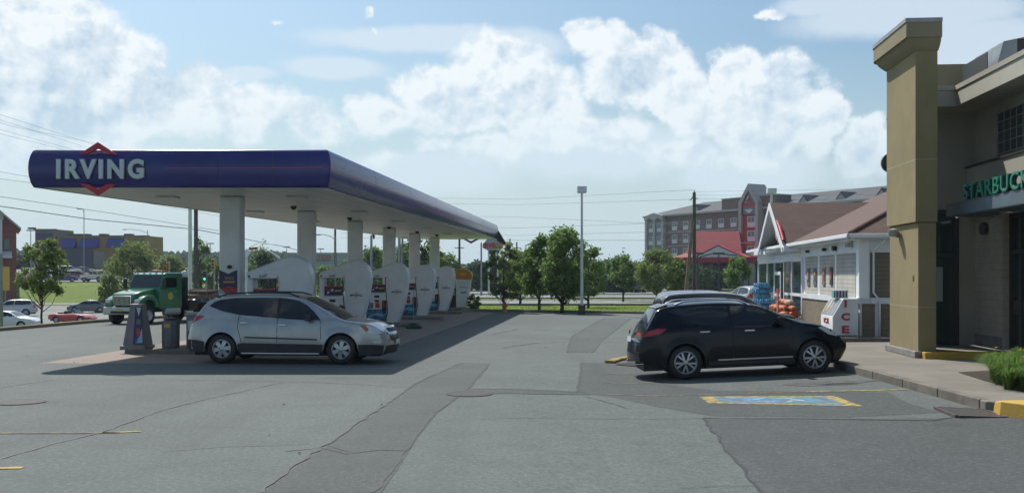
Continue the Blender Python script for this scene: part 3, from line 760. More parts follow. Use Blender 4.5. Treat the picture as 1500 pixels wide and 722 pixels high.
        # rounded ends
        for end, j in ((-1, 0), (1, len(xs)-1)):
            half = (K+1)//2; m = 8 if s.lod else 4; base = len(mb.v)
            for i in range(half):
                y0, z0 = mb.v[j*K+i][1], mb.v[j*K+i][2]; xx = mb.v[j*K+i][0]
                for k in range(m+1):
                    f = 1-2*k/m; mb.v.append((xx+end*s.bulge*(1-f*f)*min(1, y0/(s.w(xs[j], z0)*.6+1e-6)), y0*f, z0))
            for i in range(half-1):
                for k in range(m): a = base+i*(m+1)+k; mb.f.append((a, a+1, a+m+2, a+m+1))
        bm = bmesh.new(); me = bpy.data.meshes.new('t'); me.from_pydata(mb.v, [], mb.f); bm.from_mesh(me); bpy.data.meshes.remove(me)
        bmesh.ops.remove_doubles(bm, verts=bm.verts, dist=.002); bmesh.ops.recalc_face_normals(bm, faces=bm.faces)
        return bm
    def patch(s, poly, fn, cuts=.22):
        bm = bmesh.new(); vs = [bm.verts.new((a, b, 0)) for a, b in poly]; bm.faces.new(vs)
        for k, no in ((0, (1,0,0)), (1, (0,1,0))):
            lo, hi = min(p[k] for p in poly), max(p[k] for p in poly); g = math.ceil(lo/cuts)*cuts
            while g < hi:
                co = [0,0,0]; co[k] = g+.0007; bmesh.ops.bisect_plane(bm, geom=bm.verts[:]+bm.edges[:]+bm.faces[:], plane_co=co, plane_no=no); g += cuts
        bmesh.ops.triangulate(bm, faces=[f for f in bm.faces if len(f.verts) > 4])
        for v in bm.verts: v.co = fn(v.co.x, v.co.y)
        return bm
def join_bm(bms):
    out = bmesh.new()
    for b in bms:
        me = bpy.data.meshes.new('t'); b.to_mesh(me); b.free(); out.from_mesh(me); bpy.data.meshes.remove(me)
    return out
def side_part(car, name, polys, m, parent, off=.006, both=True, smooth='all', sides=(1,-1), cuts=.22):
    for sd in (sides if both else sides[:1]):
        bms = [car.patch(p, lambda x, z: car.S(x, z, sd, off), cuts) for p in polys]
        o = obj(name, join_bm(bms), m, parent, smooth=smooth)
WHEELS = {}
def wheel_meshes(r, w, style, rim_r):
    key = (r, w, style, rim_r)
    if key in WHEELS: return WHEELS[key]
    ty = MB().lathe([(rim_r, -w/2+.02), (rim_r+.02, -w/2), (r-.04, -w/2), (r-.012, -w/2+.02), (r, -w/2+.05), (r, w/2-.05), (r-.012, w/2-.02), (r-.04, w/2), (rim_r+.02, w/2), (rim_r, w/2-.02)], n=36, axis='Y')
    t = obj('tyre', ty, 'black', smooth=True)
    # rim: outer lip, dark barrel, spokes on the -Y face
    rm = MB().lathe([(rim_r+.004, -w/2+.012), (rim_r-.012, -w/2+.004), (rim_r-.028, -w/2+.02), (rim_r-.035, -w/2+.06)], n=36, axis='Y')
    ns, wid = {'six': (6, .092), 'five_split': (10, .034), 'five': (5, .09), 'plain': (0, 0), 'truck': (0, 0)}[style]
    y0 = -w/2+.012
    if style == 'five_split':
        angs = []
        for k in range(5): a = 2*math.pi*k/5+.3; angs += [(a-.25, a-.06), (a+.25, a+.06)]
    else: angs = [(2*math.pi*k/ns+.26,)*2 for k in range(ns)] if ns else []
    for ao, ai in angs:
        o_, i_ = rim_r-.02, .055
        po = Vector((o_*math.cos(ao), 0, o_*math.sin(ao))); pi_ = Vector((i_*math.cos(ai), 0, i_*math.sin(ai)))
        d = (po-pi_).normalized(); n_ = Vector((-d.z, 0, d.x))
        wo_, wi_ = wid*.62, wid*.42
        vs = [pi_-n_*wi_+Vector((0,y0-.004,0)), pi_+n_*wi_+Vector((0,y0-.004,0)), po+n_*wo_+Vector((0,y0+.012,0)), po-n_*wo_+Vector((0,y0+.012,0))]
        vs2 = [v+Vector((0,.045,0)) for v in vs]
        rm.add(vs+vs2, [(0,1,2,3),(0,4,5,1),(1,5,6,2),(2,6,7,3),(3,7,4,0)])
    rm.lathe([(0, y0-.008), (.035, y0-.008), (.052, y0), (.052, y0+.05)], n=16, axis='Y')
    if style in ('plain', 'truck'): rm.lathe([(.06, y0+.03), (rim_r*.6, y0+.05 if style == 'truck' else y0+.01), (rim_r-.03, y0+.02)], n=24, axis='Y')
    rr = obj('rim', rm, 'rim', smooth=True)
    hb = obj('hub', MB().lathe([(0, -w/2+.09), (rim_r-.02, -w/2+.09)], n=24, axis='Y'), 'dark')
    res = (t.data, rr.data, hb.data)
    for o in (t, rr, hb): bpy.data.objects.remove(o)
    WHEELS[key] = res; return res
def add_wheel(parent, x, y, r, w, style, rim_r, side, spin=0):
    t, rm, hb = wheel_meshes(r, w, style, rim_r)
    o = bpy.data.objects.new('wheel', t); COL.objects.link(o); o.parent = parent; o.location = (x, y, r)
    o.rotation_euler = (0, spin, 0 if side < 0 else math.pi)
    for nm, me in (('rim', rm), ('hub', hb)):
        c = bpy.data.objects.new(nm, me); COL.objects.link(c); c.parent = o
    return o
def build_car(name, label, cat, spec, m_body, wins, windshield, rear_glass, heads, tails, extras=(), wheel='five', rim_r=.22, group=None, low=False, detail=True, cap_head=None, cap_tail=None):
    t = thing(name, label, cat, group=group); c = Car(**spec)
    obj('body', c.body(), m_body, t, smooth=True)
    r, x0, x1 = c.wr, c.x0, c.x1
    hw = c.W/2
    ub = MB(); a0, a1 = c.ax
    ub.box(x0+.12, x1-.15, -hw+.33, hw-.33, .20, .62)
    ub.box(a0+c.ar+.03, a1-c.ar-.03, -hw+.08, hw-.08, c.sill-.06, c.sill+.10)
    for a in c.ax:
        for sd in (-1, 1):                                  # wheel wells
            P = []
            for i in range(11): th = math.pi*i/10; P.append((a+(c.ar+.005)*math.cos(th), r+(c.ar+.005)*math.sin(th)))
            y0_, y1_ = sd*(c.w(a, r+c.ar)-.015), sd*(hw-.42)
            vs = [(x, y0_, z) for x, z in P]+[(x, y1_, z) for x, z in P]
            ub.add(vs, [(i, i+1, 12+i, 11+i) for i in range(10)]+[tuple(range(11, 22))])
    obj('underbody', ub, 'black', t)
    for a in c.ax:
        for sd in (-1, 1): add_wheel(t, a, sd*(hw-.15), r, .23, wheel, rim_r, sd, spin=a*1.3)
    for w in wins: side_part(c, 'side_window', [w], 'glass', t, .006)
    if windshield:
        xa, xb, fa, fb = windshield
        n = 8; P = []
        for i in range(n+1): x = xa+(xb-xa)*i/n; P.append((x, (c.w(x, c.zt(x)-c.crown-c.rc)-c.rc*.55)*(fa+(fb-fa)*i/n)))
        poly = P+[(x, -y) for x, y in reversed(P)]
        obj('windscreen', c.patch(poly, lambda x, y: c.Tp(x, y, .008), .12), 'glass2', t, smooth='all')
    if rear_glass:
        xa, xb, fa = rear_glass; n = 6; P = []
        for i in range(n+1): x = xa+(xb-xa)*i/n; P.append((x, (c.w(x, c.zt(x)-c.crown-c.rc)-c.rc*.5)*fa))
        obj('rear_window', c.patch(P+[(x, -y) for x, y in reversed(P)], lambda x, y: c.Tp(x, y, .008)+Vector((-.006,0,0)), .08), 'glass', t, smooth='all')
    def lamp(nm, side_poly, cap_poly, end, m):
        for sd in (1, -1):
            b = []
            if side_poly: b.append(c.patch(side_poly, lambda x, z: c.S(x, z, sd, .014), .06))
            if cap_poly: b.append(c.patch([(y*sd, z) for y, z in cap_poly], lambda y, z: c.cap(y, z, end, .014), .08))
            obj(nm, join_bm(b), m, t, smooth='all')
    lamp('headlight', heads, cap_head, 1, 'head'); lamp('taillight', tails, cap_tail, -1, 'tail')
    return t, c
def cap_patch(c, t, name, poly, end, m, off=.012):
    return obj(name, c.patch(poly, lambda y, z: c.cap(y, z, end, off), .12), m, t, smooth='all')
def handle(c, t, x, z, m, w=.2):
    for sd in (1, -1):
        p = c.S(x, z, sd, 0); mb = MB().box(-w/2, w/2, -.018 if sd < 0 else .0, .0 if sd < 0 else .018, -.018, .018).box(-w*.5, w*.5, sd*.012-.012, sd*.012+.012, -.014, .014)
        obj('door_handle', MB().box(-w/2, w/2, -.02, .02, -.017, .017), m, t, bevel=.008, loc=p+Vector((0, sd*.018, 0)))
def mirror(c, t, x, z, m):
    for sd in (1, -1):
        p = c.S(x, z, sd, 0)
        mb = MB().prism([(-.06,-.02),(.07,-.05),(.09,.02),(.05,.13),(-.06,.14),(-.08,.06)], sd*.06, sd*.25, 'XZ'); mb.box(-.03,.03,min(0,sd*.08),max(0,sd*.08),-.02,.04)
        obj('mirror', mb, m, t, bevel=.02, loc=p)
def seam(c, t, pts, w=.007):
    polys = []
    for a, b in zip(pts, pts[1:]):
        d = Vector((b[0]-a[0], b[1]-a[1])).normalized(); n_ = Vector((-d.y, d.x))*w
        polys.append([(a[0]+n_.x, a[1]+n_.y), (b[0]+n_.x, b[1]+n_.y), (b[0]-n_.x, b[1]-n_.y), (a[0]-n_.x, a[1]-n_.y)])
    side_part(c, 'door_seam', polys, 'black', t, .002)
def rails(c, t, xa, xb, m, inset=.05):
    for sd in (1, -1):
        pts = []
        for i in range(9):
            x = xa+(xb-xa)*i/8; y = c.w(x, c.zt(x)-c.crown-c.rc)-c.rc-inset; h = .055 if 0 < i < 8 else .0
            pts.append((x, sd*y, c.zt(x)-c.crown*.7+h))
        obj('roof_rail', MB().tube(pts, .021, 8), m, t, smooth=True)

# --- the silver crossover at the pumps
A['silver'] = paint('paint_silver', (.37,.38,.38), .55, .30)
SPEC_A = dict(top=[(-2.45,.98),(-2.36,1.16),(-2.2,1.33),(-2.05,1.50),(-1.9,1.66),(-1.6,1.72),(-1.0,1.755),(-.4,1.76),(.1,1.745),(.48,1.70),(.72,1.60),(1.05,1.42),(1.35,1.25),(1.56,1.155),(1.75,1.125),(2.05,1.09),(2.3,1.03),(2.48,.95),(2.60,.86)],
    W=1.99, axles=(-1.52,1.52), wr=.375, belt=1.13, sill=.30, crown=.05, tumble=.30, nose=[(.15,.14),(.35,.03),(.5,0),(.62,.0),(.8,.06),(1.0,.20)], bulge=.16)
t, c = build_car('parked_crossover', 'silver crossover with roof rails standing at the nearest fuel pump', 'car', SPEC_A, 'silver',
    [[(-1.9,1.44),(-1.78,1.54),(-1.62,1.60),(-1.2,1.645),(-.6,1.655),(-.12,1.65),(-.12,1.155),(-.6,1.185),(-1.09,1.225),(-1.54,1.315)],
     [(-.05,1.15),(-.05,1.648),(.2,1.62),(.42,1.575),(.62,1.47),(.82,1.31),(.97,1.15),(1.0,1.10),(.5,1.115)]],
    (.56, 1.60, .93, .93), (-2.2, -1.97, .85),
    [(1.98,.98),(2.12,.985),(2.35,.93),(2.56,.85),(2.56,.77),(2.3,.765),(2.18,.80)],
    [(-2.40,1.03),(-2.43,.99),(-2.30,1.05),(-2.06,1.155),(-2.0,1.20),(-2.15,1.215),(-2.32,1.17)],
    cap_head=[(.66,.86),(.66,.78),(.50,.80),(.52,.88)], cap_tail=[(.78,1.18),(.78,1.0),(.6,1.0),(.6,1.16)], wheel='six', rim_r=.235)
side_part(c, 'lower_cladding', [[(-2.44,.30),(-2.44,.60),(-2.2,.60),(-1.97,.56),(-1.98,.32)], [(-1.07,.30),(-1.09,.50),(-.98,.53),(1.08,.50),(1.06,.30)], [(1.98,.22),(1.96,.50),(2.3,.50),(2.58,.47),(2.58,.25)]], 'dark', t, .020)
cap_patch(c, t, 'bumper_cladding', [(-.68,.47),(-.68,.26),(.68,.26),(.68,.47)], 1, 'dark'); cap_patch(c, t, 'bumper_cladding', [(-.8,.56),(-.8,.38),(.8,.38),(.8,.56)], -1, 'dark')
side_part(c, 'side_moulding', [[(-.92,.655),(-.92,.69),(.93,.64),(.93,.605)]], 'dark', t, .016)
for sd in (-1, 1): obj('chrome_strip', MB().box(-1.0, .98, sd*.965-.035, sd*.965+.035, .255, .29), 'chrome', t, bevel=.01)
cap_patch(c, t, 'grille', [(-.52,.90),(.52,.90),(.50,.81),(-.50,.81)], 1, 'dark', .014); cap_patch(c, t, 'grille', [(-.5,.72),(.5,.72),(.46,.58),(-.46,.58)], 1, 'blackgloss', .014)
cap_patch(c, t, 'chrome_bar', [(-.56,.80),(.56,.80),(.56,.745),(-.56,.745)], 1, 'chrome', .022); cap_patch(c, t, 'chrome_bar', [(-.56,.95),(.56,.95),(.56,.905),(-.56,.905)], 1, 'chrome', .02)
cap_patch(c, t, 'licence_plate', [(-.26,.60),(.26,.60),(.26,.48),(-.26,.48)], 1, 'platew', .03)
side_part(c, 'turn_signal', [[(1.98,.98),(2.12,.985),(2.22,.88),(2.17,.81)]], 'amber', t, .021)
side_part(c, 'fog_light', [[(2.28,.60),(2.52,.585),(2.50,.53),(2.33,.535)]], 'head', t, .010)
handle(c, t, -.93, 1.03, 'chrome'); handle(c, t, .05, .98, 'chrome')
mirror(c, t, .72, 1.12, 'dark'); rails(c, t, -1.75, .38, 'dark')
seam(c, t, [(-1.09,1.2),(-1.1,.9),(-1.02,.62),(-1.0,.34)]); seam(c, t, [(-.09,1.14),(-.09,.34)]); seam(c, t, [(1.0,1.1),(1.02,.7),(1.0,.34)])
side_part(c, 'pillar_trim', [[(-.125,1.652),(-.045,1.652),(-.045,1.15),(-.125,1.15)]], 'blackgloss', t, .008)
obj('aerial', MB().tube([(-1.5,-.1,1.74),(-1.75,-.1,1.92)], .008, 6), 'black', t)
obj('steering_wheel', MB().lathe([(.17,-.01),(.19,0),(.17,.01)], n=20, axis='X'), 'dark', t, loc=(.55,.4,1.0))
def spot_car(o, px, py, yaw, scale=1, Yd=None, base=None):
    "put the middle of the near-side wheel line at a photo point"
    x, y = (gp(px, py) if Yd is None else (xat(px, Yd), Yd))
    z = T(x, y) if base is None else base
    o.location = (x, y, z); o.rotation_euler = (0, 0, yaw)
    if scale != 1: o.scale = (scale,)*3
    return o
# body centre is .99 m behind the near wheel line
t.location = (xat(427, 26.45)+.02, 26.45, 0); t.rotation_euler = (0, 0, R(-5))
CROSSOVER = t

# --- the black crossover by the shops
A['blackp'] = paint('paint_black', (.005,.006,.011), .0, .2, .22)
SPEC_B = dict(top=[(-2.42,.90),(-2.36,1.06),(-2.22,1.25),(-2.08,1.43),(-1.96,1.60),(-1.7,1.655),(-1.06,1.69),(-.34,1.68),(.11,1.62),(.40,1.53),(.62,1.42),(.97,1.245),(1.15,1.19),(1.47,1.14),(1.75,1.06),(1.95,.96),(2.1,.83),(2.2,.70)],
    W=1.88, axles=(-1.42,1.42), wr=.375, belt=1.12, sill=.31, crown=.05, tumble=.36, nose=[(.15,.22),(.35,.08),(.5,0),(.62,0),(.8,.05),(1.0,.16)], bulge=.14, ends=(.36,.24))
def murano(name, label):
    t, c = build_car(name, label, 'car', SPEC_B, 'blackp',
    [[(-1.74,1.50),(-1.6,1.55),(-1.06,1.595),(-.42,1.585),(-.42,1.15),(-1.05,1.165),(-1.30,1.25),(-1.5,1.38)],
     [(-.36,1.15),(-.36,1.582),(-.1,1.565),(.11,1.52),(.38,1.42),(.62,1.29),(.85,1.15),(.5,1.13)]],
    (.16, 1.16, .93, .93), (-2.24, -2.0, .82),
    [(1.52,1.02),(1.66,1.03),(1.9,.95),(2.02,.86),(2.0,.80),(1.75,.86)],
    [(-2.34,1.02),(-2.36,.97),(-2.15,.985),(-1.92,1.04),(-1.80,1.13),(-2.0,1.14),(-2.25,1.085)],
    cap_head=[(.66,.84),(.66,.76),(.56,.76),(.56,.84)], cap_tail=[(.78,1.07),(.78,.98),(.5,.98),(.5,1.05)], wheel='five_split', rim_r=.25)
    side_part(c, 'lower_sill', [[(-.92,.30),(-.94,.38),(.94,.38),(.92,.30)]], 'dark', t, .012)
    side_part(c, 'chrome_strip', [[(-.72,.395),(-.72,.425),(.92,.425),(.92,.395)]], 'chrome', t, .018)
    handle(c, t, -.98, 1.03, 'chrome', .22); handle(c, t, .0, 1.02, 'chrome', .22); mirror(c, t, .66, 1.15, 'blackp'); rails(c, t, -1.55, .05, 'chrome')
    seam(c, t, [(-1.15,1.13),(-1.12,.8),(-1.0,.6),(-.9,.38)]); seam(c, t, [(-.39,1.14),(-.37,.38)]); seam(c, t, [(.9,1.1),(.95,.7),(.93,.38)])
    obj('spoiler', MB().prism([(-1.98,1.575),(-1.72,1.645),(-1.70,1.60),(-1.94,1.55)], -.54, .54, 'XZ'), 'blackp', t, bevel=.012)
    cap_patch(c, t, 'licence_plate', [(-.26,.96),(.26,.96),(.26,.84),(-.26,.84)], -1, 'platew', .02)
    cap_patch(c, t, 'grille', [(-.5,.72),(.5,.72),(.45,.5),(-.45,.5)], 1, 'chrome', .012)
    obj('exhaust', MB().cyl((-2.5,.55,.36),(-2.2,.55,.36),.035).cyl((-2.5,-.55,.36),(-2.2,-.55,.36),.035), 'chrome', t)
    obj('wiper', MB().tube([(-2.34,-.2,1.2),(-2.27,.25,1.24)], .014, 6), 'dark', t)
    return t
t = murano('parked_crossover', 'black crossover with chrome door handles parked nose to the walk')
t.location = (xat(1085.5, 23.3)-.02, 23.25, -.005); t.rotation_euler = (0, R(-2.4), R(2.0))
BLACKCAR = t
# the walk's kerb side is higher: the car stands nose up on the cross slope

# --- simpler cars for the row and the far lots
def simple(kind, name, label, m, low=True, group=None):
    if kind == 'sedan':
        sp = dict(top=[(-2.3,.80),(-2.25,.94),(-2.0,1.02),(-1.65,1.06),(-1.3,1.22),(-.95,1.37),(-.4,1.44),(.1,1.43),(.45,1.34),(.85,1.13),(1.1,1.0),(1.5,.95),(1.9,.88),(2.2,.76),(2.3,.66)], W=1.8, axles=(-1.35,1.38), wr=.32, belt=.95, sill=.22, crown=.04, tumble=.42, lod=0 if low else 1)
        w = [[(-1.42,1.05),(-1.15,1.22),(-.85,1.33),(-.3,1.37),(-.3,.99),(-1.1,1.0)],[(-.22,.99),(-.22,1.37),(.1,1.36),(.4,1.27),(.85,1.0)]]
        return build_car(name, label, 'car', sp, m, w, (.38,1.05,.92,.92), (-1.6,-.98,.85), [(1.9,.80),(2.15,.74),(2.24,.66),(2.0,.66)], [(-2.27,.9),(-1.98,.92),(-2.0,.78),(-2.27,.76)], cap_head=[(.66,.72),(.66,.64),(.5,.64),(.5,.72)], cap_tail=[(.7,.9),(.7,.76),(.45,.76),(.45,.9)], rim_r=.21, group=group)
    if kind == 'suv':
        sp = dict(top=[(-2.3,.95),(-2.25,1.1),(-2.15,1.35),(-2.0,1.62),(-1.6,1.69),(-.8,1.72),(0,1.71),(.4,1.63),(.8,1.38),(1.1,1.14),(1.5,1.08),(1.95,1.0),(2.2,.88),(2.3,.72)], W=1.85, axles=(-1.35,1.38), wr=.36, belt=1.08, sill=.28, crown=.04, tumble=.32, lod=0 if low else 1)
        w = [[(-1.9,1.2),(-1.75,1.55),(-1.0,1.62),(-.3,1.63),(-.3,1.14),(-1.2,1.15)],[(-.22,1.14),(-.22,1.63),(.1,1.62),(.38,1.52),(.9,1.14)]]
        return build_car(name, label, 'car', sp, m, w, (.38,1.1,.92,.92), (-2.2,-2.05,.85), [(1.9,.92),(2.15,.84),(2.24,.72),(2.0,.74)], [(-2.27,1.15),(-2.1,1.17),(-2.05,.85),(-2.27,.85)], cap_head=[(.66,.82),(.66,.70),(.48,.70),(.48,.82)], cap_tail=[(.72,1.15),(.72,.85),(.56,.85),(.56,1.15)], rim_r=.23, group=group)
    if kind == 'hatch':
        sp = dict(top=[(-1.98,.85),(-1.93,1.0),(-1.8,1.28),(-1.6,1.45),(-1.0,1.52),(-.2,1.54),(.3,1.46),(.75,1.22),(1.1,1.02),(1.5,.95),(1.85,.82),(1.98,.66)], W=1.74, axles=(-1.22,1.24), wr=.31, belt=.98, sill=.22, crown=.04, tumble=.36, lod=0 if low else 1)
        w = [[(-1.62,1.12),(-1.45,1.38),(-.9,1.45),(-.25,1.46),(-.25,1.03),(-1.1,1.05)],[(-.18,1.03),(-.18,1.46),(.1,1.44),(.35,1.34),(.85,1.03)]]
        return build_car(name, label, 'car', sp, m, w, (.32,1.02,.92,.92), (-1.9,-1.66,.85), [(1.6,.82),(1.85,.76),(1.92,.66),(1.7,.66)], [(-1.95,1.1),(-1.78,1.12),(-1.75,.85),(-1.95,.85)], cap_head=[(.62,.74),(.62,.64),(.46,.64),(.46,.74)], cap_tail=[(.68,1.05),(.68,.85),(.52,.85),(.52,1.05)], rim_r=.2, group=group)
    if kind == 'convertible':
        sp = dict(top=[(-1.97,.62),(-1.9,.76),(-1.6,.84),(-1.2,.86),(-.9,.84),(-.2,.82),(.4,.84),(.7,.84),(1.2,.80),(1.6,.72),(1.85,.60),(1.97,.5)], W=1.68, axles=(-1.12,1.14), wr=.30, belt=.95, sill=.2, crown=.03, tumble=.3, rc=.08, lod=0 if low else 1)
        t, c = build_car(name, label, 'car', sp, m, [], None, None, [(1.5,.66),(1.75,.60),(1.8,.52),(1.55,.54)], [(-1.9,.72),(-1.65,.74),(-1.65,.62),(-1.9,.6)], cap_head=[(.6,.56),(.6,.48),(.4,.48),(.4,.56)], cap_tail=[(.66,.7),(.66,.58),(.3,.58),(.3,.7)], rim_r=.19, group=group)
        obj('cockpit', MB().prism([(-.85,-.55),(.45,-.58),(.45,.58),(-.85,.55)], .80, .868, 'XY'), 'black', t)
        for sd in (-1, 1): obj('seat', MB().prism([(-.45,.7),(-.30,.7),(-.38,1.08),(-.50,1.10),(-.58,1.0)], sd*.32-.2, sd*.32+.2, 'XZ'), 'black', t, bevel=.05)
        obj('windscreen', MB().add([(.72,-.6,.84),(.72,.6,.84),(.36,.5,1.17),(.36,-.5,1.17)], [(0,1,2,3)]), 'glass2', t)
        obj('screen_frame', MB().tube([(.72,-.62,.83),(.36,-.52,1.18),(.36,.52,1.18),(.72,.62,.83)], .022, 6), 'black', t)
        obj('folded_roof', MB().prism([(-1.15,-.55),(-.8,-.57),(-.8,.57),(-1.15,.55)], .84, .95, 'XY'), 'black', t, bevel=.04)
        return t, c
def jeep(name, label, m):
    t = thing(name, label, 'car')
    obj('body', MB().prism([(-2.0,.45),(-2.0,1.15),(-1.95,1.78),(.35,1.78),(.55,1.12),(1.85,1.05),(1.95,.9),(1.95,.5),(1.62,.5),(1.55,.82),(.85,.82),(.78,.45),(-.72,.45),(-.8,.8),(-1.5,.8),(-1.58,.45)], -.72, .72, 'XZ'), m, t, bevel=.03)
    obj('roof', MB().box(-2.02,.42,-.75,.75,1.75,1.84), 'white', t, bevel=.03)
    for x0, x1 in ((-1.8,-.95),(-.85,-.2),(-.1,.38)):
        for sd in (-1,1): obj('side_window', MB().box(x0,x1,sd*.725-.01,sd*.725+.01,1.2,1.66), 'glass', t)
    obj('windscreen', MB().add([(.45,-.66,1.68),(.45,.66,1.68),(.60,.66,1.18),(.60,-.66,1.18)],[(0,1,2,3)]), 'glass2', t)
    for sd in (-1,1): 
        obj('fender', MB().prism([(.75,.85),(1.75,.85),(1.9,.75),(1.9,.68),(.7,.68)], sd*.72, sd*.92, 'XZ'), m, t)
        obj('headlight', MB().cyl((1.94,sd*.5,.85),(2.0,sd*.5,.85),.1), 'head', t)
        for x in (-1.15,1.2): add_wheel(t, x, sd*.78, .38, .24, 'five', .2, sd)
    obj('underbody', MB().box(-1.9,1.9,-.5,.5,.35,.6), 'black', t)
    obj('spare_wheel', MB().cyl((-2.02,0,1.05),(-2.25,0,1.05),.36), 'black', t)
    return t
def pickup(name, label, m):
    t = thing(name, label, 'pickup truck')
    obj('body', MB().prism([(-2.7,.5),(-2.7,1.12),(-.75,1.12),(-.7,1.2),(-.45,1.8),(.6,1.82),(1.1,1.22),(2.4,1.12),(2.6,1.0),(2.65,.5),(2.2,.5),(2.1,.85),(1.5,.85),(1.4,.45),(-1.2,.45),(-1.3,.85),(-1.9,.85),(-2.0,.5)], -.92, .92, 'XZ'), m, t, bevel=.05)
    obj('bed_cavity', MB().box(-2.62,-.85,-.8,.8,1.0,1.13), 'black', t)
    for x0, x1 in ((-.5,.1),(.17,.75)):
        for sd in (-1,1): obj('side_window', MB().box(x0,x1,sd*.93-.008,sd*.93+.008,1.25,1.68), 'glass', t)
    obj('windscreen', MB().add([(.64,-.8,1.8),(.64,.8,1.8),(1.12,.85,1.25),(1.12,-.85,1.25)],[(0,1,2,3)]), 'glass2', t)
    obj('rear_window', MB().add([(-.47,-.7,1.72),(-.47,.7,1.72),(-.69,.75,1.28),(-.69,-.75,1.28)],[(3,2,1,0)]), 'glass', t)
    for sd in (-1,1):
        obj('taillight', MB().box(-2.73,-2.68,sd*.85-.06,sd*.85+.06,.8,1.1), 'tail', t)
        for x in (-1.6,1.8): add_wheel(t, x, sd*.82, .38, .25, 'five', .22, sd)
    return t
def recolor(root, m):
    for ch in root.children:
        if ch.name.split('.')[0] in ('body', 'fender'):
            ch.material_slots[0].link = 'OBJECT'; ch.material_slots[0].material = m
P_ = {k: paint('paint_'+k, v, mt_, .3) for k, v, mt_ in (('white',(.68,.69,.68),0),('grey',(.12,.125,.13),.4),('red',(.50,.012,.018),0),('blue',(.03,.06,.22),.2),('darkblue',(.015,.02,.05),.1),('charcoal',(.03,.032,.035),.2),('lightsilver',(.45,.47,.48),.5),('maroon',(.20,.015,.025),.1),('green',(.02,.10,.05),.1))}
A.update({'p_'+k: v for k, v in P_.items()})
protos = {}
def car(kind, px, yd, yaw, color, label, dz=0, group=None, low=True):
    "one car at photo column px and distance yd, standing on the ground there"
    nm = {'sedan': 'parked_sedan', 'suv': 'parked_crossover', 'hatch': 'parked_hatchback', 'convertible': 'red_convertible', 'jeep': 'off_road_car', 'pickup': 'pickup_truck'}[kind]
    key = (kind, low)
    if key not in protos:
        if kind == 'jeep': t = jeep(nm, label, 'p_'+color)
        elif kind == 'pickup': t = pickup(nm, label, 'p_'+color)
        else: t = simple(kind, nm, label, 'p_'+color, low=low)[0]
        protos[key] = t
    else:
        t = copy_tree(protos[key]); t['label'] = label; recolor(t, P_[color])
    if group: t['group'] = group
    elif 'group' in t: del t['group']
    x = xat(px, yd); t.location = (x, yd, T(x, yd)+.06+dz); t.rotation_euler = (0, 0, R(yaw)); return t
# row behind the black crossover
car('suv', 1062, 30.3, 3, 'charcoal', 'dark crossover with black roof bars parked behind the black crossover', low=False).scale = (.97,.97,.95)
car('suv', 1044, 36.5, 4, 'darkblue', 'dark blue crossover farthest in the row by the white shop', low=False).scale = (.95,.95,.90)
car('hatch', 1052, 33.4, 3, 'lightsilver', 'silver hatchback squeezed between two dark crossovers', low=False)
car('hatch', 1096, 62, 100, 'lightsilver', 'silver car facing the white shop beside the blue water packs', low=False)
# street on the left
car('sedan', 14, 80, -3, 'white', 'white sedan on the street, cut by the left edge of the photo')
car('suv', 18, 106, 200, 'lightsilver', 'silver hatch-backed car on the street behind the white sedan')
car('convertible', 107, 90, -8, 'red', 'small red open convertible driving on the street')
car('sedan', 131, 116, 188, 'grey', 'grey sedan coming the other way behind the red convertible')
car('sedan', 162, 118, 186, 'lightsilver', 'silver sedan half hidden behind the green truck')
car('sedan', 299, 64, 60, 'white', 'white sedan showing between truck bed and silver crossover', dz=-.3)
# on the bank
car('jeep', 137, 166, 180, 'white', 'boxy white off-road car on the edge of the upper car park')
car('sedan', 16, 167, 160, 'grey', 'grey sedan nose out beside a red one on the bank', group=None)
car('sedan', 30, 172, 160, 'red', 'red sedan behind the grey one on the bank')
car('sedan', 92, 169, 30, 'blue', 'blue sedan next to the boxy white car on the bank')
car('suv', 113, 182, 20, 'maroon', 'dark red crossover behind the blue sedan')
car('suv', 81, 180, 15, 'white', 'white crossover left of the dark red one')
car('sedan', 60, 178, 15, 'lightsilver', 'silver sedan behind the thin street tree on the bank')
car('suv', 83, 205, 15, 'white', 'white van-like crossover in the back row before the yellow building')
car('suv', 103, 205, 15, 'lightsilver', 'silver crossover in the back row below the first blue awning')
car('sedan', 123, 207, 15, 'grey', 'grey sedan in the back row below the second blue awning')
car('sedan', 64, 203, 15, 'grey', 'grey sedan in the back row by the building corner')
# behind the canopy, far
for i, (px, yd, col, lab) in enumerate([(693,215,'grey','grey sedan far off left of the white sign posts'),(703,222,'white','white sedan far off under the station sign'),(712,212,'lightsilver','silver sedan beside the foot of the station sign'),(722,218,'blue','blue sedan far off right of the sign posts'),(732,214,'white','white sedan far off before the trees'),
     (641,206,'lightsilver','silver sedan far off behind the last white column')]):
    car('sedan', px, yd, 20, col, lab)
car('sedan', 874, 205, 15, 'charcoal', 'dark sedan under the trees at the far side of the car park')
car('pickup', 936, 168, 88, 'charcoal', 'dark pickup seen from behind in the far car park')
car('sedan', 800, 196, 10, 'charcoal', 'dark sedan in shade behind the big roadside tree')
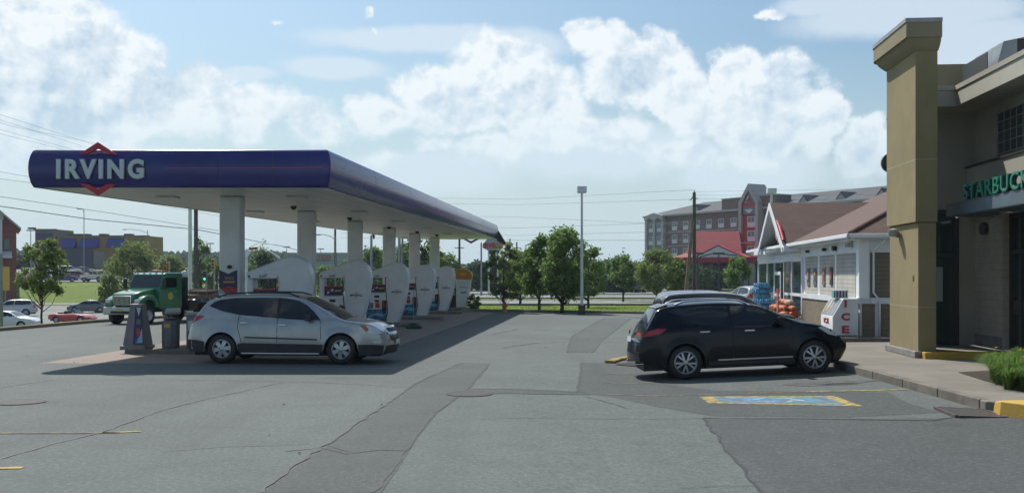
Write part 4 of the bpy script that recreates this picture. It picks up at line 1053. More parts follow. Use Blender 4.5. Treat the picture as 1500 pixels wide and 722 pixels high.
# ------------------------------------------------------------------ gas station canopy
Yf, Yb = 26.6, 71.0
FL, FR, BR, BL = (-12.45, Yf), (-4.79, Yf), (xat(728, Yb), Yb), (xat(598, Yb), Yb)
ZF, ZB = 4.49, 4.74
def zc_(y): return ZF+(ZB-ZF)*(y-Yf)/(Yb-Yf)
def offset_quad(o):
    P = [Vector(p) for p in (FL, FR, BR, BL)]; out = []
    for i in range(4):
        a, b, c2 = P[i-1], P[i], P[(i+1) % 4]
        d1, d2 = (b-a).normalized(), (c2-b).normalized(); n1_, n2_ = Vector((d1.y, -d1.x)), Vector((d2.y, -d2.x))
        bis = (n1_+n2_).normalized(); out.append(b+bis*(o/max(.3, bis.dot(n1_))))
    return out
def sweep(prof):
    mb = MB(); rings = []
    for o, z in prof:
        P = offset_quad(o); Q = []
        for i in range(4):                                 # round the corners a little
            a, b, c2 = P[i-1], P[i], P[(i+1) % 4]; d1, d2 = (a-b).normalized(), (c2-b).normalized(); rr = .07
            for k in range(5):
                f = k/4; p = (b+d1*rr)*(1-f)**2+b*2*f*(1-f)+(b+d2*rr)*f*f; Q.append((p.x, p.y, zc_(p.y)+z))
        rings.append(Q)
    n = len(rings[0])
    for r_ in rings: mb.v += r_
    for j in range(len(rings)-1):
        for i in range(n): mb.f.append((j*n+i, j*n+(i+1) % n, (j+1)*n+(i+1) % n, (j+1)*n+i))
    return mb, n
t = thing('gas_station_canopy', 'long white-bellied canopy with glossy blue fascia over the fuel pumps', 'canopy', ((FL[0]+FR[0])/2, Yf, 0))
def W_(o):                                                 # parts are modelled in world coordinates
    o.matrix_parent_inverse = Matrix.Translation(-Vector(t.location)); return o
prof = [(-.12,.0),(-.01,.0),(.015,.03),(.055,.14),(.085,.32),(.095,.50),(.085,.68),(.055,.84),(.015,.95),(-.04,.99),(-.20,1.0)]
mb, n = sweep(prof); W_(obj('fascia', mb, 'blue', t, smooth='all'))
mb, n = sweep([(.094,.492),(.0985,.50),(.098,.512),(.093,.52)])
stripe_mb = mb
mb2, _n = sweep([(.0775,.375),(.0825,.39),(.0865,.41),(.0885,.425)])
keep2 = []
for f in mb2.f:
    cx_ = sum(mb2.v[i][0] for i in f)/len(f); cy_ = sum(mb2.v[i][1] for i in f)/len(f)
    if cx_ > -4.95+.0845*(cy_-Yf) and cy_ < Yb-.3: keep2.append(f)
mb2.f = keep2; W_(obj('reflection_stripe', mb2, 'white', t, smooth='all'))  # pale reflection along the side fascia, painted as a white strip
keep = []
for xj in (-11.0+.35, -7.6, -6.2):
    m_ = MB()
    for (o1, z1), (o2, z2) in zip(prof[1:], prof[2:]): m_.add([(xj-.006, Yf-o1-.003, zc_(Yf)+z1), (xj+.006, Yf-o1-.003, zc_(Yf)+z1), (xj+.006, Yf-o2-.003, zc_(Yf)+z2), (xj-.006, Yf-o2-.003, zc_(Yf)+z2)], [(0,1,2,3)])
    W_(obj('panel_joint', m_, 'dark', t))
for yj in (32, 38, 44, 50, 56, 62, 67):
    m_ = MB(); f_ = (yj-Yf)/(Yb-Yf); xs_ = FR[0]+(BR[0]-FR[0])*f_
    for (o1, z1), (o2, z2) in zip(prof[1:], prof[2:]): m_.add([(xs_+o1+.004, yj-.012, zc_(yj)+z1), (xs_+o1+.004, yj+.012, zc_(yj)+z1), (xs_+o2+.004, yj+.012, zc_(yj)+z2), (xs_+o2+.004, yj-.012, zc_(yj)+z2)], [(0,1,2,3)])
    W_(obj('panel_joint', m_, 'dark', t))
for f in mb.f:
    cx_ = sum(mb.v[i][0] for i in f)/len(f); cy_ = sum(mb.v[i][1] for i in f)/len(f)
    if not (cy_ < Yf+.2 and cx_ < -5.2): keep.append(f)
mb.f = keep; yv = Yf-.100; mb.add([(-9.0,yv,zc_(Yf)+.495),(-4.9,yv,zc_(Yf)+.492),(-4.9,yv,zc_(Yf)+.512),(-9.0,yv,zc_(Yf)+.505)],[(0,1,2,3)]); W_(obj('stripe', mb, 'red', t, smooth='all'))
roof = MB(); P = offset_quad(-.25); roof.v = [(p.x, p.y, zc_(p.y)+.985) for p in P]; roof.f = [(0,1,2,3)]; W_(obj('roof_deck', roof, 'lgrey', t))
P = offset_quad(-.10); so = MB(); so.v = [(p.x, p.y, zc_(p.y)+.012) for p in P]; so.f = [(3,2,1,0)]; W_(obj('soffit', so, 'soffit', t))
rows = MB()
for i in range(1, 12):
    f = i/12; y0, y1 = Yf+.15, Yb-.15
    a = Vector(FL).lerp(Vector(FR), f); b = Vector(BL).lerp(Vector(BR), f)
    rows.add([(a.x-.008, y0, zc_(y0)+.008), (a.x+.008, y0, zc_(y0)+.008), (b.x+.008, y1, zc_(y1)+.008), (b.x-.008, y1, zc_(y1)+.008)], [(0,1,2,3)])
W_(obj('soffit_joints', rows, 'lgrey', t))
COLS = [(341,30.0),(450,37.5),(520.7,45.0),(570.6,52.5),(607.5,60.0),(637,67.5)]
for px, y in COLS:
    x = xat(px, y); W_(obj('column', MB().box(x-.32, x+.29, y-.30, y+.30, 0, zc_(y)+.01), 'column', t, bevel=.07, seg=4))
    W_(obj('column_collar', MB().box(x-.335, x+.305, y-.315, y+.315, zc_(y)-.42, zc_(y)-.0), 'column', t, bevel=.07, seg=4))
rnd = random.Random(2)
for px, y in COLS:                                          # flat luminaires and dark cameras under the soffit
    for dx in (-1.9, 1.9):
        x = xat(px, y)+dx; W_(obj('luminaire', MB().box(x-.28, x+.28, y-.28, y+.28, zc_(y)-.05, zc_(y)+.005), 'white', t, bevel=.02))
for px, y in ((430,34.5),(512,42),(570,51),(611,57),(640,62)):
    x = xat(px, y); W_(obj('camera_dome', MB().lathe([(0,-.13),(.06,-.11),(.10,-.05),(.11,.0)], (x, y, zc_(y)+.01), 16), 'dark', t, smooth='all'))
me_o = text('lettering', 'IRVING', .6, 'letter', t, (0,0,0), width=2.27, height=.52, depth=.02, bold=.010, bevel=.02, spacing=1.28)
me_o.matrix_parent_inverse = Matrix.Translation(-Vector(t.location)); me_o.location = (xat(81, 26.4), Yf-.135, 4.49+(272-262)*26.5/1500+.03)
def chevron(name, cx, cz, up, y, half=.44, h=.30, w=.15, m='red', axis='X'):
    s = 1 if up else -1
    P = [(-half, 0), (0, s*h), (half, 0), (half-.20, -s*0), (0, s*(h-w-.02)), (-half+.20, 0)]
    if axis == 'X': mb = MB().prism([(cx+a, cz+b) for a, b in P], y-.05, y+.03, 'XZ')
    else: mb = MB().prism([(cx+a, cz+b) for a, b in P], y-.03, y+.05, 'YZ')
    return W_(obj(name, mb, m, t, bevel=.008))
yy = Yf-.12; cx = xat(144, yy)
chevron('chevron', cx, 4.49+.86, True, yy, .46, .30); chevron('chevron', cx, 4.49+.08, False, yy, .46, .30)
# side and back emblems: only their tips stick out above and below the fascia
for yv, xs in ((62.0, -8.28),): chevron('chevron', yv, zc_(yv)+.05, False, xs-.1, .46, .32, m='dark', axis='Y')
cx2 = xat(690, 71.2); chevron('chevron', cx2, zc_(Yb)+.04, False, Yb+.22, .6, .34, m='dark')
W_(obj('end_emblem', MB().prism([(xat(728,71.4),EYE+(404-334)*71.4/F),(xat(742,71.4),EYE+(404-357)*71.4/F),(xat(741,71.4),EYE+(404-360)*71.4/F),(xat(728,71.4),EYE+(404-353)*71.4/F)], 71.3, 71.5), 'dark', t))
CANOPY = t

# --- fuel pumps
A['posterblue'] = mat('poster_blue', (.02,.05,.22), .4); A['posternavy'] = mat('poster_navy', (.025,.022,.09), .4)
A['aqua'] = mat('pump_skirt_aqua', (.03,.20,.34), .35, col2=(.015,.05,.16), vscale=4, lo=.4, hi=.6)
A['redp'] = mat('poster_red', (.42,.03,.03), .4); A['ypost'] = mat('poster_yellow', (.55,.36,.04), .5)
A['orange'] = mat('orange_cap', (.55,.24,.02), .4, var=.2, vscale=6); A['navytext'] = mat('navy_lettering', (.03,.03,.09), .4)
A['greenp'] = mat('green_rubber', (.01,.06,.04), .5)
def pump_parts(t, detail=True):
    s = MB().prism([(.94,.0),(1.44,.0),(1.60,.5),(1.75,1.0),(1.86,1.58),(1.905,1.95),(1.885,2.2),(1.80,2.42),(1.65,2.57),(1.45,2.65),(1.2,2.63),(.9,2.52),(.5,2.36),(0,2.18),(0,1.98),(.94,1.98)], -.30, .30, 'XZ')
    obj('shell', s, 'shell', t, bevel=.11, seg=4)
    obj('post', MB().box(.02,.20,-.22,.22,1.3,2.0), 'shell', t, bevel=.03)
    obj('header', MB().box(.05,.93,-.325,-.27,2.0,2.13), 'shell', t, bevel=.01)
    text('header_lettering', 'self', .13, 'navytext', t, (.42,-.332,2.025), width=.22, height=.10, depth=.002)
    obj('emblem_dot', MB().cyl((.12,-.335,2.06),(.12,-.32,2.06),.035), 'navytext', t)
    obj('cabinet', MB().box(.02,.95,-.24,.24,.0,1.32), 'shell', t, bevel=.03)
    obj('skirt', MB().box(.035,.93,-.252,-.235,.04,.62), 'aqua', t)
    obj('skirt_swirl', MB().prism([(.1,.2),(.4,.36),(.8,.3),(.9,.42),(.5,.46),(.2,.34)], -.256,-.25), 'p_white' if False else 'lblue', t)
    for x0,x1,z0,z1,m in ((.40,.62,1.12,1.22,'dark'),(.42,.60,.93,1.03,'dark'),(.44,.62,.68,.90,'redp'),(.22,.34,.66,.90,'grey'),(.06,.19,.64,1.05,'posterblue')):
        obj('display' if m=='dark' else 'grade_panel', MB().box(x0,x1,-.262,-.235,z0,z1), m, t, bevel=.006)
    obj('nozzle_boot', MB().box(.74,.92,-.33,-.22,.55,1.0), 'dark', t, bevel=.03)
    obj('nozzle', MB().tube([(.83,-.40,.72),(.83,-.38,.95),(.83,-.30,1.02)], [.03,.035,.02], 8), 'redp', t)
    tp = obj('advert_topper', MB().box(.10,.88,-.14,-.02,1.34,1.70), 'lgrey', t, bevel=.01)
    obj('poster', MB().box(.14,.84,-.150,-.141,1.37,1.67), 'posternavy', tp)
    rn = random.Random(5)
    for k in range(7):
        x, z = rn.uniform(.18,.5), rn.uniform(1.42,1.6); r_ = rn.uniform(.025,.05)
        obj('poster_print', MB().prism([(x-r_,z-r_),(x+r_*.6,z-r_),(x+r_*1.3,z+r_),(x-r_*.5,z+r_)], -.153-.0004*k, -.150), ('redp','p_lightsilver','posterblue')[k%3], tp)
    obj('poster_print', MB().box(.58,.80,-.153,-.150,1.50,1.56), 'ypost', tp)
    obj('poster_print', MB().box(.12,.86,-.155,-.14,1.66,1.70), 'redp', tp)
    obj('hose', MB().tube([(.90,-.29,1.98),(.91,-.36,1.8),(.93,-.38,1.45),(.98,-.42,.95),(1.02,-.45,.5),(.96,-.46,.28),(.86,-.44,.32),(.82,-.41,.6),(.83,-.40,.75)], .018, 8), 'black', t, smooth='all')
    lg = text('lettering', 'IRVING', .12, 'navytext', t, (1.17,-.306,1.33), width=.44, height=.085, depth=.002, bold=.003)
    ch = MB().prism([(1.30,1.435),(1.39,1.485),(1.48,1.435),(1.455,1.435),(1.39,1.468),(1.325,1.435)], -.308,-.3); ch.prism([(1.34,1.31),(1.39,1.28),(1.44,1.31),(1.42,1.31),(1.39,1.295),(1.36,1.31)], -.308,-.3)
    obj('chevron_mark', ch, 'redp', t)
A['lblue'] = mat('pale_aqua', (.20,.42,.52), .4)
proto = thing('fuel_pump', '', 'fuel pump', group='white fuel pumps under the canopy'); pump_parts(proto)
PL = ['white fuel pump nearest the camera, behind the silver crossover', 'second white fuel pump from the camera, above the silver hood', 'third white fuel pump, with blue skirt in full view', 'fourth white fuel pump, left of the thin one with a long hanging hose', 'fifth white fuel pump, just left of the orange-capped one']
for i, (px, y) in enumerate(COLS[:5]):
    o = proto if i == 0 else copy_tree(proto)
    y0 = y-.15; x = xat(px, y)+.5
    o.location = (x, y0, .13); o.rotation_euler = (0,0,R(-3)); o['label'] = PL[i]
# diesel pump with orange cap
y = 67.4; o = thing('fuel_pump', 'slim diesel pump with orange cap at the far end of the row', 'fuel pump', (xat(664.5, y), y, .13), R(-3), 'white fuel pumps under the canopy')
obj('shell', MB().prism([(.18,0),(.85,0),(1.0,.7),(1.12,1.4),(1.18,1.9),(.18,1.9)], -.28,.28), 'shell', o, bevel=.06)
obj('cap', MB().prism([(.0,1.86),(1.18,1.80),(1.27,2.0),(1.22,2.25),(1.0,2.45),(.65,2.55),(.3,2.5),(.0,2.35)], -.33,.33), 'orange', o, bevel=.10, seg=4)
obj('cap_badge', MB().box(.45,.85,-.34,-.32,2.08,2.30), 'ypost', o, bevel=.01)
obj('cabinet', MB().box(-.35,.2,-.25,.25,0,1.25), 'dark', o, bevel=.03); obj('screen_panel', MB().box(-.3,.12,-.26,-.24,.8,1.15), 'lgrey', o)
obj('hose', MB().tube([(.1,-.28,1.8),(.0,-.36,1.3),(-.05,-.4,.6),(-.15,-.4,.3),(-.25,-.36,.8)], .02, 8), 'black', o, smooth='all')
text('lettering', 'IRVING', .1, 'navytext', o, (.42,-.285,1.28), width=.5, height=.09, depth=.002); obj('print_band', MB().box(.5,.85,-.285,-.28,.95,1.03), 'navytext', o)
# islands: concrete plinths under every pump
for i, (px, y) in enumerate(COLS):
    cx = xat(px, y); x0, x1 = (cx-2.75, cx+2.75) if i else (-10.95, cx+2.8)
    isl = struct(obj('pump_island', MB().box(x0, x1, y-1.1, y+.85, -.05, .13), 'kerb', bevel=.04))
# things that stand on the first island
def at_island(px): return xat(px, 29.4)
A['purplegrey'] = mat('stand_grey_plastic', (.20,.18,.20), .55, var=.15, vscale=3)
o = thing('poster_stand', 'tapered grey plastic stand with a windscreen poster on the end of the nearest island', 'advertising stand', (at_island(203), 29.35, .13)); o.scale = (.78, 1, 1)
bm = MB(); hx0, hx1 = .42, .21
for (z, hx, hy) in (): pass
bm.add([(-.42,-.36,0),(.42,-.36,0),(.42,.36,0),(-.42,.36,0),(-.22,-.15,1.27),(.24,-.15,1.27),(.24,.15,1.27),(-.22,.15,1.27)], [(0,3,2,1),(4,5,6,7),(0,1,5,4),(1,2,6,5),(2,3,7,6),(3,0,4,7)])
obj('shell', bm, 'purplegrey', o, bevel=.03); obj('base', MB().box(-.47,.45,-.42,.40,-.02,.10), 'purplegrey', o, bevel=.02)
def on_front(a, b, off=.006):                               # point on the stand's sloping front: a across, b up
    f = b/1.27; hx = .42+( .23-.42)*f; return Vector((a*hx, -.36+.21*f-off, b))
def fpoly(pts, off=.006): return MB().add([on_front(a, b, off) for a, b in pts], [tuple(range(len(pts)))])
obj('poster_frame', fpoly([(-.05,.13),(.93,.13),(.93,1.19),(-.05,1.19)]), 'dark', o); ps = obj('poster', fpoly([(.0,.17),(.87,.17),(.86,1.12),(.0,1.12)], .010), 'posternavy', o)
obj('poster_print', fpoly([(.1,1.17),(.83,1.17),(.45,.93)], .013), 'p_lightsilver', ps); obj('poster_print', fpoly([(.15,.17),(.85,.17),(.85,.6),(.5,.35)], .014), 'lblue', ps)
obj('poster_print', fpoly([(.2,.44),(.42,.30),(.66,.40),(.62,.56),(.3,.60)], .016), 'redp', ps); obj('poster_print', fpoly([(.2,.70),(.7,.70),(.7,.84),(.2,.84)], .015), 'grey', ps); obj('poster_print', fpoly([(.05,.20),(.35,.20),(.3,.32),(.05,.34)], .015), 'posterblue', ps)
o = thing('litter_bin', 'grey octagonal litter bin with yellow sticker on the nearest island', 'litter bin', (at_island(248.5), 29.5, .13))
obj('drum', MB().lathe([(0,0),(.24,0),(.255,.06),(.262,.74),(.25,.78),(.20,.80),(.0,.80)], n=10), 'grey', o, bevel=.008)
obj('lid_ring', MB().lathe([(.19,.79),(.21,.84),(.10,.87),(.0,.87)], n=16), 'dark', o, smooth='all'); obj('sticker', MB().box(-.10,.06,-.262,-.256,.60,.70), 'ypost', o)
obj('handle', MB().tube([(0,-.06,.86),(0,0,.93),(0,.06,.86)], .01, 6), 'steel', o)
o = thing('service_box', 'tall narrow grey box with a paper notice behind the tail of the silver crossover', 'service box', (xat(285.5, 29.6), 29.6, .13))
obj('cabinet', MB().box(-.19,.22,-.2,.2,0,.96), 'purplegrey', o, bevel=.015); obj('top', MB().box(-.22,.25,-.23,.23,.94,1.02), 'lgrey', o, bevel=.01); obj('notice', MB().box(-.14,.04,-.21,-.2,.50,.78), 'letter', o)
# winning poster on the first column
o = thing('column_poster', 'dark blue promotional poster strapped round the nearest white column', 'poster', (xat(341,30)-.02, 30-.352, 0))
def curved(pts, m, off, nm='poster_print', parent=o):
    bm = bmesh.new(); bm.faces.new([bm.verts.new((a, b, 0)) for a, b in pts]); g = -.35
    while g < .36:
        bmesh.ops.bisect_plane(bm, geom=bm.verts[:]+bm.edges[:]+bm.faces[:], plane_co=(g+.0003,0,0), plane_no=(1,0,0)); g += .05
    for v in bm.verts:
        th = v.co.x/.345; z = v.co.y; v.co = Vector((v.co.x*.98, .05-off*.9, z))
    return obj(nm, bm, m, parent)
zt_ = lambda py: EYE-(py-HOR)*29.65/1500
sheet = curved([(-.30,zt_(430)),(.24,zt_(430)),(.24,zt_(395)),(-.03,zt_(401)),(-.30,zt_(395))], 'posternavy', .010, 'sheet')
curved([(-.28,zt_(429.5)),(.22,zt_(429.5)),(.24,zt_(424)),(.0,zt_(419)),(-.3,zt_(424))], 'redp', .014, 'poster_print', sheet)
curved([(-.3,zt_(430)),(-.1,zt_(430)),(-.3,zt_(421))], 'lblue', .016, 'poster_print', sheet)
tx = text('lettering', 'WIN', .1, 'ypost', sheet, (-.13, .026, zt_(410)), width=.26, height=.10, depth=.002)
obj('print_band', MB().box(-.16,.16,.022,.032,zt_(414),zt_(411.8)), 'ypost', sheet)
obj('bracket', MB().lathe([(0,-.06),(.07,-.03),(.07,.03),(0,.06)], (.03,-.04,zt_(391)), 12), 'dark', o, smooth='all')
# weighted stands with thin poles beside the islands
for (px, py, lab) in ((606, 481, 'green weighted base with a thin pole beside the third island'), (654, 457, 'green weighted base with a white hose drum beside the fifth island')):
    x, y = gp(px, py); o = thing('weighted_base', lab, 'sign base', (x, y, .005))
    obj('base', MB().lathe([(0,0),(.34,0),(.32,.12),(.16,.22),(.05,.25),(0,.25)], n=16), 'greenp', o, smooth='all')
    if px < 620: obj('pole', MB().cyl((0,0,.2),(0,0,1.7),.012), 'lgrey', o)
    else: obj('drum', MB().lathe([(0,-.14),(.10,-.13),(.13,0),(.10,.13),(0,.14)], (0,-.05,.36), 14, 'X'), 'white', o, smooth='all')

# ------------------------------------------------------------------ green flat-bed truck
A['truckgreen'] = paint('paint_truck_green', (.010,.17,.075), 0, .25)
A['deckwood'] = mat('deck_timber', (.24,.19,.14), .85, var=.4, vscale=5)
def truck():
    t = thing('flatbed_truck', 'green conventional-cab flatbed truck waiting behind the grey poster stand', 'truck')
    hood = MB().prism([(1.75,.95),(3.35,.95),(3.42,1.05),(3.42,1.50),(3.30,1.62),(2.6,1.76),(1.75,1.86)], -.72, .72, 'XZ'); obj('hood', hood, 'truckgreen', t, bevel=.09, seg=3)
    cab = MB().prism([(-.05,.75),(1.8,.75),(1.8,1.86),(1.45,2.62),(1.2,2.70),(-.05,2.70)], -1.02, 1.02, 'XZ'); cb = obj('cab', cab, 'truckgreen', t, bevel=.08, seg=3)
    n_ = Vector((.76,0,.35)).normalized()*.03
    obj('windscreen', MB().add([Vector(p)+n_ for p in ((1.765,-.9,1.93),(1.765,.9,1.93),(1.475,.86,2.55),(1.475,-.86,2.55))], [(0,1,2,3)]), 'glass2', t)
    obj('windscreen_divider', MB().box(1.55,1.75,-.02,.02,1.95,2.5, Matrix.Translation((0.07,0,0))), 'dark', t) if False else None
    for sd in (-1, 1):
        f = MB().prism([(1.95,.86),(2.0,1.12),(2.15,1.38),(2.4,1.52),(2.85,1.52),(3.2,1.42),(3.45,1.2),(3.5,.95),(3.22,.95),(3.16,1.1),(3.0,1.24),(2.62,1.28),(2.35,1.15),(2.22,.86)], sd*.62, sd*1.14, 'XZ'); obj('fender', f, 'truckgreen', t, bevel=.07, seg=3)
        obj('headlight', MB().box(3.36,3.48,sd*.92-.16,sd*.92+.16,1.12,1.32), 'head', t, bevel=.04)
        obj('side_window', MB().prism([(.45,1.92),(1.62,1.90),(1.40,2.42),(.45,2.42)], sd*1.025-.004, sd*1.025+.004), 'glass', t)
        obj('door_seam', MB().prism([(.33,.85),(.35,.85),(.35,2.5),(.33,2.5)], sd*1.024-.002, sd*1.024+.002), 'black', t)
        obj('door_emblem', MB().cyl((.95,sd*1.02,1.45),(.95,sd*1.03,1.45),.2,n=20), 'plate', t)
        obj('door_handle', MB().box(.45,.62,sd*1.03-.015,sd*1.03+.015,1.68,1.72), 'chrome', t)
        obj('fuel_tank', MB().box(.1,1.35,sd*.72,sd*1.08,.42,.82) if sd else None, 'rim', t, bevel=.12, seg=4)
        obj('step', MB().box(.2,1.3,sd*1.0,sd*1.14,.56,.60), 'steel', t)
        obj('mirror', MB().box(1.72,1.80,sd*1.16,sd*1.36,1.85,2.35).cyl((1.70,sd*1.0,2.3),(1.74,sd*1.2,2.3),.015).cyl((1.70,sd*1.0,1.9),(1.74,sd*1.2,1.9),.015), 'dark', t)
        add_wheel(t, 2.75, sd*.98, .48, .27, 'truck', .28, sd)
        for dy in (.82, 1.12): add_wheel(t, -1.95, sd*dy-sd*.05, .48, .26, 'truck', .28, sd)
        obj('mud_guard', MB().tube([(-2.62,sd*1.0,.75),(-2.5,sd*1.0,1.06),(-1.95,sd*1.0,1.14),(-1.4,sd*1.0,1.06)], .03, 6).box(-2.5,-1.4,sd*.74,sd*1.22,1.06,1.09), 'lgrey', t)
    g = obj('grille', MB().box(3.40,3.475,-.56,.56,1.0,1.50), 'chrome', t, bevel=.04)
    sl = MB()
    for i in range(13): sl.box(3.474,3.484,-.5+i*.08,-.5+i*.08+.045,1.04,1.46)
    obj('slats', sl, 'dark', g)
    b = obj('bumper', MB().box(3.35,3.62,-1.14,1.14,.52,.92), 'rim', t, bevel=.08, seg=3); obj('air_intake', MB().box(3.615,3.63,-.6,.6,.60,.72), 'black', b); obj('licence_plate', MB().box(3.63,3.64,-.15,.15,.70,.84), 'plate', t)
    for y in (-.8,-.4,0,.4,.8): obj('marker_lamp', MB().box(1.28,1.40,y-.05,y+.05,2.68,2.75), 'amber' if y else 'head', t, bevel=.015)
    obj('beacon_bar', MB().box(.5,.8,-.35,.35,2.70,2.82), 'beacon', t, bevel=.03)
    obj('air_cleaner', MB().lathe([(0,0),(.16,0),(.18,.1),(.18,.3),(0,.36)], (-.25,1.0,2.45), 14), 'white', t, smooth='all')
    obj('frame', MB().box(-3.6,3.3,-.45,.45,.60,.86).box(-3.4,-.3,-.95,.95,.86,1.1), 'black', t)
    obj('headboard', MB().box(-.42,-.30,-1.1,1.1,1.05,2.45), 'dark', t, bevel=.02)
    dk = obj('deck', MB().box(-4.0,-.42,-1.15,1.15,1.28,1.46), 'deckwood', t, bevel=.01); obj('deck_edge', MB().box(-4.02,-.40,-1.18,-1.15,1.24,1.48).box(-4.02,-.40,1.15,1.18,1.24,1.48), 'deckwood', dk)
    rl = MB()
    for sd in (-1, 1):
        rl.tube([(-.5,sd*1.1,1.46),(-.6,sd*1.1,1.78),(-3.8,sd*1.1,1.68),(-3.95,sd*1.1,1.46)], .03, 6)
        for k in range(4): rl.tube([(-1.2-k*.8,sd*1.1,1.46),(-1.3-k*.8,sd*1.1,1.75)], .022, 6)
    obj('rail', rl, 'deckwood', t)
    obj('tool_locker', MB().box(-1.3,-.5,.65,1.1,.62,1.2).box(-1.3,-.5,-1.1,-.65,.62,1.2), 'dark', t, bevel=.02)
    obj('rust_load', MB().box(-3.7,-2.6,-.6,.6,1.47,1.68), 'rust', t, bevel=.05)
    return t
A['beacon'] = mat('beacon_orange', (.55,.14,.03), .3)
t = truck(); t.scale = (.88,)*3
fx, fy = xat(180, 46.4), 46.4
hd = math.atan2(-math.cos(R(20)), -math.sin(R(20)))
t.rotation_euler = (0, 0, hd); t.location = (fx-math.cos(hd)*3.0, fy-math.sin(hd)*3.0, -.02)
TRUCK = t
A['petal2'] = mat('poster_bread', (.42,.24,.10), .5); A['redsign'] = mat('emblem_red', (.50,.02,.03), .4)
A['siding_w'] = siding_mat('siding_white', (.78,.82,.84), .14)
# ------------------------------------------------------------------ coffee house on the right
A['ochre'] = mat('stucco_ochre', (.30,.245,.125), .9, var=.16, vscale=.7, bump=.5, bscale=70)
A['ochre2'] = mat('stucco_cap', (.27,.23,.14), .9, var=.10, vscale=.9, bump=.4, bscale=70)
A['taupe'] = mat('stucco_taupe', (.43,.405,.34), .9, var=.12, vscale=.8, bump=.4, bscale=60)
A['taupe2'] = mat('roof_fascia_taupe', (.46,.44,.38), .8, var=.10, vscale=.7)
A['block'] = brick_mat('split_block', (.37,.34,.275), (.41,.38,.31), (.30,.275,.23), .39, .19, msize=.008, bump=.5)
A['beam'] = mat('beam_blue_grey', (.13,.18,.22), .45, var=.25, vscale=1.5)
A['sgreen'] = mat('letter_face_green', (.03,.22,.14), .3); A['sgreen_d'] = mat('letter_edge_green', (.01,.05,.04), .4)
A['frameb'] = mat('bronze_frame', (.045,.04,.035), .5)
A['inside'] = mat('dim_interior', (.06,.055,.045), .9)
P0 = gp(1345, 524); P0z = WZ
P0 = ((1345-750)/1500*(EYE-WZ)*1500/120, (EYE-WZ)*1500/120)
ang = R(-4.8)
t = thing('coffee_house', 'taupe and ochre stucco coffee house with tall ochre pylon and green letters', 'building', (P0[0], P0[1], WZ), ang)
H_ = lambda py, y: EYE-(py-HOR)*y/F-WZ                      # height above the walk of photo row py at distance y
pyl = obj('pylon', MB().box(0,.42,0,2.38,.16,H_(328,25)), 'ochre', t, bevel=.01)
obj('pylon_upper', MB().box(-.07,.44,-.03,2.42,H_(328,25)+.012,H_(75,24.4)), 'ochre', pyl, bevel=.01)
for zz, xo in ((H_(450,24.5), 0), (H_(235,24.5), 1)):
    obj('stucco_joint', MB().box(-.07*xo-.002, .42+.04*xo+.002, -.03*xo-.002, 2.38, zz, zz+.015), 'taupe', pyl)
obj('plinth', MB().box(-.10,.50,-.08,2.48,0,.16), 'conc', pyl, bevel=.02)
# flaring cap with a rounded far end
zb0, zb1, zt1 = H_(76,24.4), H_(56,24.2), H_(30,24.2)
def cap_outline(o, n=8):
    P = [(-.08-o*1.0, -.04-o*.8), (.455+o*.08, -.04-o*.8), (.455+o*.08, 2.8+o)]
    r_ = .5
    for k in range(n+1): a = math.pi/2*k/n; P.append((-.08-o*1.0+r_-r_*math.sin(a), 2.8+o-r_+r_*math.cos(a)))
    return P
lv = [(.0, zb0), (.07, zb0+.06), (.17, zb0+.17), (.25, zb0+.34), (.27, zb1), (.27, zt1)]; mbc = MB(); n_ = len(cap_outline(0))
for o_, z in lv: mbc.v += [(x, y, z) for x, y in cap_outline(o_)]
for j in range(5):
    for i in range(n_): mbc.f.append((j*n_+i, j*n_+(i+1) % n_, (j+1)*n_+(i+1) % n_, (j+1)*n_+i))
mbc.f += [tuple(range(n_))[::-1], tuple(range(5*n_, 6*n_))]
cp = obj('cap', mbc, 'ochre2', pyl, bevel=.01)
mbl = MB().prism(cap_outline(.29), zt1-.06, zt1+.035, 'XY'); obj('flashing', mbl, 'lgrey', cp)
obj('sconce', MB().lathe([(0,-.02),(.10,0),(.12,.05),(.13,.16),(.0,.20)], (-.17,1.45,H_(349,25.9)+.05), 16).box(-.10,0.0,1.50,1.60,H_(349,25.9)+.02,H_(349,25.9)+.16), 'lgrey', t, smooth=True)
obj('house_number', MB().box(-.004,-.001,.30,.42,H_(412,24.6),H_(404,24.6)), 'frameb', pyl)
# emblem discs on the far face, seen edge on
for (z0, r_, cx_) in ((H_(174,27),.44,.43), (H_(239,27),.26,.10)):
    d = obj('emblem_disc', MB().lathe([(0,2.54),(r_,2.54),(r_,2.66),(r_*.9,2.7),(0,2.7)], (cx_,0,z0), 32, 'Y'), 'frameb', t, smooth=True); obj('ring', MB().lathe([(r_*.86,2.535),(r_*.98,2.535)], (cx_,0,z0), 32, 'Y'), 'sgreen_d', d)
# door bay (faces the camera) and long wall (faces the drive)
WR = 2.45; zs = H_(152,26.4)
obj('bay_wall', MB().box(.40,WR,3.25,3.45,H_(308,27.6),zs+.4), 'taupe', t)
gl = obj('shop_window', MB().box(.50,1.95,3.26,3.28,.12,H_(312,27.6)), 'shopglass', t)
A['shopglass'].node_tree.nodes['Principled BSDF'].inputs['Transmission Weight'].default_value = .0
fr = MB()
for x0, x1, z0, z1 in ((.44,.52,.1,3.5),(1.02,1.06,.1,3.5),(1.93,2.03,.1,3.5),(.44,2.0,H_(377,27.6),H_(371,27.6)),(.44,2.0,.08,.16),(.44,2.0,H_(312,27.6)-.04,H_(308,27.6))): fr.box(x0,x1,3.19,3.27,z0,z1)
obj('window_frame', fr, 'frameb', gl)
A['panelglow'] = mat('reflected_panel', (.34,.42,.40), .5)
obj('poster_or_reflection', MB().box(.56,1.00,3.235,3.25,H_(441,27.6),H_(391,27.6)).box(1.10,1.62,3.235,3.25,H_(441,27.6),H_(391,27.6)), 'panelglow', gl)  # bright reflection in the glass, put in as pale coloured panels
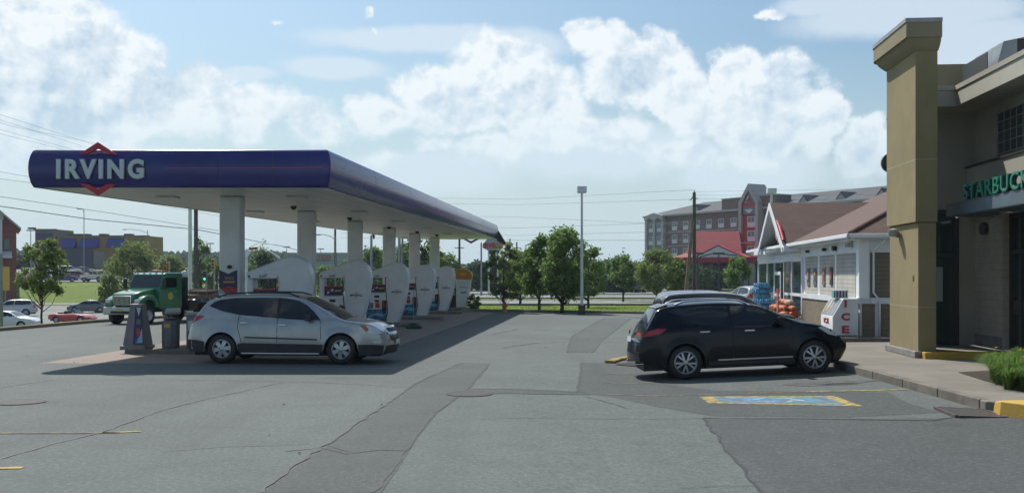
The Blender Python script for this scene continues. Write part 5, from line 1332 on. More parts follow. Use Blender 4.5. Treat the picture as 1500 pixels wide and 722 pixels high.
obj('window_lettering', MB().box(.62,.85,3.228,3.233,H_(411,27.6),H_(408,27.6)), 'redp', gl)
o = obj('side_pier', MB().box(2.03,WR,3.2,3.45,.1,3.6), 'taupe', t)
A['lampglow'] = mat('pendant_glow', (.5,.25,.08), .5, emit=(1,.45,.12), estr=.35)
obj('pendant_lamp', MB().lathe([(.02,.2),(.06,.18),(.11,0),(.09,-.02)], (.62,3.15,H_(345,27.6)), 14), 'lampglow', t, smooth='all')
wall = obj('block_wall', MB().box(WR,WR+.2,1.35,3.2,.1,H_(322,27)+.1).box(WR+.001,WR+.2,-9,-1.2,.1,3.6), 'block', t)
obj('skirting', MB().box(WR-.02,WR+.19,1.37,3.19,.1,.42), 'conc', wall)
dr = obj('entrance_door', MB().box(WR+.25,WR+.27,-1.2,1.35,.1,3.5), 'shopglass', t)
fr = MB()
for y0, y1, z0, z1 in ((1.23,1.35,.1,3.5),(.62,.68,.1,3.5),(-.02,.04,.1,3.5),(-1.2,1.3,H_(371,25),H_(366,25)),(-1.2,1.3,3.4,3.5),(-1.2,1.3,.1,.2)): fr.box(WR+.16,WR+.28,y0,y1,z0,z1)
obj('door_frame', fr, 'frameb', dr); obj('door_rail', MB().box(WR+.2,WR+.245,-1.1,1.2,1.0,1.35), 'frameb', dr)
up = obj('upper_wall', MB().box(WR,WR+.2,-9,3.45,3.55,zs+.4), 'taupe', t)
bd = obj('sign_band', MB().box(WR-.22,WR-.005,-9,3.24,H_(318,25.6)+.1,H_(246,27.2)), 'taupe', t, bevel=.01); obj('coping', MB().box(WR-.26,WR-.005,-9,3.245,H_(246,27.2),H_(246,27.2)+.05), 'frameb', bd)
cw = obj('clerestory_window', MB().box(WR-.03,WR-.005,-8,1.55,H_(228,26),H_(170,26)), 'shopglass', t)
fr = MB().box(WR-.05,WR-.001,-8.05,1.60,H_(229.5,26),H_(228,26)).box(WR-.05,WR-.001,-8.05,1.60,H_(170,26),H_(168.5,26)).box(WR-.05,WR-.001,1.55,1.62,H_(229,26),H_(169,26))
for k in range(14):
    yk_ = 1.15-k*.38
    fr.box(WR-.04,WR-.002,yk_,yk_+.022,H_(228,26),H_(170,26))
for k in range(1,4): z = H_(228,26)+k*.26; fr.box(WR-.041,WR-.002,-8,1.55,z,z+.02)
obj('frame', fr, 'lgrey', cw)
# roof: deep eaves with flat soffit
zr0, zr1 = H_(156.5,26.4), H_(128,26.4)
rf = obj('roof', MB().prism([(.47,2.14),(1.59,2.14),(1.59,-9),(9,-9),(9,12),(5.2,12),(1.8,3.5),(.47,3.5)], zr0, zr1, 'XY'), 'taupe2', t, bevel=.01); obj('gutter_edge', MB().prism([(.47,2.11),(1.56,2.11),(1.56,-9),(1.6,-9),(1.6,2.15),(.47,2.15)], zr1-.09, zr1+.03, 'XY'), 'taupe', rf)
obj('parapet', MB().box(1.5,9,5.5,5.8,zr1,H_(98,30)), 'ochre2', rf, bevel=.01)
# awning beam and its slab
zb_, zt_b = H_(318,25.6), H_(300,25.6)
bm_ = obj('awning_beam', MB().box(1.07,1.09,-9,1.3,zb_,zt_b).box(1.07,1.17,-9,1.3,zb_-.002,zb_+.025).box(1.07,1.17,-9,1.3,zt_b-.02,zt_b+.003).box(1.07,WR-.23,1.28,1.30,zb_,zt_b), 'beam', t, bevel=.004)
obj('awning_deck', MB().box(1.09,WR-.005,-9,1.28,zb_+.12,zb_+.16), 'beam', bm_); obj('canopy_lamp', MB().lathe([(0,-.04),(.12,-.03),(.13,.0)], (1.8,.2,zb_+.12), 16), 'lampglow', bm_, smooth='all')
for k in range(6): obj('bracket', MB().box(1.1,WR-.24,.9-k*1.5,.96-k*1.5,zb_+.02,zb_+.1), 'beam', bm_)
lz = zt_b+.02
letters = 'STARBUCKS COFFEE'; yy0 = .05+.0
for i, (m_, x_, d_) in enumerate((('sgreen_d', 1.10, .04), ('sgreen', 1.05, .014))):
    o = text('lettering', letters, .46, m_, t, (x_, .02, lz), rot=(R(90), 0, R(-90)), width=7.0, height=.37, depth=d_, bold=.012 if i == 0 else .002, spacing=1.14)
obj('wall_lamp', MB().lathe([(0,0),(.15,0),(.17,.06),(.15,.12),(0,.14)], (WR-.14,2.4,H_(335,26.6)), 18, 'X'), 'frameb', t, smooth='all')
# entrance ledge, painted yellow on its edge
obj('entrance_slab', MB().box(.5,2.3,.10,3.2,-.02,.10), 'walk', t); obj('yellow_ledge', MB().box(.06,2.15,-.32,.12,-.02,.155), 'yellow', t, bevel=.02)
# rooftop unit
u = thing('rooftop_unit', 'dark louvred air handling unit on the coffee house roof', 'air conditioner', (P0[0]+3.75, P0[1]+3.0, WZ+zr1-.12), ang)
zb2 = EYE-(103-HOR)*29/F-WZ-zr1
obj('casing', MB().prism([(-1.0,0),(2.6,0),(2.6,zb2+.55),(.35,zb2+.55),(-.65,zb2+.35)], -1.0, 1.0, 'XZ'), 'steel', u, bevel=.02)
for k, (a0, a1, m_) in enumerate(((-.3,.1,'dark'),(.45,.9,'dark'),(1.1,1.5,'lgrey'),(1.7,2.4,'dark'))): obj('panel', MB().box(a0,a1,-1.02,-1.0,zb2-.1,zb2+.40), m_, u)
obj('side_louvre', MB().box(-1.02,-1.0,-.9,.9,.1,zb2+.1), 'dark', u)
# ------------------------------------------------------------------ day lilies in the bed by the walk
bed = G((1408,545),(1440,540),(1475,538),(1560,545),(1600,600),(1500,574),(1445,558))
bed = [((px-750)/F*(EYE-WZ)*F/(py-HOR), (EYE-WZ)*F/(py-HOR)) for px, py in ((1404,545.5),(1440,543.5),(1640,545),(1700,622),(1500,574),(1440,557))]
slab('planting_bed', bed, WZ-.05, WZ+.012, 'soil')
def lily(x, y, lab, seed, h=.62, n=210, spread=.36):
    rnd = random.Random(seed); t = thing('daylily', lab, 'plant', (x, y, WZ), 0, 'day lilies along the walk'); mb = MB()
    for i in range(n):
        a = rnd.uniform(0, 6.283); r0 = rnd.uniform(0, .09); L = h*rnd.uniform(.7, 1.1); w = rnd.uniform(.008, .015)
        d = Vector((math.cos(a), math.sin(a), 0)); p = Vector((r0*math.cos(a), r0*math.sin(a), 0)); side_ = Vector((-d.y, d.x, 0)); out = spread*rnd.uniform(.5, 1.3)
        pts = []
        for k in range(6): f = k/5; pts.append(p+d*(out*f**1.5)+Vector((0, 0, L*(math.sin(f*2.1)*.92 if f < .75 else math.sin(f*2.1)*.92-.05*(f-.75)))))
        b = len(mb.v)
        for k, q_ in enumerate(pts): ww = w*(1-k/5.4); mb.v += [tuple(q_-side_*ww), tuple(q_+side_*ww)]
        for k in range(5): mb.f.append((b+2*k, b+2*k+1, b+2*k+3, b+2*k+2))
    obj('leaves', mb, 'lily', t)
    for k in range(1 if seed % 3 else 2):
        a = rnd.uniform(0, 6.283); q_ = Vector((math.cos(a)*.15, math.sin(a)*.15, h*rnd.uniform(.95,1.15)))
        obj('stalk', MB().tube([(0,0,0), tuple(q_*.6+Vector((0,0,.1))), tuple(q_)], .005, 5), 'lily', t)
        if seed in (4, 9): 
            fb = MB()
            for m_ in range(6): an = m_*1.047; fb.add([q_, q_+Vector((math.cos(an-.3)*.035, math.sin(an-.3)*.035, .03)), q_+Vector((math.cos(an)*.065, math.sin(an)*.065, .03)), q_+Vector((math.cos(an+.3)*.035, math.sin(an+.3)*.035, .03))], [(0,1,2,3)])
            obj('flower', fb, 'petal', t)
A['petal'] = mat('petal_yellow', (.75,.50,.02), .6)
rnd = random.Random(9); k = 0
spots = [(1458,556),(1470,551),(1484,548),(1498,548),(1515,550),(1466,563),(1486,567),(1503,571),(1475,556),(1494,558),(1520,564),(1530,577),(1540,556),(1550,570),(1462,561),(1474,548),(1489,557),(1478,570),(1497,562),(1510,558),(1466,553)]
labs = ['day lily clump at the walk end of the bed, leaves spilling left', 'day lily clump at the back of the bed by the yellow ledge', 'day lily clump at the back, in front of the dark door', 'day lily clump at the back near the right edge of the photo']
for px, py in spots:
    y = (EYE-WZ)*F/(py-HOR); x = (px-750)/F*y
    lab = labs[k] if k < 4 else 'day lily clump with arching green leaves in the mass along the bed front'
    lily(x, y, lab, k+3, h=rnd.uniform(.42,.56)); k += 1

# ------------------------------------------------------------------ white convenience store
A['siding'] = siding_mat('siding_tan', (.44,.42,.37), .14); A['siding_d'] = siding_mat('siding_brown', (.20,.165,.12), .14)
A['stone'] = brick_mat('stone_veneer', (.25,.215,.15), (.20,.165,.115), (.14,.12,.09), .42, .075, msize=.006, bump=1.0)
A['shingle'] = brick_mat('shingle_brown', (.115,.064,.050), (.09,.050,.038), (.06,.034,.027), .33, .14, msize=.004, plane='XY', bump=.4)
A['trim'] = mat('trim_white', (.80,.84,.86), .5, var=.08, vscale=1)
S0 = (11.33, 33.2); t = thing('convenience_store', 'white gabled convenience store with brown hip roof and red gable emblem', 'building', (S0[0], S0[1], WZ), ang)
HS = lambda py, y: EYE-(py-HOR)*y/F-WZ
ZE = 3.42-WZ+.0; ZSill = HS(442,33.2); ZTop = HS(370,33.3); LEN = 21.3
obj('core', MB().box(.05,13,.05,LEN-.05,0,ZE+.1), 'trim', t)
# camera-facing end wall: frame boards, brown siding above stone
ew = obj('end_wall', MB().box(0,13,-.0,.05,0,ZE), 'trim', t)
obj('siding_panel', MB().box(.27,3.9,-.015,-.002,ZSill+.14,ZTop), 'siding_d', ew)
for x0, x1 in ((.02,.42),(.55,1.8),(1.92,3.9)): obj('stone_panel', MB().box(x0,x1,-.03,-.002,0,ZSill-.06), 'stone', ew)
obj('sill', MB().box(.30,13,-.09,.0,ZSill-.06,ZSill+.13), 'trim', ew); 
# long front
fw = obj('front_wall', MB().box(-.05,.0,0,LEN,0,ZE), 'trim', t)
u_of = lambda px, o=0: ((8.54+o)/((px-750)/F-.084)-33.2)/.996
pan = [(u_of(1256),u_of(1228)),(u_of(1224.5),u_of(1203)),(u_of(1199.5),u_of(1182))]
for a, b in pan: obj('siding_panel', MB().box(-.065,-.052,a,b,ZSill+.14,ZTop), 'siding', fw)
obj('stone_panel', MB().box(-.10,-.052,u_of(1259),u_of(1179.5),0,ZSill-.06), 'stone', fw); obj('sill', MB().box(-.14,-.05,-.08,u_of(1179),ZSill-.06,ZSill+.13), 'trim', fw)
obj('corner_board', MB().box(-.09,.24,-.05,.12,ZSill+.1,ZE), 'trim', t, bevel=.01)
obj('frieze', MB().box(-.075,-.05,.1,LEN,ZTop+.02,ZE), 'trim', fw)
# shop front glazing
g0, g1 = u_of(1178), u_of(1114)
gz = obj('shop_window', MB().box(-.07,-.052,g0,g1,.15,ZTop-.1), 'shopglass', t)
fr = MB()
for px in (1178,1163,1151.5,1137.5,1127,1114): u = u_of(px); fr.box(-.12,-.06,u-.07,u+.07,.1,ZTop)
fr.box(-.12,-.06,g0,g1,ZTop-.14,ZTop+.02); fr.box(-.12,-.06,g0,u_of(1153),ZSill-.02,ZSill+.10); fr.box(-.12,-.06,g0,g1,.05,.25)
obj('frame', fr, 'trim', gz)
d0, d1 = u_of(1148), u_of(1139)
dd = obj('door', MB().box(-.14,-.121,d0,d1,.1,HS(400,43)), 'shopglass', t); obj('frame', MB().box(-.16,-.12,d0-.08,d0+.06,.1,HS(398,43)).box(-.16,-.12,d1-.06,d1+.08,.1,HS(398,43)).box(-.16,-.12,d0,d1,HS(399,43)-.1,HS(397,43)).box(-.16,-.12,d0,d1,1.0,1.12).box(-.16,-.12,d0,d1,.05,.3), 'trim', dd)
A['bigposter'] = mat('poster_brown', (.07,.045,.035), .4, col2=(.30,.22,.16), vscale=1.6, lo=.5, hi=.6)
po = obj('poster_or_reflection', MB().box(-.125,-.121,u_of(1162),u_of(1152.5),ZSill+.15,ZTop-.12), 'bigposter', gz)
ua, ub = u_of(1162), u_of(1152.5)
for z, rr, m_ in ((ZTop-.55,.22,'p_lightsilver'),(ZTop-.85,.26,'petal2'),(ZTop-1.12,.24,'p_lightsilver')): obj('print_shape', MB().lathe([(0,-.127),(rr,-.127)], (0,(ua+ub)/2,z), 18, 'X'), m_, po)
obj('print_band', MB().box(-.13,-.126,ua+.25,ub-.25,ZSill+.75,ZSill+.95).box(-.13,-.126,ua+.4,ub-.4,ZSill+.35,ZSill+.5), 'p_grey', po)
# roofs
ov = .5; sl = .47; RW = 8.0
def rz(r_): return ZE+.12+sl*r_
rm = MB(); e = -ov
rm.v = [(e,e,ZE+.12),(e+2*RW+0,e,ZE+.12),(e+2*RW,LEN+ov,ZE+.12),(e,LEN+ov,ZE+.12),(e+RW,e+RW,rz(RW)),(e+RW,LEN+ov-RW,rz(RW))]
rm.f = [(0,1,4),(1,2,5,4),(2,3,5),(3,0,4,5)]
rf = obj('roof', rm, 'shingle', t)
ed = MB(); ed.box(e,e+.03,e,LEN+ov,ZE-.06,ZE+.13); ed.box(e,e+2*RW,e,e+.03,ZE-.06,ZE+.13); obj('gutter', MB().box(e-.10,e,e-.1,LEN+ov,ZE+.0,ZE+.13).box(e-.1,e+2*RW,e-.10,e,ZE+.0,ZE+.13), 'trim', rf, bevel=.02)
obj('eave_soffit', MB().box(e,.0,e,LEN+ov,ZE-.05,ZE-.02).box(e,e+2*RW,e,.0,ZE-.051,ZE-.021), 'trim', rf)
obj('fascia', ed, 'trim', rf)
obj('hip_cap', MB().tube([(e,e,ZE+.15),(e+RW,e+RW,rz(RW)+.03)], .06, 6), 'shingle', rf)
# gable over the door
gu0, gu1 = 10.0, 16.4; gc = (gu0+gu1)/2; gp_z = HS(297,46.3); gf = -.75; ge = ZE+.10
gd = (gp_z-ge)/sl+e
gm = MB(); gm.v = [(gf,gu0,ge),(gf,gc,gp_z),(gf,gu1,ge),(e,gu0,ge),(gd,gc,gp_z),(e,gu1,ge)]
gm.f = [(0,1,4,3),(1,2,5,4)]; g_ = obj('gable_roof', gm, 'shingle', t)
gw = MB().prism([(gu0+.3,ge-.35),(gc,gp_z-.5),(gu1-.3,ge-.35)], -.10, -.06, 'YZ'); obj('gable_wall', gw, 'siding_w', t)
obj('gable_soffit', MB().add([(gf+.02,gu0+.05,ge-.07),(gf+.02,gc,gp_z-.07),(gf+.02,gu1-.05,ge-.07),(-.05,gu0+.05,ge-.07),(-.05,gc,gp_z-.07),(-.05,gu1-.05,ge-.07)], [(0,3,4,1),(1,4,5,2)]), 'trim', g_)
rk = MB()
for a, b in (((gu0-.15,ge-.12),(gc,gp_z)),((gu1+.15,ge-.12),(gc,gp_z))):
    d = (Vector(b)-Vector(a)).normalized(); nn = Vector((-d.y, d.x)) if a[0] < b[0] else Vector((d.y, -d.x))
    rk.prism([(a[0],a[1]),(b[0],b[1]),(b[0]-nn.x*0,b[1]-.30),(a[0]+d.x*.0,a[1]-.24)], gf-.05, gf+.01, 'YZ')
    rk.prism([(a[0],a[1]-.05),(b[0],b[1]-.06),(b[0],b[1]-.12),(a[0],a[1]-.11)], gf, -.08, 'YZ')
obj('rake_board', rk, 'trim', g_)
for ya, yb_ in ((gu1-.5,gu1+1.6),(gu0-.3,gu0+.4)): obj('eave_return', MB().box(gf,-.05,ya,yb_,ge-.3,ge-.05), 'trim', g_)
# red emblem in the gable
em = obj('emblem', MB().prism([(11.75,HS(322,44.8)),(11.1,HS(330,44.2)),(10.15,HS(351,43.2)),(10.6,HS(354,43.5)),(11.6,HS(353,44.6)),(12.1,HS(343,45)),(12.0,HS(330,45))], gf+.03,gf+.12, 'YZ'), 'redsign', t, bevel=.02)
obj('emblem_stroke', MB().prism([(11.5,HS(350,44.5)),(11.75,HS(332,44.8)),(11.85,HS(332,44.8)),(11.65,HS(350,44.5))], gf+.015,gf+.028,'YZ'), 'p_lightsilver', em)
obj('gable_light', MB().box(-.9,-.1,gc-.05,gc+.05,gp_z-2.25,gp_z-2.18).box(-1.0,-.75,gc-.25,gc+.25,gp_z-2.35,gp_z-2.2), 'trim', t, bevel=.01)
text('door_number', '5', .5, 'p_lightsilver', dd, (-.125, u_of(1146.2), HS(391,43)), rot=(R(90),0,R(-90)), width=.22, height=.42, depth=.005)
# downspout on the end wall
obj('downspout', MB().tube([(.62,-.45,ZE+.0),(.62,-.40,ZE-.12),(.36,-.10,ZE-.40),(.36,-.09,ZSill+.3),(.54,-.14,ZSill+.05),(.54,-.12,.0)], .036, 8), 'trim', t, smooth='all')
for u, s_ in ((u_of(1228),.14),(u_of(1213),.1),(u_of(1188),.09)):
    obj('wall_speaker' if s_ > .11 else 'camera', MB().box(-.22,-.08,u-s_,u+s_,ZTop+.22-s_*.6,ZTop+.22+s_*.6), 'dark', t, bevel=.03)
obj('flood_lamp', MB().box(-.26,-.08,-.1+.9,.25+.9,ZTop+.2,ZTop+.34), 'lgrey', t, bevel=.02)
struct(obj('store_platform', MB().box(-1.35,14,-1.1,LEN+2,-.24,.0, Matrix.Translation((S0[0],S0[1],WZ)) @ Matrix.Rotation(ang,4,'Z')), 'walk'))
struct(obj('store_kerb', MB().box(-1.42,14,-1.26,-1.1,-.24,.02, Matrix.Translation((S0[0],S0[1],WZ)) @ Matrix.Rotation(ang,4,'Z')), 'kerb', bevel=.02))
def shop(name, label, cat, r_, u, z=0, rot=0, group=None):
    p = Matrix.Rotation(ang, 3, 'Z') @ Vector((r_, u, 0))
    return thing(name, label, cat, (S0[0]+p.x, S0[1]+p.y, WZ+z), ang+rot, group)
# wall posters between the panels
for i, (px, m_, lab) in enumerate(((1187.5,'posternavy','narrow dark poster, first from the shop glass'),(1196.8,'posterblue','narrow blue poster, second from the shop glass'),(1210,'redp','narrow red and cream poster, third from the shop glass'),(1221,'dark','narrow black poster, nearest the store corner'))):
    u = u_of(px); o = shop('wall_poster', lab+' on tan siding', 'poster', -.09, u, group='posters on the store front')
    w2 = .17 if i > 1 else .2; z0, z1 = ZSill+.45+.02*i, ZTop-.42
    b = obj('sheet', MB().box(-.012,0,-w2*1.2,w2*1.2,z0,z1), 'p_lightsilver' if i != 3 else 'p_grey', o)
    obj('print', MB().box(-.017,-.0125,-w2,w2,z0+.16,z1-.05), m_, o); rr = random.Random(i)
    for k in range(5): zz = rr.uniform(z0+.25, z1-.2); yy_ = rr.uniform(-w2*.5,w2*.5); obj('print_shape', MB().lathe([(0,-.018-.001*k),(rr.uniform(.06,.12),-.018-.001*k)], (0,yy_,zz), 12, 'X'), ('ypost','p_lightsilver','redp','petal2','lblue')[(k+i)%5], o)
# ice freezer
A['icered'] = mat('ice_red', (.42,.015,.03), .4)
iw, idp, ih = .80, 1.75, 1.36
o = shop('ice_freezer', 'white slant-fronted ice freezer with red ICE letters at the store corner', 'ice freezer', -1.05, -.62)
ih = HS(437.5, 32.5)
obj('cabinet', MB().prism([(0,.0),(.80,0),(.80,ih),(.33,ih),(.0,ih*.52)], 0, idp, 'XZ'), 'white', o, bevel=.02)
sx = Vector((-.33,0,-(ih*.48))); 
def slant(a, f0, f1, off, y0, y1):
    p0 = Vector((.33,0,ih))+sx*f0; p1 = Vector((.33,0,ih))+sx*f1; nn = Vector((-ih*.48,0,.33)).normalized()*off
    return MB().add([p0+nn+Vector((0,y0,0)), p0+nn+Vector((0,y1,0)), p1+nn+Vector((0,y1,0)), p1+nn+Vector((0,y0,0))], [(0,1,2,3)])
for y0, y1 in ((.12,.82),(.93,1.63)):
    g = obj('glass_door', slant(0,.06,.92,.012,y0,y1), 'steel', o); obj('handle', slant(0,.1,.9,.04,y1-.04,y1), 'trim', g)
obj('door_print', slant(0,.2,.75,.02,1.02,1.45), 'petal2', o); obj('door_print', slant(0,.12,.55,.022,1.1,1.35), 'p_lightsilver', o)
for ch, pyy in (('I',450.5),('C',469.5),('E',488)):
    wdt = {'I':.07,'C':.26,'E':.23}[ch]; text('lettering', ch, .3, 'icered', o, (.40-wdt/2, -.012, HS(pyy,32.5)), width=wdt, height=.235, depth=.006, bold=.012)
text('small_lettering', 'ICE', .2, 'icered', o, (-.012, 1.25, .42), rot=(R(90),0,R(-90)), width=.7, height=.16, depth=.004, bold=.006)
obj('vent_slot', MB().box(.04,.76,-.012,-.003,.03,.06), 'dark', o)
o = shop('wire_rack', 'small white slatted rack with blue card on top of the ice freezer', 'rack', -.85, .2, ih)
zr = .27; mb = MB().box(0,.42,-.25,.25,0,.03).box(0,.42,-.25,.25,zr-.03,zr)
for k in range(5): mb.box(.02+k*.095,.04+k*.095,-.25,-.22,.0,zr).box(.02+k*.095,.04+k*.095,.22,.25,0,zr)
obj('frame', mb, 'trim', o); obj('card', MB().box(-.03,-.01,-.22,.1,.0,.26), 'lblue', o); obj('back_panel', MB().box(.02,.40,-.2,.2,.03,zr-.03), 'grey', o)
# heap of orange firewood bags, water packs, red sign
def bag(r_, u, z, seed, m_, lab, grp):
    rn = random.Random(seed); o = shop('firewood_bag', lab, 'firewood bag', r_, u, z, rn.uniform(-1.3,1.3), grp); b = MB(); o.rotation_euler.x = rn.uniform(-.3,.3)
    for k in range(7): a = k*.9; b.cyl((-.2+rn.uniform(-.03,.03),.09*math.cos(a)*(k>0),.12+.07*math.sin(a)*(k>0)),(.2+rn.uniform(-.03,.03),.09*math.cos(a)*(k>0),.12+.07*math.sin(a)*(k>0)),.052,n=7)
    obj('logs', b, 'petal2', o); n1_ = MB().lathe([(.02,-.24),(.10,-.20),(.155,-.1),(.16,.1),(.11,.2),(.03,.25)], (0,0,.13), 10, 'X'); obj('net', n1_, m_, o, smooth='all')
A['netorange'] = mat('net_orange', (.55,.12,.03), .6, col2=(.35,.06,.02), vscale=9, bump=.6, bscale=30)
A['netpale'] = mat('net_pale', (.50,.42,.34), .7, var=.4, vscale=9)
rn = random.Random(3); k = 0; u0 = u_of(1178,-1.1); 
for row in range(4):
    for j in range(8-row):
        for dpt in range(2 if row < 3 else 1):
            pale = rn.random() < .22; k += 1
            bag(-.55-.34*dpt+rn.uniform(-.04,.04), 8.6+.42*j+.21*row+rn.uniform(-.08,.08), .235*row-.02, k, 'netpale' if pale else 'netorange', 'bag of firewood in pale net in the heap by the shop glass' if pale else 'bag of firewood in orange net in the heap by the shop glass', 'firewood bags heaped by the shop glass')
o = shop('vertical_sign', 'narrow upright red sign in front of the firewood bags', 'sign', -1.22, 8.15)
obj('board', MB().box(-.03,0,-.02,.38,.15,1.42), 'redsign', o, bevel=.01); obj('print_band', MB().box(-.036,-.031,.06,.30,1.10,1.2).box(-.036,-.031,.06,.30,.5,.95), 'p_lightsilver', o); obj('foot', MB().box(-.25,.2,-.02,.38,0,.05), 'dark', o)
A['water'] = mat('water_wrap', (.03,.20,.36), .2, col2=(.12,.40,.55), vscale=6, lo=.4, hi=.6); A['water2'] = mat('water_wrap_clear', (.35,.45,.52), .2, col2=(.10,.2,.35), vscale=8)
def crate_pack(r_, u, z, m_, lab):
    o = shop('water_pack', lab, 'water pack', r_, u, z, 0, 'water packs stacked before the store'); b = MB().box(-.2,.2,-.13,.13,0,.10); 
    for a in range(4):
        for c_ in range(3): b.lathe([(.045,.02),(.047,.15),(.03,.19),(.014,.22),(0,.22)], (-.145+a*.097,-.085+c_*.085,0), 8)
    obj('bottles', b, m_, o, smooth=True); obj('wrap', MB().box(-.205,.205,-.135,.135,0,.16), m_, o, bevel=.04)
for st in range(9):
    for lv_ in range(7 if st > 2 else 4):
        for dpt in range(1):
            nearclear = st > 6
            crate_pack(-.75-.30*(st%2)-.06*math.sin(st*3.1+lv_*2.3), 12.8+st*.31+.05*math.sin(st*5.0), lv_*.235, 'water2' if nearclear else 'water', ('clear water bottle pack in the far stack before the store' if nearclear else 'blue-wrapped water pack in the stacks before the store'))
# ------------------------------------------------------------------ hotel beyond the car parks
A['hbrick'] = brick_mat('hotel_brick', (.165,.125,.11), (.20,.155,.135), (.13,.115,.10), .6, .3, msize=.01, bump=.1)
A['hgrey'] = mat('hotel_grey_panel', (.20,.21,.22), .8, var=.1)
A['htrim'] = mat('hotel_trim', (.36,.36,.34), .7); A['hroof'] = mat('hotel_roof_slate', (.06,.068,.078), .8, var=.25, vscale=.6)
A['hred'] = mat('hotel_red_metal', (.33,.012,.025), .6, var=.12, vscale=.4); A['hglass'] = mat('hotel_glass', (.05,.065,.075), .12, spec=.8)
A['hwhite'] = mat('hotel_window_white', (.55,.57,.56), .6)
HA = math.atan2(-1, .6); H0 = (30.8, 233.3)
def hx(px): k = (px-750)/F; tt = (k*225-35.8)/(.6+k); return 1.166*(tt+8.3)
def hy(px): k = (px-750)/F; return 225-(k*225-35.8)/(.6+k)
t = thing('hotel', 'long brown brick hotel with dark slate roof, dormers and red trimmed gable tower', 'hotel', (H0[0], H0[1], -.2), HA)
hz_ = lambda py, px: EYE-(py-HOR)*hy(px)/F+.2
LH = 82; ZEV = 15.9
obj('wall', MB().box(0,LH,0,18,0,ZEV), 'hbrick', t)
rm = MB(); o_ = .7
rm.v = [(-o_,-o_,ZEV),(LH+o_,-o_,ZEV),(LH+o_,18+o_,ZEV),(-o_,18+o_,ZEV),(9,9,18.9),(LH-9,9,18.9)]; rm.f = [(0,1,5,4),(1,2,5),(2,3,4,5),(3,0,4),(0,3,2,1)]
rf = obj('roof', rm, 'hroof', t); obj('eave_board', MB().box(-.75,LH+.75,-.75,-.6,ZEV-.35,ZEV+.02).box(-.75,-.6,-.6,18.7,ZEV-.35,ZEV+.02), 'htrim', rf)
for xd in (15.5, 29.0-3, 46, 55, 64, 73):
    obj('dormer', MB().prism([(xd-1.3,ZEV+.5),(xd,ZEV+1.9),(xd+1.3,ZEV+.5)], 1.0, 7, 'XZ'), 'hroof', rf); obj('dormer_face', MB().prism([(xd-.9,ZEV+.6),(xd,ZEV+1.5),(xd+.9,ZEV+.6)], .96,.998), 'htrim', rf)
obj('brick_parapet', MB().box(25.0,40.5,-.35,3.5,ZEV-.4,ZEV+2.2), 'hbrick', t); obj('parapet_cap', MB().box(24.9,40.6,-.45,3.6,ZEV+2.2,ZEV+2.4), 'htrim', t)
FL_ = [1.4, 4.4, 7.4, 10.4, 13.4-.15]
xs_w = [9.7+3.7*i for i in range(6)]+[37.9+3.7*i for i in range(12)]
wp = None
for fi, zc0 in enumerate(FL_):
    for xw in xs_w:
        if wp is None:
            wp = obj('window', MB().box(-.85,.85,-.12,.05,-.85,1.0), 'hwhite', t); pn = obj('pane', MB().box(-.70,-.05,-.14,-.125,-.0,.88).box(.05,.70,-.14,-.125,-.0,.88), 'hglass', wp); o = wp
        else: o = copy_tree(wp, t)
        o.location = (xw, 0, zc0)
for z in (2.9+.1, 5.95, 8.95, 11.95): obj('string_course', MB().box(.0,LH,-.06,.0,z-.1,z+.08), 'htrim', t)
# corner bay with white piers
for x0 in (.6, 3.5, 6.4): obj('pier', MB().box(x0-.35,x0+.35,-.9,.0,0,ZEV-1.0), 'htrim', t)
obj('bay_panel', MB().box(.6,6.4,-.5,.0,0,ZEV-.8), 'hgrey', t)
obj('bay_head', MB().prism([(.25,ZEV-1.0),(.25,ZEV-.1),(3.5,ZEV+.6),(6.75,ZEV-.1),(6.75,ZEV-1.0),(5.9,ZEV-1.0),(5.0,ZEV-.5),(4.1,ZEV-1.0),(2.9,ZEV-1.0),(2.0,ZEV-.5),(1.1,ZEV-1.0)], -1.1,-.3), 'htrim', t)
for xw in (2.05, 4.95):
    for zc0 in FL_[0:]:
        o = copy_tree(wp, t); o.location = (xw, -.5, zc0-.2); o.scale = (.85,1,1)
# end wall windows (seen from the side)
# gable tower with red strip
tx0, tx1 = 31.2, 36.6; tp = hz_(270,1100); tm = (tx0+tx1)/2
obj('tower_frame', MB().prism([(tx0,0),(tx0,tp-3.6),(tm,tp),(tx1,tp-3.6),(tx1,0),(tx1-.75,0),(tx1-.75,tp-3.9),(tm,tp-1.3),(tx0+.75,tp-3.9),(tx0+.75,0)], -1.6, 3, 'XZ'), 'htrim', t, bevel=.0)
obj('tower_glass', MB().prism([(tx0+.76,tp-6.1),(tx0+.76,tp-3.9),(tm,tp-1.32),(tx1-.76,tp-3.9),(tx1-.76,tp-6.1)], -1.3,-1.0), 'hglass', t)
obj('tower_emblem', MB().box(tx0+.8,tx1-.8,-1.36,-1.31,tp-4.6,tp-3.9).prism([(tm-1.0,tp-3.6),(tm,tp-2.6),(tm+1.0,tp-3.6)], -1.35,-1.31), 'hred', t)
obj('emblem_light', MB().prism([(tm-1.1,tp-3.7),(tm-.3,tp-2.4),(tm-.1,tp-2.6),(tm-.7,tp-3.7)],-1.34,-1.31).prism([(tm-1.2,tp-5.2),(tm,tp-5.9),(tm+1.2,tp-5.2),(tm,tp-5.0)],-1.34,-1.31), 'hwhite', t)
obj('tower_red', MB().box(tx0+.76,tx1-.76,-1.1,-.9,0,tp-6.1), 'hred', t)
for zc0 in FL_:
    o = copy_tree(wp, t); o.location = (tm+.5, -1.1, zc0-.2); o.scale = (1.25,1,1.15)
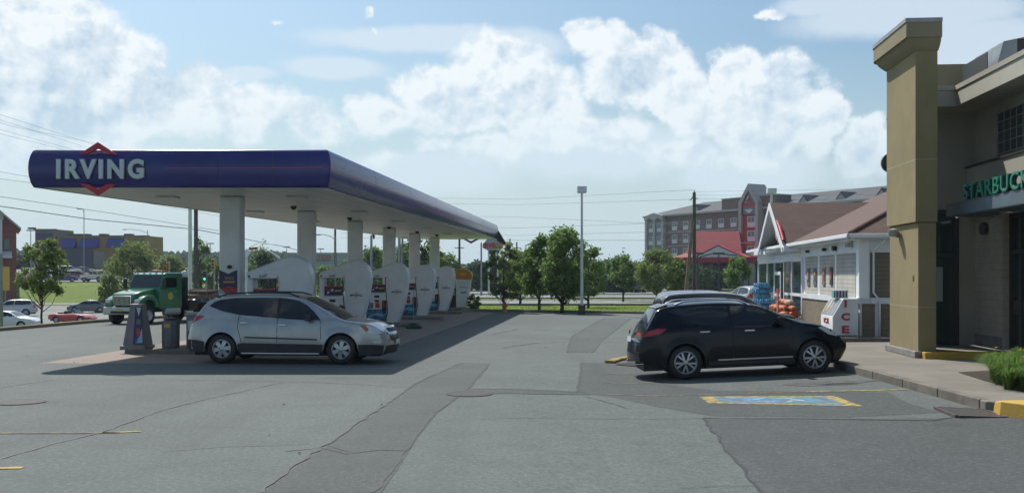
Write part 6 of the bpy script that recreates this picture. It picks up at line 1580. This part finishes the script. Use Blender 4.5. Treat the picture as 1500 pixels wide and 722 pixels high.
# red porte-cochere on columns
t = thing('entrance_canopy', 'red metal roofed entrance canopy on pale columns before the hotel', 'entrance canopy', (xat(1050,196), 196, -.3), HA+R(38))
pz = lambda py: EYE-(py-HOR)*194/F+.3
obj('main_roof', MB().add([(-5.4,-4.2,pz(374)),(5.4,-4.2,pz(374)),(5.4,4.2,pz(374)),(-5.4,4.2,pz(374)),(-4.3,-.3,pz(338)),(4.3,-.3,pz(338)),(4.3,.3,pz(338)),(-4.3,.3,pz(338))], [(0,1,5,4),(1,2,6,5),(2,3,7,6),(3,0,4,7),(4,5,6,7)]), 'hred', t)
obj('skirt_roof', MB().add([(-8.7,-6.2,pz(380)),(8.2,-6.2,pz(380)),(8.2,6.2,pz(380)),(-8.7,6.2,pz(380)),(-5.2,-4,pz(371)),(5.2,-4,pz(371)),(5.2,4,pz(371)),(-5.2,4,pz(371))], [(0,1,5,4),(1,2,6,5),(2,3,7,6),(3,0,4,7)]), 'hred', t)
mb = MB().box(-8.7,8.2,-6.2,6.2,pz(386),pz(377)); obj('fascia', mb, 'hred', t)
obj('gable_roof', MB().add([(-2.6,-10.5,pz(378)),(2.0,-10.5,pz(361)),(6.8,-10.5,pz(378)),(-2.6,-2,pz(378)),(2.0,-1,pz(361)),(6.8,-2,pz(378))], [(0,1,4,3),(1,2,5,4)]), 'hred', t)
obj('gable_face', MB().prism([(-2.2,pz(378)),(2.0,pz(362.5)),(6.4,pz(378))], -10.4,-10.2), 'hwhite', t); obj('gable_fascia', MB().box(-2.7,6.9,-10.6,-2,pz(385),pz(378)), 'hred', t)
for x in (-7.6,-2.0,6.2,7.4):
    for y in (-5.4, 5.2): obj('pillar', MB().box(x-.45,x+.45,y-.45,y+.45,0,pz(384)), 'htrim', t)
for x in (-1.8,6.0): obj('pillar', MB().box(x-.5,x+.5,-10,-9,0,pz(384)), 'hgrey', t)
obj('lobby_wall', MB().box(-8,8,5.6,6,0,pz(384)), 'hglass', t)
drape('hotel_lawn', [(28,168),(54,166),(64,188),(44,196),(31,190)], .10, 'grass_dry')

# ------------------------------------------------------------------ buildings on the left and behind
A['ybld'] = mat('wall_mustard', (.27,.185,.05), .8, var=.12, vscale=.3); A['gbld'] = mat('wall_grey_taupe', (.17,.155,.13), .85, var=.15, vscale=.3)
A['awn'] = mat('awning_blue', (.02,.03,.24), .5, var=.12); A['bnavy'] = mat('window_navy', (.02,.025,.07), .3); A['rbrick'] = brick_mat('wall_red_brick', (.20,.07,.05), (.25,.09,.06), (.2,.14,.12), .5, .2, msize=.01, bump=.1)
yb = 232; zb = T(xat(130, yb), yb)
t = thing('big_store', 'wide grey and mustard store with blue awnings on the hill at left', 'store', (xat(53, yb), yb, zb), R(-3))
q = lambda px: (px-53)/F*yb; zq = lambda py: EYE-(py-HOR)*yb/F-zb
obj('grey_block', MB().box(0,q(84),-.5,8,0,zq(336)), 'gbld', t, bevel=.05)
obj('yellow_wall', MB().box(q(84),q(222),0,8,0,zq(346)), 'ybld', t, bevel=.05); obj('roof_edge', MB().box(q(84),q(222.5),-.3,.2,zq(347),zq(345)).box(-.3,q(84.3),-.8,.2,zq(337),zq(335.5)), 'gbld', t)
for y0, y1 in ((352,342),(366,354)): obj('window', MB().box(q(55),q(80),-.6,-.5,zq(y0-1),zq(y1)), 'bnavy', t)
obj('dark_front', MB().box(q(90),q(138),-.10,.0,0,zq(362)), 'bnavy', t)
obj('shop_window', MB().box(q(140),q(156),-.10,.0,.5,zq(368)), 'hglass', t)
obj('window', MB().box(q(200),q(212),-.10,.0,zq(358),zq(351)), 'bnavy', t)
for a, b in ((90,114),(120,148),(160,185)):
    obj('awning', MB().prism([(-1.0,zq(363)),(-1.0,zq(361)),(-.1,zq(349)),(.0,zq(349)),(.0,zq(363))], q(a), q(b), 'YZ'), 'awn', t, bevel=.05)
for px in (95,104,113,140,178): obj('roof_vent', MB().box(q(px)-.8,q(px)+.8,4,6,zq(346),zq(341.5)), 'dark', t)
obj('projecting_light', MB().box(q(45),q(55),-1.4,-.6,zq(336),zq(333.5)), 'dark', t)
# red brick house cut by the left edge
yb = 128; zb = -2.0; t = thing('brick_building', 'red brick gabled building cut by the left edge of the photo', 'building', (xat(24, yb), yb, zb), R(27))
q = lambda px: (px-24)/F*yb; zq = lambda py: EYE-(py-HOR)*yb/F-zb
obj('wall', MB().prism([(q(-90),0),(q(24),0),(q(24),zq(332)),(q(-20),zq(290)),(q(-90),zq(340))], 0, 14), 'rbrick', t)
obj('roof', MB().prism([(q(30),zq(337)),(q(30),zq(334)),(q(-20),zq(288)),(q(-94),zq(337)),(q(-94),zq(340)),(q(-20),zq(291.5))], -.8, 14.6), 'htrim', t)
obj('white_bay', MB().box(q(-30),q(5.5),-.6,0,0,zq(316)), 'hwhite', t); obj('window', MB().box(q(8),q(15),-.12,0,zq(366),zq(349)), 'hglass', t); obj('roof_panel', MB().prism([(q(-30),zq(322)),(q(8),zq(322)),(q(5),zq(313)),(q(-30),zq(295))],-.7,-.1), 'htrim', t)
obj('entry_awning', MB().prism([(-1.6,zq(378)),(-1.6,zq(376)),(0,zq(368)),(0,zq(378))], q(6), q(18), 'YZ'), 'hwhite', t)
o = thing('banner', 'upright orange banner sign by the brick building', 'banner', (xat(8, 112), 112, T(xat(8,112),112)))
obj('panel', MB().box(-.42,.42,-.1,.1,2.6,5.2), 'ypost', o); obj('post', MB().cyl((0,0,0),(0,0,2.6),.07), 'steel', o)
o = thing('equipment_box', 'dark brown equipment box on the grass bank at left', 'utility box', (xat(13,150), 150, T(xat(13,150),150)-.2)); obj('housing', MB().box(-1.2,1.2,-.8,.8,0,2.2), 'gbld', o, bevel=.08); obj('lid', MB().box(-1.3,1.3,-.9,.9,2.2,2.35), 'dark', o)
# warehouse store behind the pumps
yb = 262; zb = T(xat(500,yb), yb)-.5; t = thing('warehouse_store', 'long pale warehouse with red lettering seen between the pumps', 'warehouse', (xat(440, yb), yb, zb), 0)
q = lambda px: (px-440)/F*yb; zq = lambda py: EYE-(py-HOR)*yb/F-zb
A['ware'] = mat('warehouse_panel', (.30,.34,.36), .7, var=.08, vscale=.1)
obj('wall', MB().box(q(400),q(640),0,40,0,zq(371)), 'ware', t); obj('parapet', MB().box(q(399),q(641),-.2,.3,zq(372),zq(370)), 'htrim', t)
text('lettering', 'COSTCO', 1, 'redp', t, (q(446), -.12, zq(379.5)), width=q(485)-q(446), height=5.5*yb/F, depth=.05, bold=.03); text('lettering', 'WHOLESALE', 1, 'posterblue', t, (q(456), -.12, zq(383)), width=q(484)-q(456), height=2.4*yb/F, depth=.05, bold=.02)
# small shed behind the column on the bank
o = thing('white_shed', 'small white roofed shed on the bank right of the first column', 'shed', (xat(246,190),190,T(xat(246,190),190)-.3)); obj('wall', MB().box(-1.2,1.2,-1.5,1.5,0,3.5), 'hwhite', o); obj('roof', MB().prism([(-1.6,3.5),(0,4.4),(1.6,3.5)],-1.8,1.8), 'white', o)

# ------------------------------------------------------------------ poles, lamps, wires, signals
def lamp_pole(px, yd, y_top, label, base=None, head=True, r_=.075, z0=None, hw=.27):
    x = xat(px, yd); zb = T(x, yd) if z0 is None else z0; zt = EYE-(y_top-HOR)*yd/F
    t = thing('light_pole', label, 'light pole', (x, yd, zb)); h = zt-zb
    obj('pole', MB().cyl((0,0,0),(0,0,h-.35),r_*1.15,r_*.85,n=14), 'whitemetal', t, smooth=True)
    if base: obj('concrete_base', MB().prism([(-base,-base),(base,-base),(base,base),(-base,base)],-.1,.52,'XY'), 'wood', t, bevel=.03)
    if head:
        hd_ = obj('lamp_head', MB().box(-hw,hw,-hw*.8,hw*.8,h-.36,h), 'whitemetal', t, bevel=.03); obj('lens', MB().box(-hw*.85,hw*.85,-hw*.65,hw*.65,h-.40,h-.36), 'head', hd_)
    return t
lamp_pole(852.3, 58.6, 273, 'tall white lot light with boxy head on a brown concrete block', .19)
lamp_pole(1130, 75, 276, 'white lot light whose box head shows above the store gable', .2, hw=.33, r_=.10)
lamp_pole(278.5, 70, 262, 'thick white pole rising behind the canopy beside a dark wooden pole', head=True, r_=.13, z0=-1.2)
def wood_pole(px, yd, y_top, label, r_=.15, lean=0, arms=(), z0=None, m='wood', n='utility_pole'):
    x = xat(px, yd); zb = T(x, yd) if z0 is None else z0; h = EYE-(y_top-HOR)*yd/F-zb
    t = thing(n, label, 'utility pole', (x, yd, zb)); obj('pole', MB().cyl((-lean,0,-.2),(0,0,h),r_*1.1,r_*.75,n=12), m, t, smooth=True)
    for dz, w in arms: obj('crossarm', MB().box(-w,w,-.06,.06,h-dz-.06,h-dz+.06), m, t)
    if arms or r_ > .13:
        obj('insulator', MB().lathe([(0,0),(.05,.02),(.05,.16),(0,.2)], (0,0,h), 8), 'steel', t)
    return t
t = wood_pole(1017, 84, 282, 'tall wooden utility pole in front of the hotel', .17, arms=())
h_ = EYE-(276-HOR)*84/F-t.location.z
obj('fuse_cutout', MB().tube([(0,0,h_-.5),(-.35,-.1,h_-1.0)],.05,6).tube([(0,0,h_-.9),(.3,-.1,h_-.8)],.04,6), 'steel', t); obj('service_loop', MB().tube([(.1,0,h_-6.2),(.5,0,h_-5.6),(1.6,0,h_-5.3),(3.5,0,h_-5.5)],.05,6), 'black', t)
o = thing('brace_pole', 'wooden brace pole leaning against the tall utility pole', 'utility pole', (xat(1003,83.5), 83.5, T(xat(1003,83.5),83.5))); obj('pole', MB().cyl((0,0,-.2),((1014.5-1003)/F*83.5,0,EYE-(325-HOR)*83.5/F-o.location.z),.17,.13,n=12), 'deckwood', o, smooth=True)
wood_pole(287, 92, 240, 'dark wooden pole just right of the thick white pole', .2)
wood_pole(491, 150, 336, 'wooden pole with a curved street light between the second and third columns', .2)
obj_p = bpy.context.scene.collection.objects
wood_pole(544, 120, 345, 'pale pole between the third and fourth white columns', .18, m='steel')
wood_pole(585, 118, 340, 'grey pole pair member right of the fourth column', .2, arms=((2.2,.9),), m='steel')
wood_pole(589.5, 122, 335, 'grey pole beside its twin right of the fourth column', .16, m='steel')
wood_pole(673, 150, 348, 'wooden pole between the orange-capped pump and the station sign', .2, arms=((1.5,.7),))
wood_pole(705, 135, 356, 'grey pole left of the far station sign', .14, m='steel')
wood_pole(757, 190, 355, 'far wooden pole above the small roadside tree', .18, arms=((1.0,.8),))
wood_pole(747, 210, 350, 'farther wooden pole left of its neighbour above the small tree', .18, arms=((1.0,.8),))
wood_pole(1.2, 60, 372, 'grey signal post cut by the left edge of the photo', .13, m='steel', z0=-1.2)
def street_lamp(px, yd, y_top, label, arm=2.0, sgn=-1, m='steel'):
    x = xat(px, yd); zb = T(x, yd)-.3; h = EYE-(y_top-HOR)*yd/F-zb; t = thing('street_lamp', label, 'street lamp', (x, yd, zb), 0)
    obj('pole', MB().cyl((0,0,0),(0,0,h),.11,.07,n=10), m, t, smooth=True)
    if arm: obj('arm', MB().tube([(0,0,h-.6),(sgn*arm*.3,0,h-.1),(sgn*arm*.7,0,h+.15),(sgn*arm,0,h+.15)],.05,6), m, t); obj('lamp_head', MB().box(sgn*arm-.5,sgn*arm+.3,-.2,.2,h+.03,h+.22), m, t, bevel=.05)
    else: obj('lamp_head', MB().box(-.7,.7,-.25,.25,h-.05,h+.2), m, t, bevel=.05)
    return t
street_lamp(123, 200, 307, 'thin street lamp above the blue awning store', .8); street_lamp(45, 190, 338, 'twin-headed thin lamp left of the store roof', 0); street_lamp(308, 200, 357, 'small twin-headed lamp right of the far trees', 0)
street_lamp(216, 210, 337, 'curved arm street lamp above the mustard wall', 4.6, -1); street_lamp(491, 148, 345, 'curved arm street lamp on the pole behind the pumps', 2.4, -1)
street_lamp(420, 230, 362, 'tiny twin-headed lamp above the first pump roof', 0); street_lamp(470, 230, 365, 'tiny twin-headed lamp above the warehouse', 0)
for px, lab in ((1022,'black lamp post by the hotel drive left of the round tree'),(1053,'black lamp post between the utility pole and the round tree')): 
    t_ = street_lamp(px, 128, 372, lab, 0, m='dark')
# traffic signals
A['sigy'] = mat('signal_yellow', (.50,.25,.03), .5); A['lampg'] = mat('signal_green_lit', (.02,.4,.2), .4, emit=(.05,1,.5), estr=1.6)
def signal(px, yd, py, label, lit=True, m='sigy', s=1.0, pole=True):
    x = xat(px, yd); z = EYE-(py-HOR)*yd/F; t = thing('traffic_signal', label, 'traffic signal', (x, yd, z))
    obj('housing', MB().box(-.2*s,.2*s,-.12,.12,-.6*s,.6*s), m, t, bevel=.03)
    for k in (-1,0,1): obj('lens', MB().lathe([(0,-.14),(.13*s,-.14),(.14*s,-.12)], (0,0,-k*.38*s), 14, 'Y'), 'lampg' if (k == 1 and lit) else 'black', t)
    if pole: obj('pole', MB().cyl((.1,.15,-(z-T(x,yd))),(.1,.15,.8*s),.09), 'steel', t)
    return t
signal(409.5, 92, 412, 'yellow traffic signal seen through the opening of the nearest pump', False, s=1.6); signal(312, 110, 387, 'orange traffic signal right of the dark wooden pole', False, s=.9)
signal(300, 100, 404, 'traffic signal showing green behind the flatbed', True, 'dark', s=.8); signal(246, 110, 391, 'small orange signal beside the shed on the bank', False, s=.8); signal(750, 170, 407, 'tiny green signal beyond the small roadside tree', True, 'dark', s=.9)
o = thing('signal_mast', 'white signal mast arms curving over the street behind the first pump', 'signal mast', (xat(361,104),104,T(xat(361,104),104)))
hh = lambda py: EYE-(py-HOR)*104/F-o.location.z
obj('pole', MB().cyl((0,0,0),(0,0,hh(365)),.12), 'whitemetal', o); obj('arm', MB().tube([(0,0,hh(376)),(.6,0,hh(365)),(1.4,0,hh(362)),(2.6,0,hh(370)),(3.4,0,hh(378))],.07,6).tube([(0,0,hh(378)),(.3,0,hh(362)),(1.2,0,hh(356)),(2.8,0,hh(358))],.05,6), 'whitemetal', o)
signal(371, 103.7, 364, 'yellow signal head lying along the white mast arm', False, s=.7, pole=False).rotation_euler = (0, R(85), 0)
# far station sign
yd = 150; o = thing('station_sign', 'diamond-pointed grey station sign with red lettering on two white posts', 'sign', (xat(722, yd), yd, T(xat(722,yd),yd)))
q = lambda px: (px-722)/F*yd; zq = lambda py: EYE-(py-HOR)*yd/F-o.location.z
obj('post', MB().cyl((q(716),0,0),(q(716),0,zq(366)),.14), 'whitemetal', o); obj('post', MB().cyl((q(729),0,0),(q(729),0,zq(366)),.14), 'whitemetal', o)
obj('board', MB().prism([(q(707),zq(363)),(q(707),zq(358)),(q(714),zq(350)),(q(730),zq(350)),(q(737),zq(358)),(q(737),zq(363)),(q(731),zq(368)),(q(727),zq(370)),(q(722.5),zq(374)),(q(718),zq(369)),(q(713),zq(366))], -.3,.3), 'lgrey', o)
text('lettering', 'IRVING', .8, 'redp', o, (q(708), -.34, zq(363.5)), width=q(736)-q(708), height=.75, depth=.04, bold=.05); obj('dark_point', MB().prism([(q(717),zq(367)),(q(728),zq(367)),(q(722.5),zq(373.5))],-.36,-.31), 'posternavy', o); obj('price_panel', MB().box(q(717),q(728.5),-.1,.1,zq(386),zq(376)), 'lgrey', o)
# cables
def wire(label, pts, r_=.012, sag=0):
    "pts: (px, py, distance) photo points joined by a hanging curve"
    P = [at(*p) for p in pts]; Q = []
    for a, b in zip(P, P[1:]):
        for k in range(13): f = k/12; v = a.lerp(b, f); v.z -= 4*sag*f*(1-f); Q.append(v)
    o = obj('power_line', MB().tube(Q, r_*.62, 5), 'wire'); tag(o, label, 'power line', 'power lines across the sky'); return o
wr = [((-400,60,55),(20,186,90),(140,210,110)),((-400,62,60),(0,168,90),(150,216,115)),((-400,75,60),(0,176,90),(120,214,115)),((-400,90,60),(0,190,90),(110,220,115)),((-400,98,60),(0,196,90),(100,221,115))]
for i, w in enumerate(wr): wire('one of the cable bundle slanting down to the canopy top at upper left', w, .018)
wire('cable crossing left of the canopy at mid height, upper of the pair', ((-300,210,80),(0,252,110),(60,262,120),(330,304,170)), .03); wire('cable crossing left of the canopy at mid height, lower of the pair', ((-300,220,80),(0,262,110),(60,270,120),(330,318,170)), .03)
wire('thick black cable hanging across the left sky to the dark wooden pole', ((-300,240,70),(0,302,80),(130,321,86),(287,336,92),(420,362,130),(500,385,200)), .055); wire('thinner cable above the thick one across the left sky', ((-300,235,75),(0,288,84),(160,312,92),(320,338,100)), .032)
for k, (y0, y1, y2) in enumerate(((292,286,278),(300,297,292),(318,323,330),(334,330,325),(345,341,338),(352,352,352))):
    wire(['topmost faint cable over the centre trees','second faint cable over the centre trees','faint cable sloping down to the right over the trees','faint cable sloping up to the right over the trees','low cable meeting the utility pole','lowest long cable across the centre','very faint high cable behind the lamp','lowest cable just above the tree tops'][k], ((500,y0-4,150),(760,y0,130),(1016,y2,85)), .022 if k < 5 else .028)
wire('cable from the pole along the hotel front', ((1017,352,84),(1160,360,70),(1300,352,60)), .03)
for k in range(3): wire('cable running from the utility pole over the hotel roof', ((1017,281+5*k,84),(1310,276+9*k,95)), .012)
# hydrant
x, yd = xat(738.5, 60.8), 61.6; o = thing('fire_hydrant', 'small orange red hydrant at the foot of the young roadside tree', 'hydrant', (xat(739.5,yd), yd, T(x,yd)))
obj('barrel', MB().lathe([(.16,0),(.16,.05),(.10,.08),(.10,.45),(.13,.48),(.11,.56),(.04,.64),(0,.66)], n=14), 'beacon', o, smooth=True); obj('nozzle', MB().cyl((-.17,0,.38),(.17,0,.38),.05), 'beacon', o)
# mulch ring and white markers beside the lamp island are part of the turf

# ------------------------------------------------------------------ trees
def leaf_cloud(rnd, clumps, n, s, squash=.8):
    nr = np.random.RandomState(rnd.randint(0, 10**6)); k = len(clumps)
    vol = np.array([c[3]**2.2 for c in clumps]); idx = nr.choice(k, n, p=vol/vol.sum()); c = np.array([c[:3] for c in clumps])[idx]; r_ = np.array([q[3] for q in clumps])[idx]
    d = nr.normal(size=(n,3)); d /= np.linalg.norm(d, axis=1)[:,None]; rad = r_*np.where(nr.uniform(0,1,n)<.8, nr.uniform(.2,1.08,n)**.6, nr.uniform(.9,1.7,n))
    p = c+d*rad[:,None]*np.array([1,1,squash])
    nrm = nr.normal(size=(n,3)); nrm[:,2] += .5; nrm /= np.linalg.norm(nrm, axis=1)[:,None]
    a = np.cross(nrm, nr.normal(size=(n,3))); a /= np.linalg.norm(a, axis=1)[:,None]; b = np.cross(nrm, a)
    sz = s*.72*nr.uniform(.55,1.3,n)[:,None]; a *= sz; b *= sz*.62
    V = np.stack([p-a, p-b*1.0, p+a, p+b], 1).reshape(-1,3); return V
def mesh_quads(name, V, m, parent):
    me = bpy.data.meshes.new(name); n = len(V)//4; me.vertices.add(4*n); me.vertices.foreach_set('co', V.astype(np.float32).ravel())
    me.loops.add(4*n); me.loops.foreach_set('vertex_index', np.arange(4*n, dtype=np.int32)); me.polygons.add(n); me.polygons.foreach_set('loop_start', np.arange(0,4*n,4,dtype=np.int32)); me.update(calc_edges=True)
    me.materials.append(A[m]); o = bpy.data.objects.new(name, me); COL.objects.link(o); o.parent = parent; return o
def tree(name, label, px, yd, y_top, width_px, seed, kind='round', m='leaf', crown_from=.22, n=5200, leaf=.16, trunk=.1, z0=None, lean=0, group=None):
    rnd = random.Random(seed); x = xat(px, yd); zb = T(x, yd)-.1 if z0 is None else z0; H = EYE-(y_top-HOR)*yd/F-zb; Rw = width_px/F*yd/2
    t = thing(name, label, 'tree', (x, yd, zb), 0, group); cb = H*crown_from; clumps = []; limbs = MB()
    tp = [(0,0,0)]; 
    for k in range(1, 6): f = k/5; tp.append((lean*f*H+rnd.uniform(-.02,.02)*H*.4, rnd.uniform(-.01,.01)*H, H*.82*f))
    if kind == 'conifer':
        nn = int(26); 
        for k in range(nn):
            f = (k+.5)/nn; z = cb+(H-cb)*f; rr = Rw*1.45*(1-f)**.75
            for j in range(max(1, int(5*(1-f)+1))):
                a = rnd.uniform(0,6.283); clumps.append((rr*.6*math.cos(a), rr*.6*math.sin(a), z-rr*.15, max(.12*Rw, rr*.42)))
    else:
        nc = {'bush': 70, 'round': 46, 'airy': 70, 'oval': 44, 'big': 64}[kind]
        for k in range(nc):
            f = rnd.random(); z = cb+(H-cb)*(.06+.9*f)
            prof = {'bush': math.sqrt(max(0,1-(f*.98)**2))*.95+.05, 'round': math.sin(math.pi*(.12+.80*f))**.7, 'airy': math.sin(math.pi*(.15+.75*f))**.8, 'oval': math.sin(math.pi*(.16+.80*f))**.9*(1-.15*f), 'big': math.sin(math.pi*(.20+.74*f))**.9}[kind]
            a = rnd.uniform(0, 6.283); rr = Rw*prof*rnd.uniform(.45,.9); cr_ = Rw*rnd.uniform(.16,.29)*(1.0 if kind != 'airy' else .6)
            cx_, cy_ = lean*z+rr*math.cos(a), rr*math.sin(a); clumps.append((cx_, cy_, z, cr_))
            if k % 2 == 0:
                zs_ = max(cb*.6, z-rr*.9-.1*H); b0 = (lean*zs_, 0, zs_); limbs.tube([b0, ((b0[0]+cx_)/2+rnd.uniform(-.1,.1)*rr, cy_/2, (zs_+z)/2-.04*H), (cx_, cy_, z)], [trunk*.42, trunk*.28, trunk*.10], 5)
    tr = obj('trunk', MB().tube(tp, [trunk*1.25, trunk, trunk*.85, trunk*.66, trunk*.42, trunk*.15], 8), 'bark', t, smooth='all')
    if limbs.v: obj('limbs', limbs, 'bark', tr, smooth='all')
    mesh_quads('crown', leaf_cloud(rnd, clumps, int(n*1.15), leaf, .85 if kind != 'conifer' else .35), m, t); return t
# young trees on the verge
tree('young_tree', 'young pale-leaved roadside tree with an open crown left of centre', 737.5, 61.9, 356, 66, 11, 'airy', 'leaf2', .18, 2300, .13, .055)
tree('roadside_tree', 'mid-sized roadside tree touching the left side of the big one', 790, 63, 345, 66, 12, 'oval', 'leaf', .22, 4600, .14, .08)
tree('roadside_tree', 'big dark roadside tree leaning right with two crown peaks', 823, 61, 337, 88, 13, 'big', 'leaf', .20, 8200, .14, .10, lean=.05)
tree('roadside_tree', 'bushy tree directly behind the white lot light', 862, 74, 365, 60, 14, 'round', 'leaf', .2, 3600, .15, .08)
tree('roadside_tree', 'low bushy tree behind the young pale one', 762, 84, 366, 62, 15, 'round', 'leaf2', .15, 3000, .17, .09)
tree('car_park_tree', 'round-crowned car park tree standing by the dark pickup', 913, 96, 375, 48, 16, 'round', 'leaf', .3, 3600, .16, .09)
tree('car_park_tree', 'broad light green tree left of the utility pole', 962, 92, 367, 66, 17, 'round', 'leaf2', .25, 4200, .16, .10)
tree('car_park_tree', 'smaller light green tree touching the utility pole', 990, 94, 380, 44, 18, 'round', 'leaf2', .25, 2600, .16, .09)
tree('car_park_tree', 'neat round tree in front of the red entrance canopy', 1080.5, 92, 377, 44, 19, 'round', 'leaf', .28, 4200, .14, .08)
tree('conifer', 'dark spruce behind the round car park tree', 893, 170, 369, 24, 21, 'conifer', 'leaf3', .06, 2400, .30, .16)
tree('conifer', 'dark spruce peeping over the round car park tree', 914, 172, 362, 34, 22, 'conifer', 'leaf3', .06, 2800, .30, .18)
tree('conifer', 'dark spruce right of the big roadside trees', 876, 176, 376, 24, 23, 'conifer', 'leaf3', .06, 2000, .30, .15)
tree('conifer', 'small spruce in the gap before the hotel end', 934, 178, 378, 26, 24, 'conifer', 'leaf3', .06, 2000, .30, .15)
bg = [(700,190,384,34),(728,200,380,40),(770,185,378,44),(806,190,374,44),(845,180,376,50),(870,185,384,40),(900,190,382,44),(928,192,386,40),(948,186,384,34),(1000,182,392,30),(1030,178,396,26),(1045,180,398,24)]
for i, (px, yd, yt, w) in enumerate(bg):
    tree('background_tree', ['dense tree beyond the far car park'][0]+[', left of the roadside group',', behind the station sign posts',', behind the young pale tree',', behind the big roadside tree',', right of the big roadside tree',', behind the lot light',', between two spruces',', right of the spruces',', beside the hotel end wall',', at the foot of the utility pole',', left of the hotel columns',', before the hotel columns'][i], px, yd, yt, w*1.5, 40+i, 'bush', 'leaf3', .0, 3000, .36, .2, group='trees beyond the far car park')
# left
tree('street_tree', 'thin-trunked street tree in front of the grass bank at left', 62, 48.5, 352, 86, 31, 'airy', 'leaf2', .36, 4600, .10, .05, z0=-.45)
tree('bank_tree', 'broad bushy tree on the bank behind the green truck', 194, 128, 352, 92, 32, 'bush', 'leaf2', .0, 7500, .26, .22)
tree('bank_tree', 'low spreading bush at the left foot of the broad bank tree', 160, 118, 402, 40, 33, 'bush', 'leaf2', .0, 2200, .24, .12)
tree('bank_tree', 'low wide tree right of the broad one', 250, 140, 372, 56, 34, 'bush', 'leaf2', .05, 3200, .28, .18)
tree('bank_tree', 'upright tree around the dark wooden pole', 293, 130, 350, 44, 35, 'bush', 'leaf', .05, 3200, .26, .18)
tree('bank_tree', 'small bush left of the first white column', 318, 132, 385, 36, 36, 'bush', 'leaf2', .03, 1600, .26, .12)
tree('conifer', 'pointed evergreen behind the first pump roof', 385, 175, 349, 46, 37, 'conifer', 'leaf', .04, 3400, .34, .2)
tree('bank_tree', 'dark tree seen through the nearest pump', 386, 150, 372, 70, 38, 'bush', 'leaf3', .03, 3200, .30, .2)
tree('conifer', 'thin distant spruce left of the second column', 413, 230, 366, 16, 39, 'conifer', 'leaf3', .04, 900, .3, .14)
for i, (px, yd, yt, w, lab) in enumerate(((545,140,362,50,'tree behind the third and fourth columns'),(563,150,366,46,'tree behind the fourth column'),(590,160,358,40,'tree between the fourth and fifth columns'),(622,120,338,70,'tall loose tree behind the fifth and sixth columns'),(655,165,374,56,'dense tree right of the sixth column'),(510,160,384,46,'low tree behind the third pump'),(480,150,392,50,'low tree behind the second pump'))):
    tree('bank_tree', lab, px, yd, yt, w, 60+i, 'airy' if i == 3 else 'bush', 'leaf' if i != 3 else 'leaf2', .12 if i == 3 else .0, 2800, .30, .2)
tree('shrub', 'small shrub growing at the end of the pump row', 694, 66, 432, 22, 70, 'round', 'leaf2', .05, 700, .10, .03)
tree('bank_tree', 'dark tree mass behind the red brick building', 30, 240, 372, 40, 71, 'round', 'leaf3', .05, 1500, .4, .2)
# hedge row at the edge of the far lot, dark shrubs by the hotel entrance
for i, (px, w) in enumerate(((1018,26),(1034,22))): tree('hotel_shrub', ['rounded dark shrub beside the lamp post at the hotel drive','rounded dark shrub right of the lamp post at the hotel drive'][i], px, 160, 390+i*3, w, 80+i, 'round', 'leaf3', .0, 900, .22, .05)
# verge turf with short blades: one sheet of uneven tufts
def turf(name, label, poly, n, h, seed, m='grass'):
    rnd = random.Random(seed); xs = [p[0] for p in poly]; ys = [p[1] for p in poly]; mb = MB(); k = 0
    def inside(x, y):
        c_ = False; j = len(poly)-1
        for i in range(len(poly)):
            if (poly[i][1] > y) != (poly[j][1] > y) and x < (poly[j][0]-poly[i][0])*(y-poly[i][1])/(poly[j][1]-poly[i][1])+poly[i][0]: c_ = not c_
            j = i
        return c_
    while k < n:
        x, y = rnd.uniform(min(xs), max(xs)), rnd.uniform(min(ys), max(ys))
        if not inside(x, y): continue
        k += 1; a = rnd.uniform(0, 6.283); z = T(x, y)-.06; w = rnd.uniform(.03,.07); hh_ = h*rnd.uniform(.5,1.3); dx, dy = math.cos(a)*w, math.sin(a)*w; lx, ly = rnd.uniform(-.05,.05), rnd.uniform(-.05,.05)
        mb.add([(x-dx,y-dy,z),(x+dx,y+dy,z),(x+lx,y+ly,z+hh_)], [(0,1,2)])
    o = obj(name, mb, m); o['kind'] = 'stuff'; o['label'] = label
A['turf'] = leaf_mat('turf_blades', (.20,.30,.05), (.26,.36,.07), (.22,.31,.06))
turf('verge_grass', 'green turf of the verge beyond the lot', [(-3,64),(7.9,59.6),(30,58.8),(30,80),(-6,80)], 12000, .05, 5, 'turf')
turf('verge_grass', 'tufts of grass along the left kerb of the lot', [(-23,30),(-20.7,30),(-20.6,40),(-19.9,47),(-22.5,47)], 1500, .10, 6, 'turf')

# ------------------------------------------------------------------ summer haze
hb = MB().box(-950, 950, -60, 1500, -60, 38)
o = obj('haze', hb, None); o['kind'] = 'stuff'
hm = bpy.data.materials.new('haze_air'); hm.use_nodes = True; nt = hm.node_tree; nt.nodes.clear()
pv = nt.nodes.new('ShaderNodeVolumePrincipled'); pv.inputs['Color'].default_value = (.72,.86,1,1); pv.inputs['Density'].default_value = .00022; pv.inputs['Anisotropy'].default_value = .2
oo = nt.nodes.new('ShaderNodeOutputMaterial'); nt.links.new(pv.outputs[0], oo.inputs['Volume']); o.data.materials.append(hm)
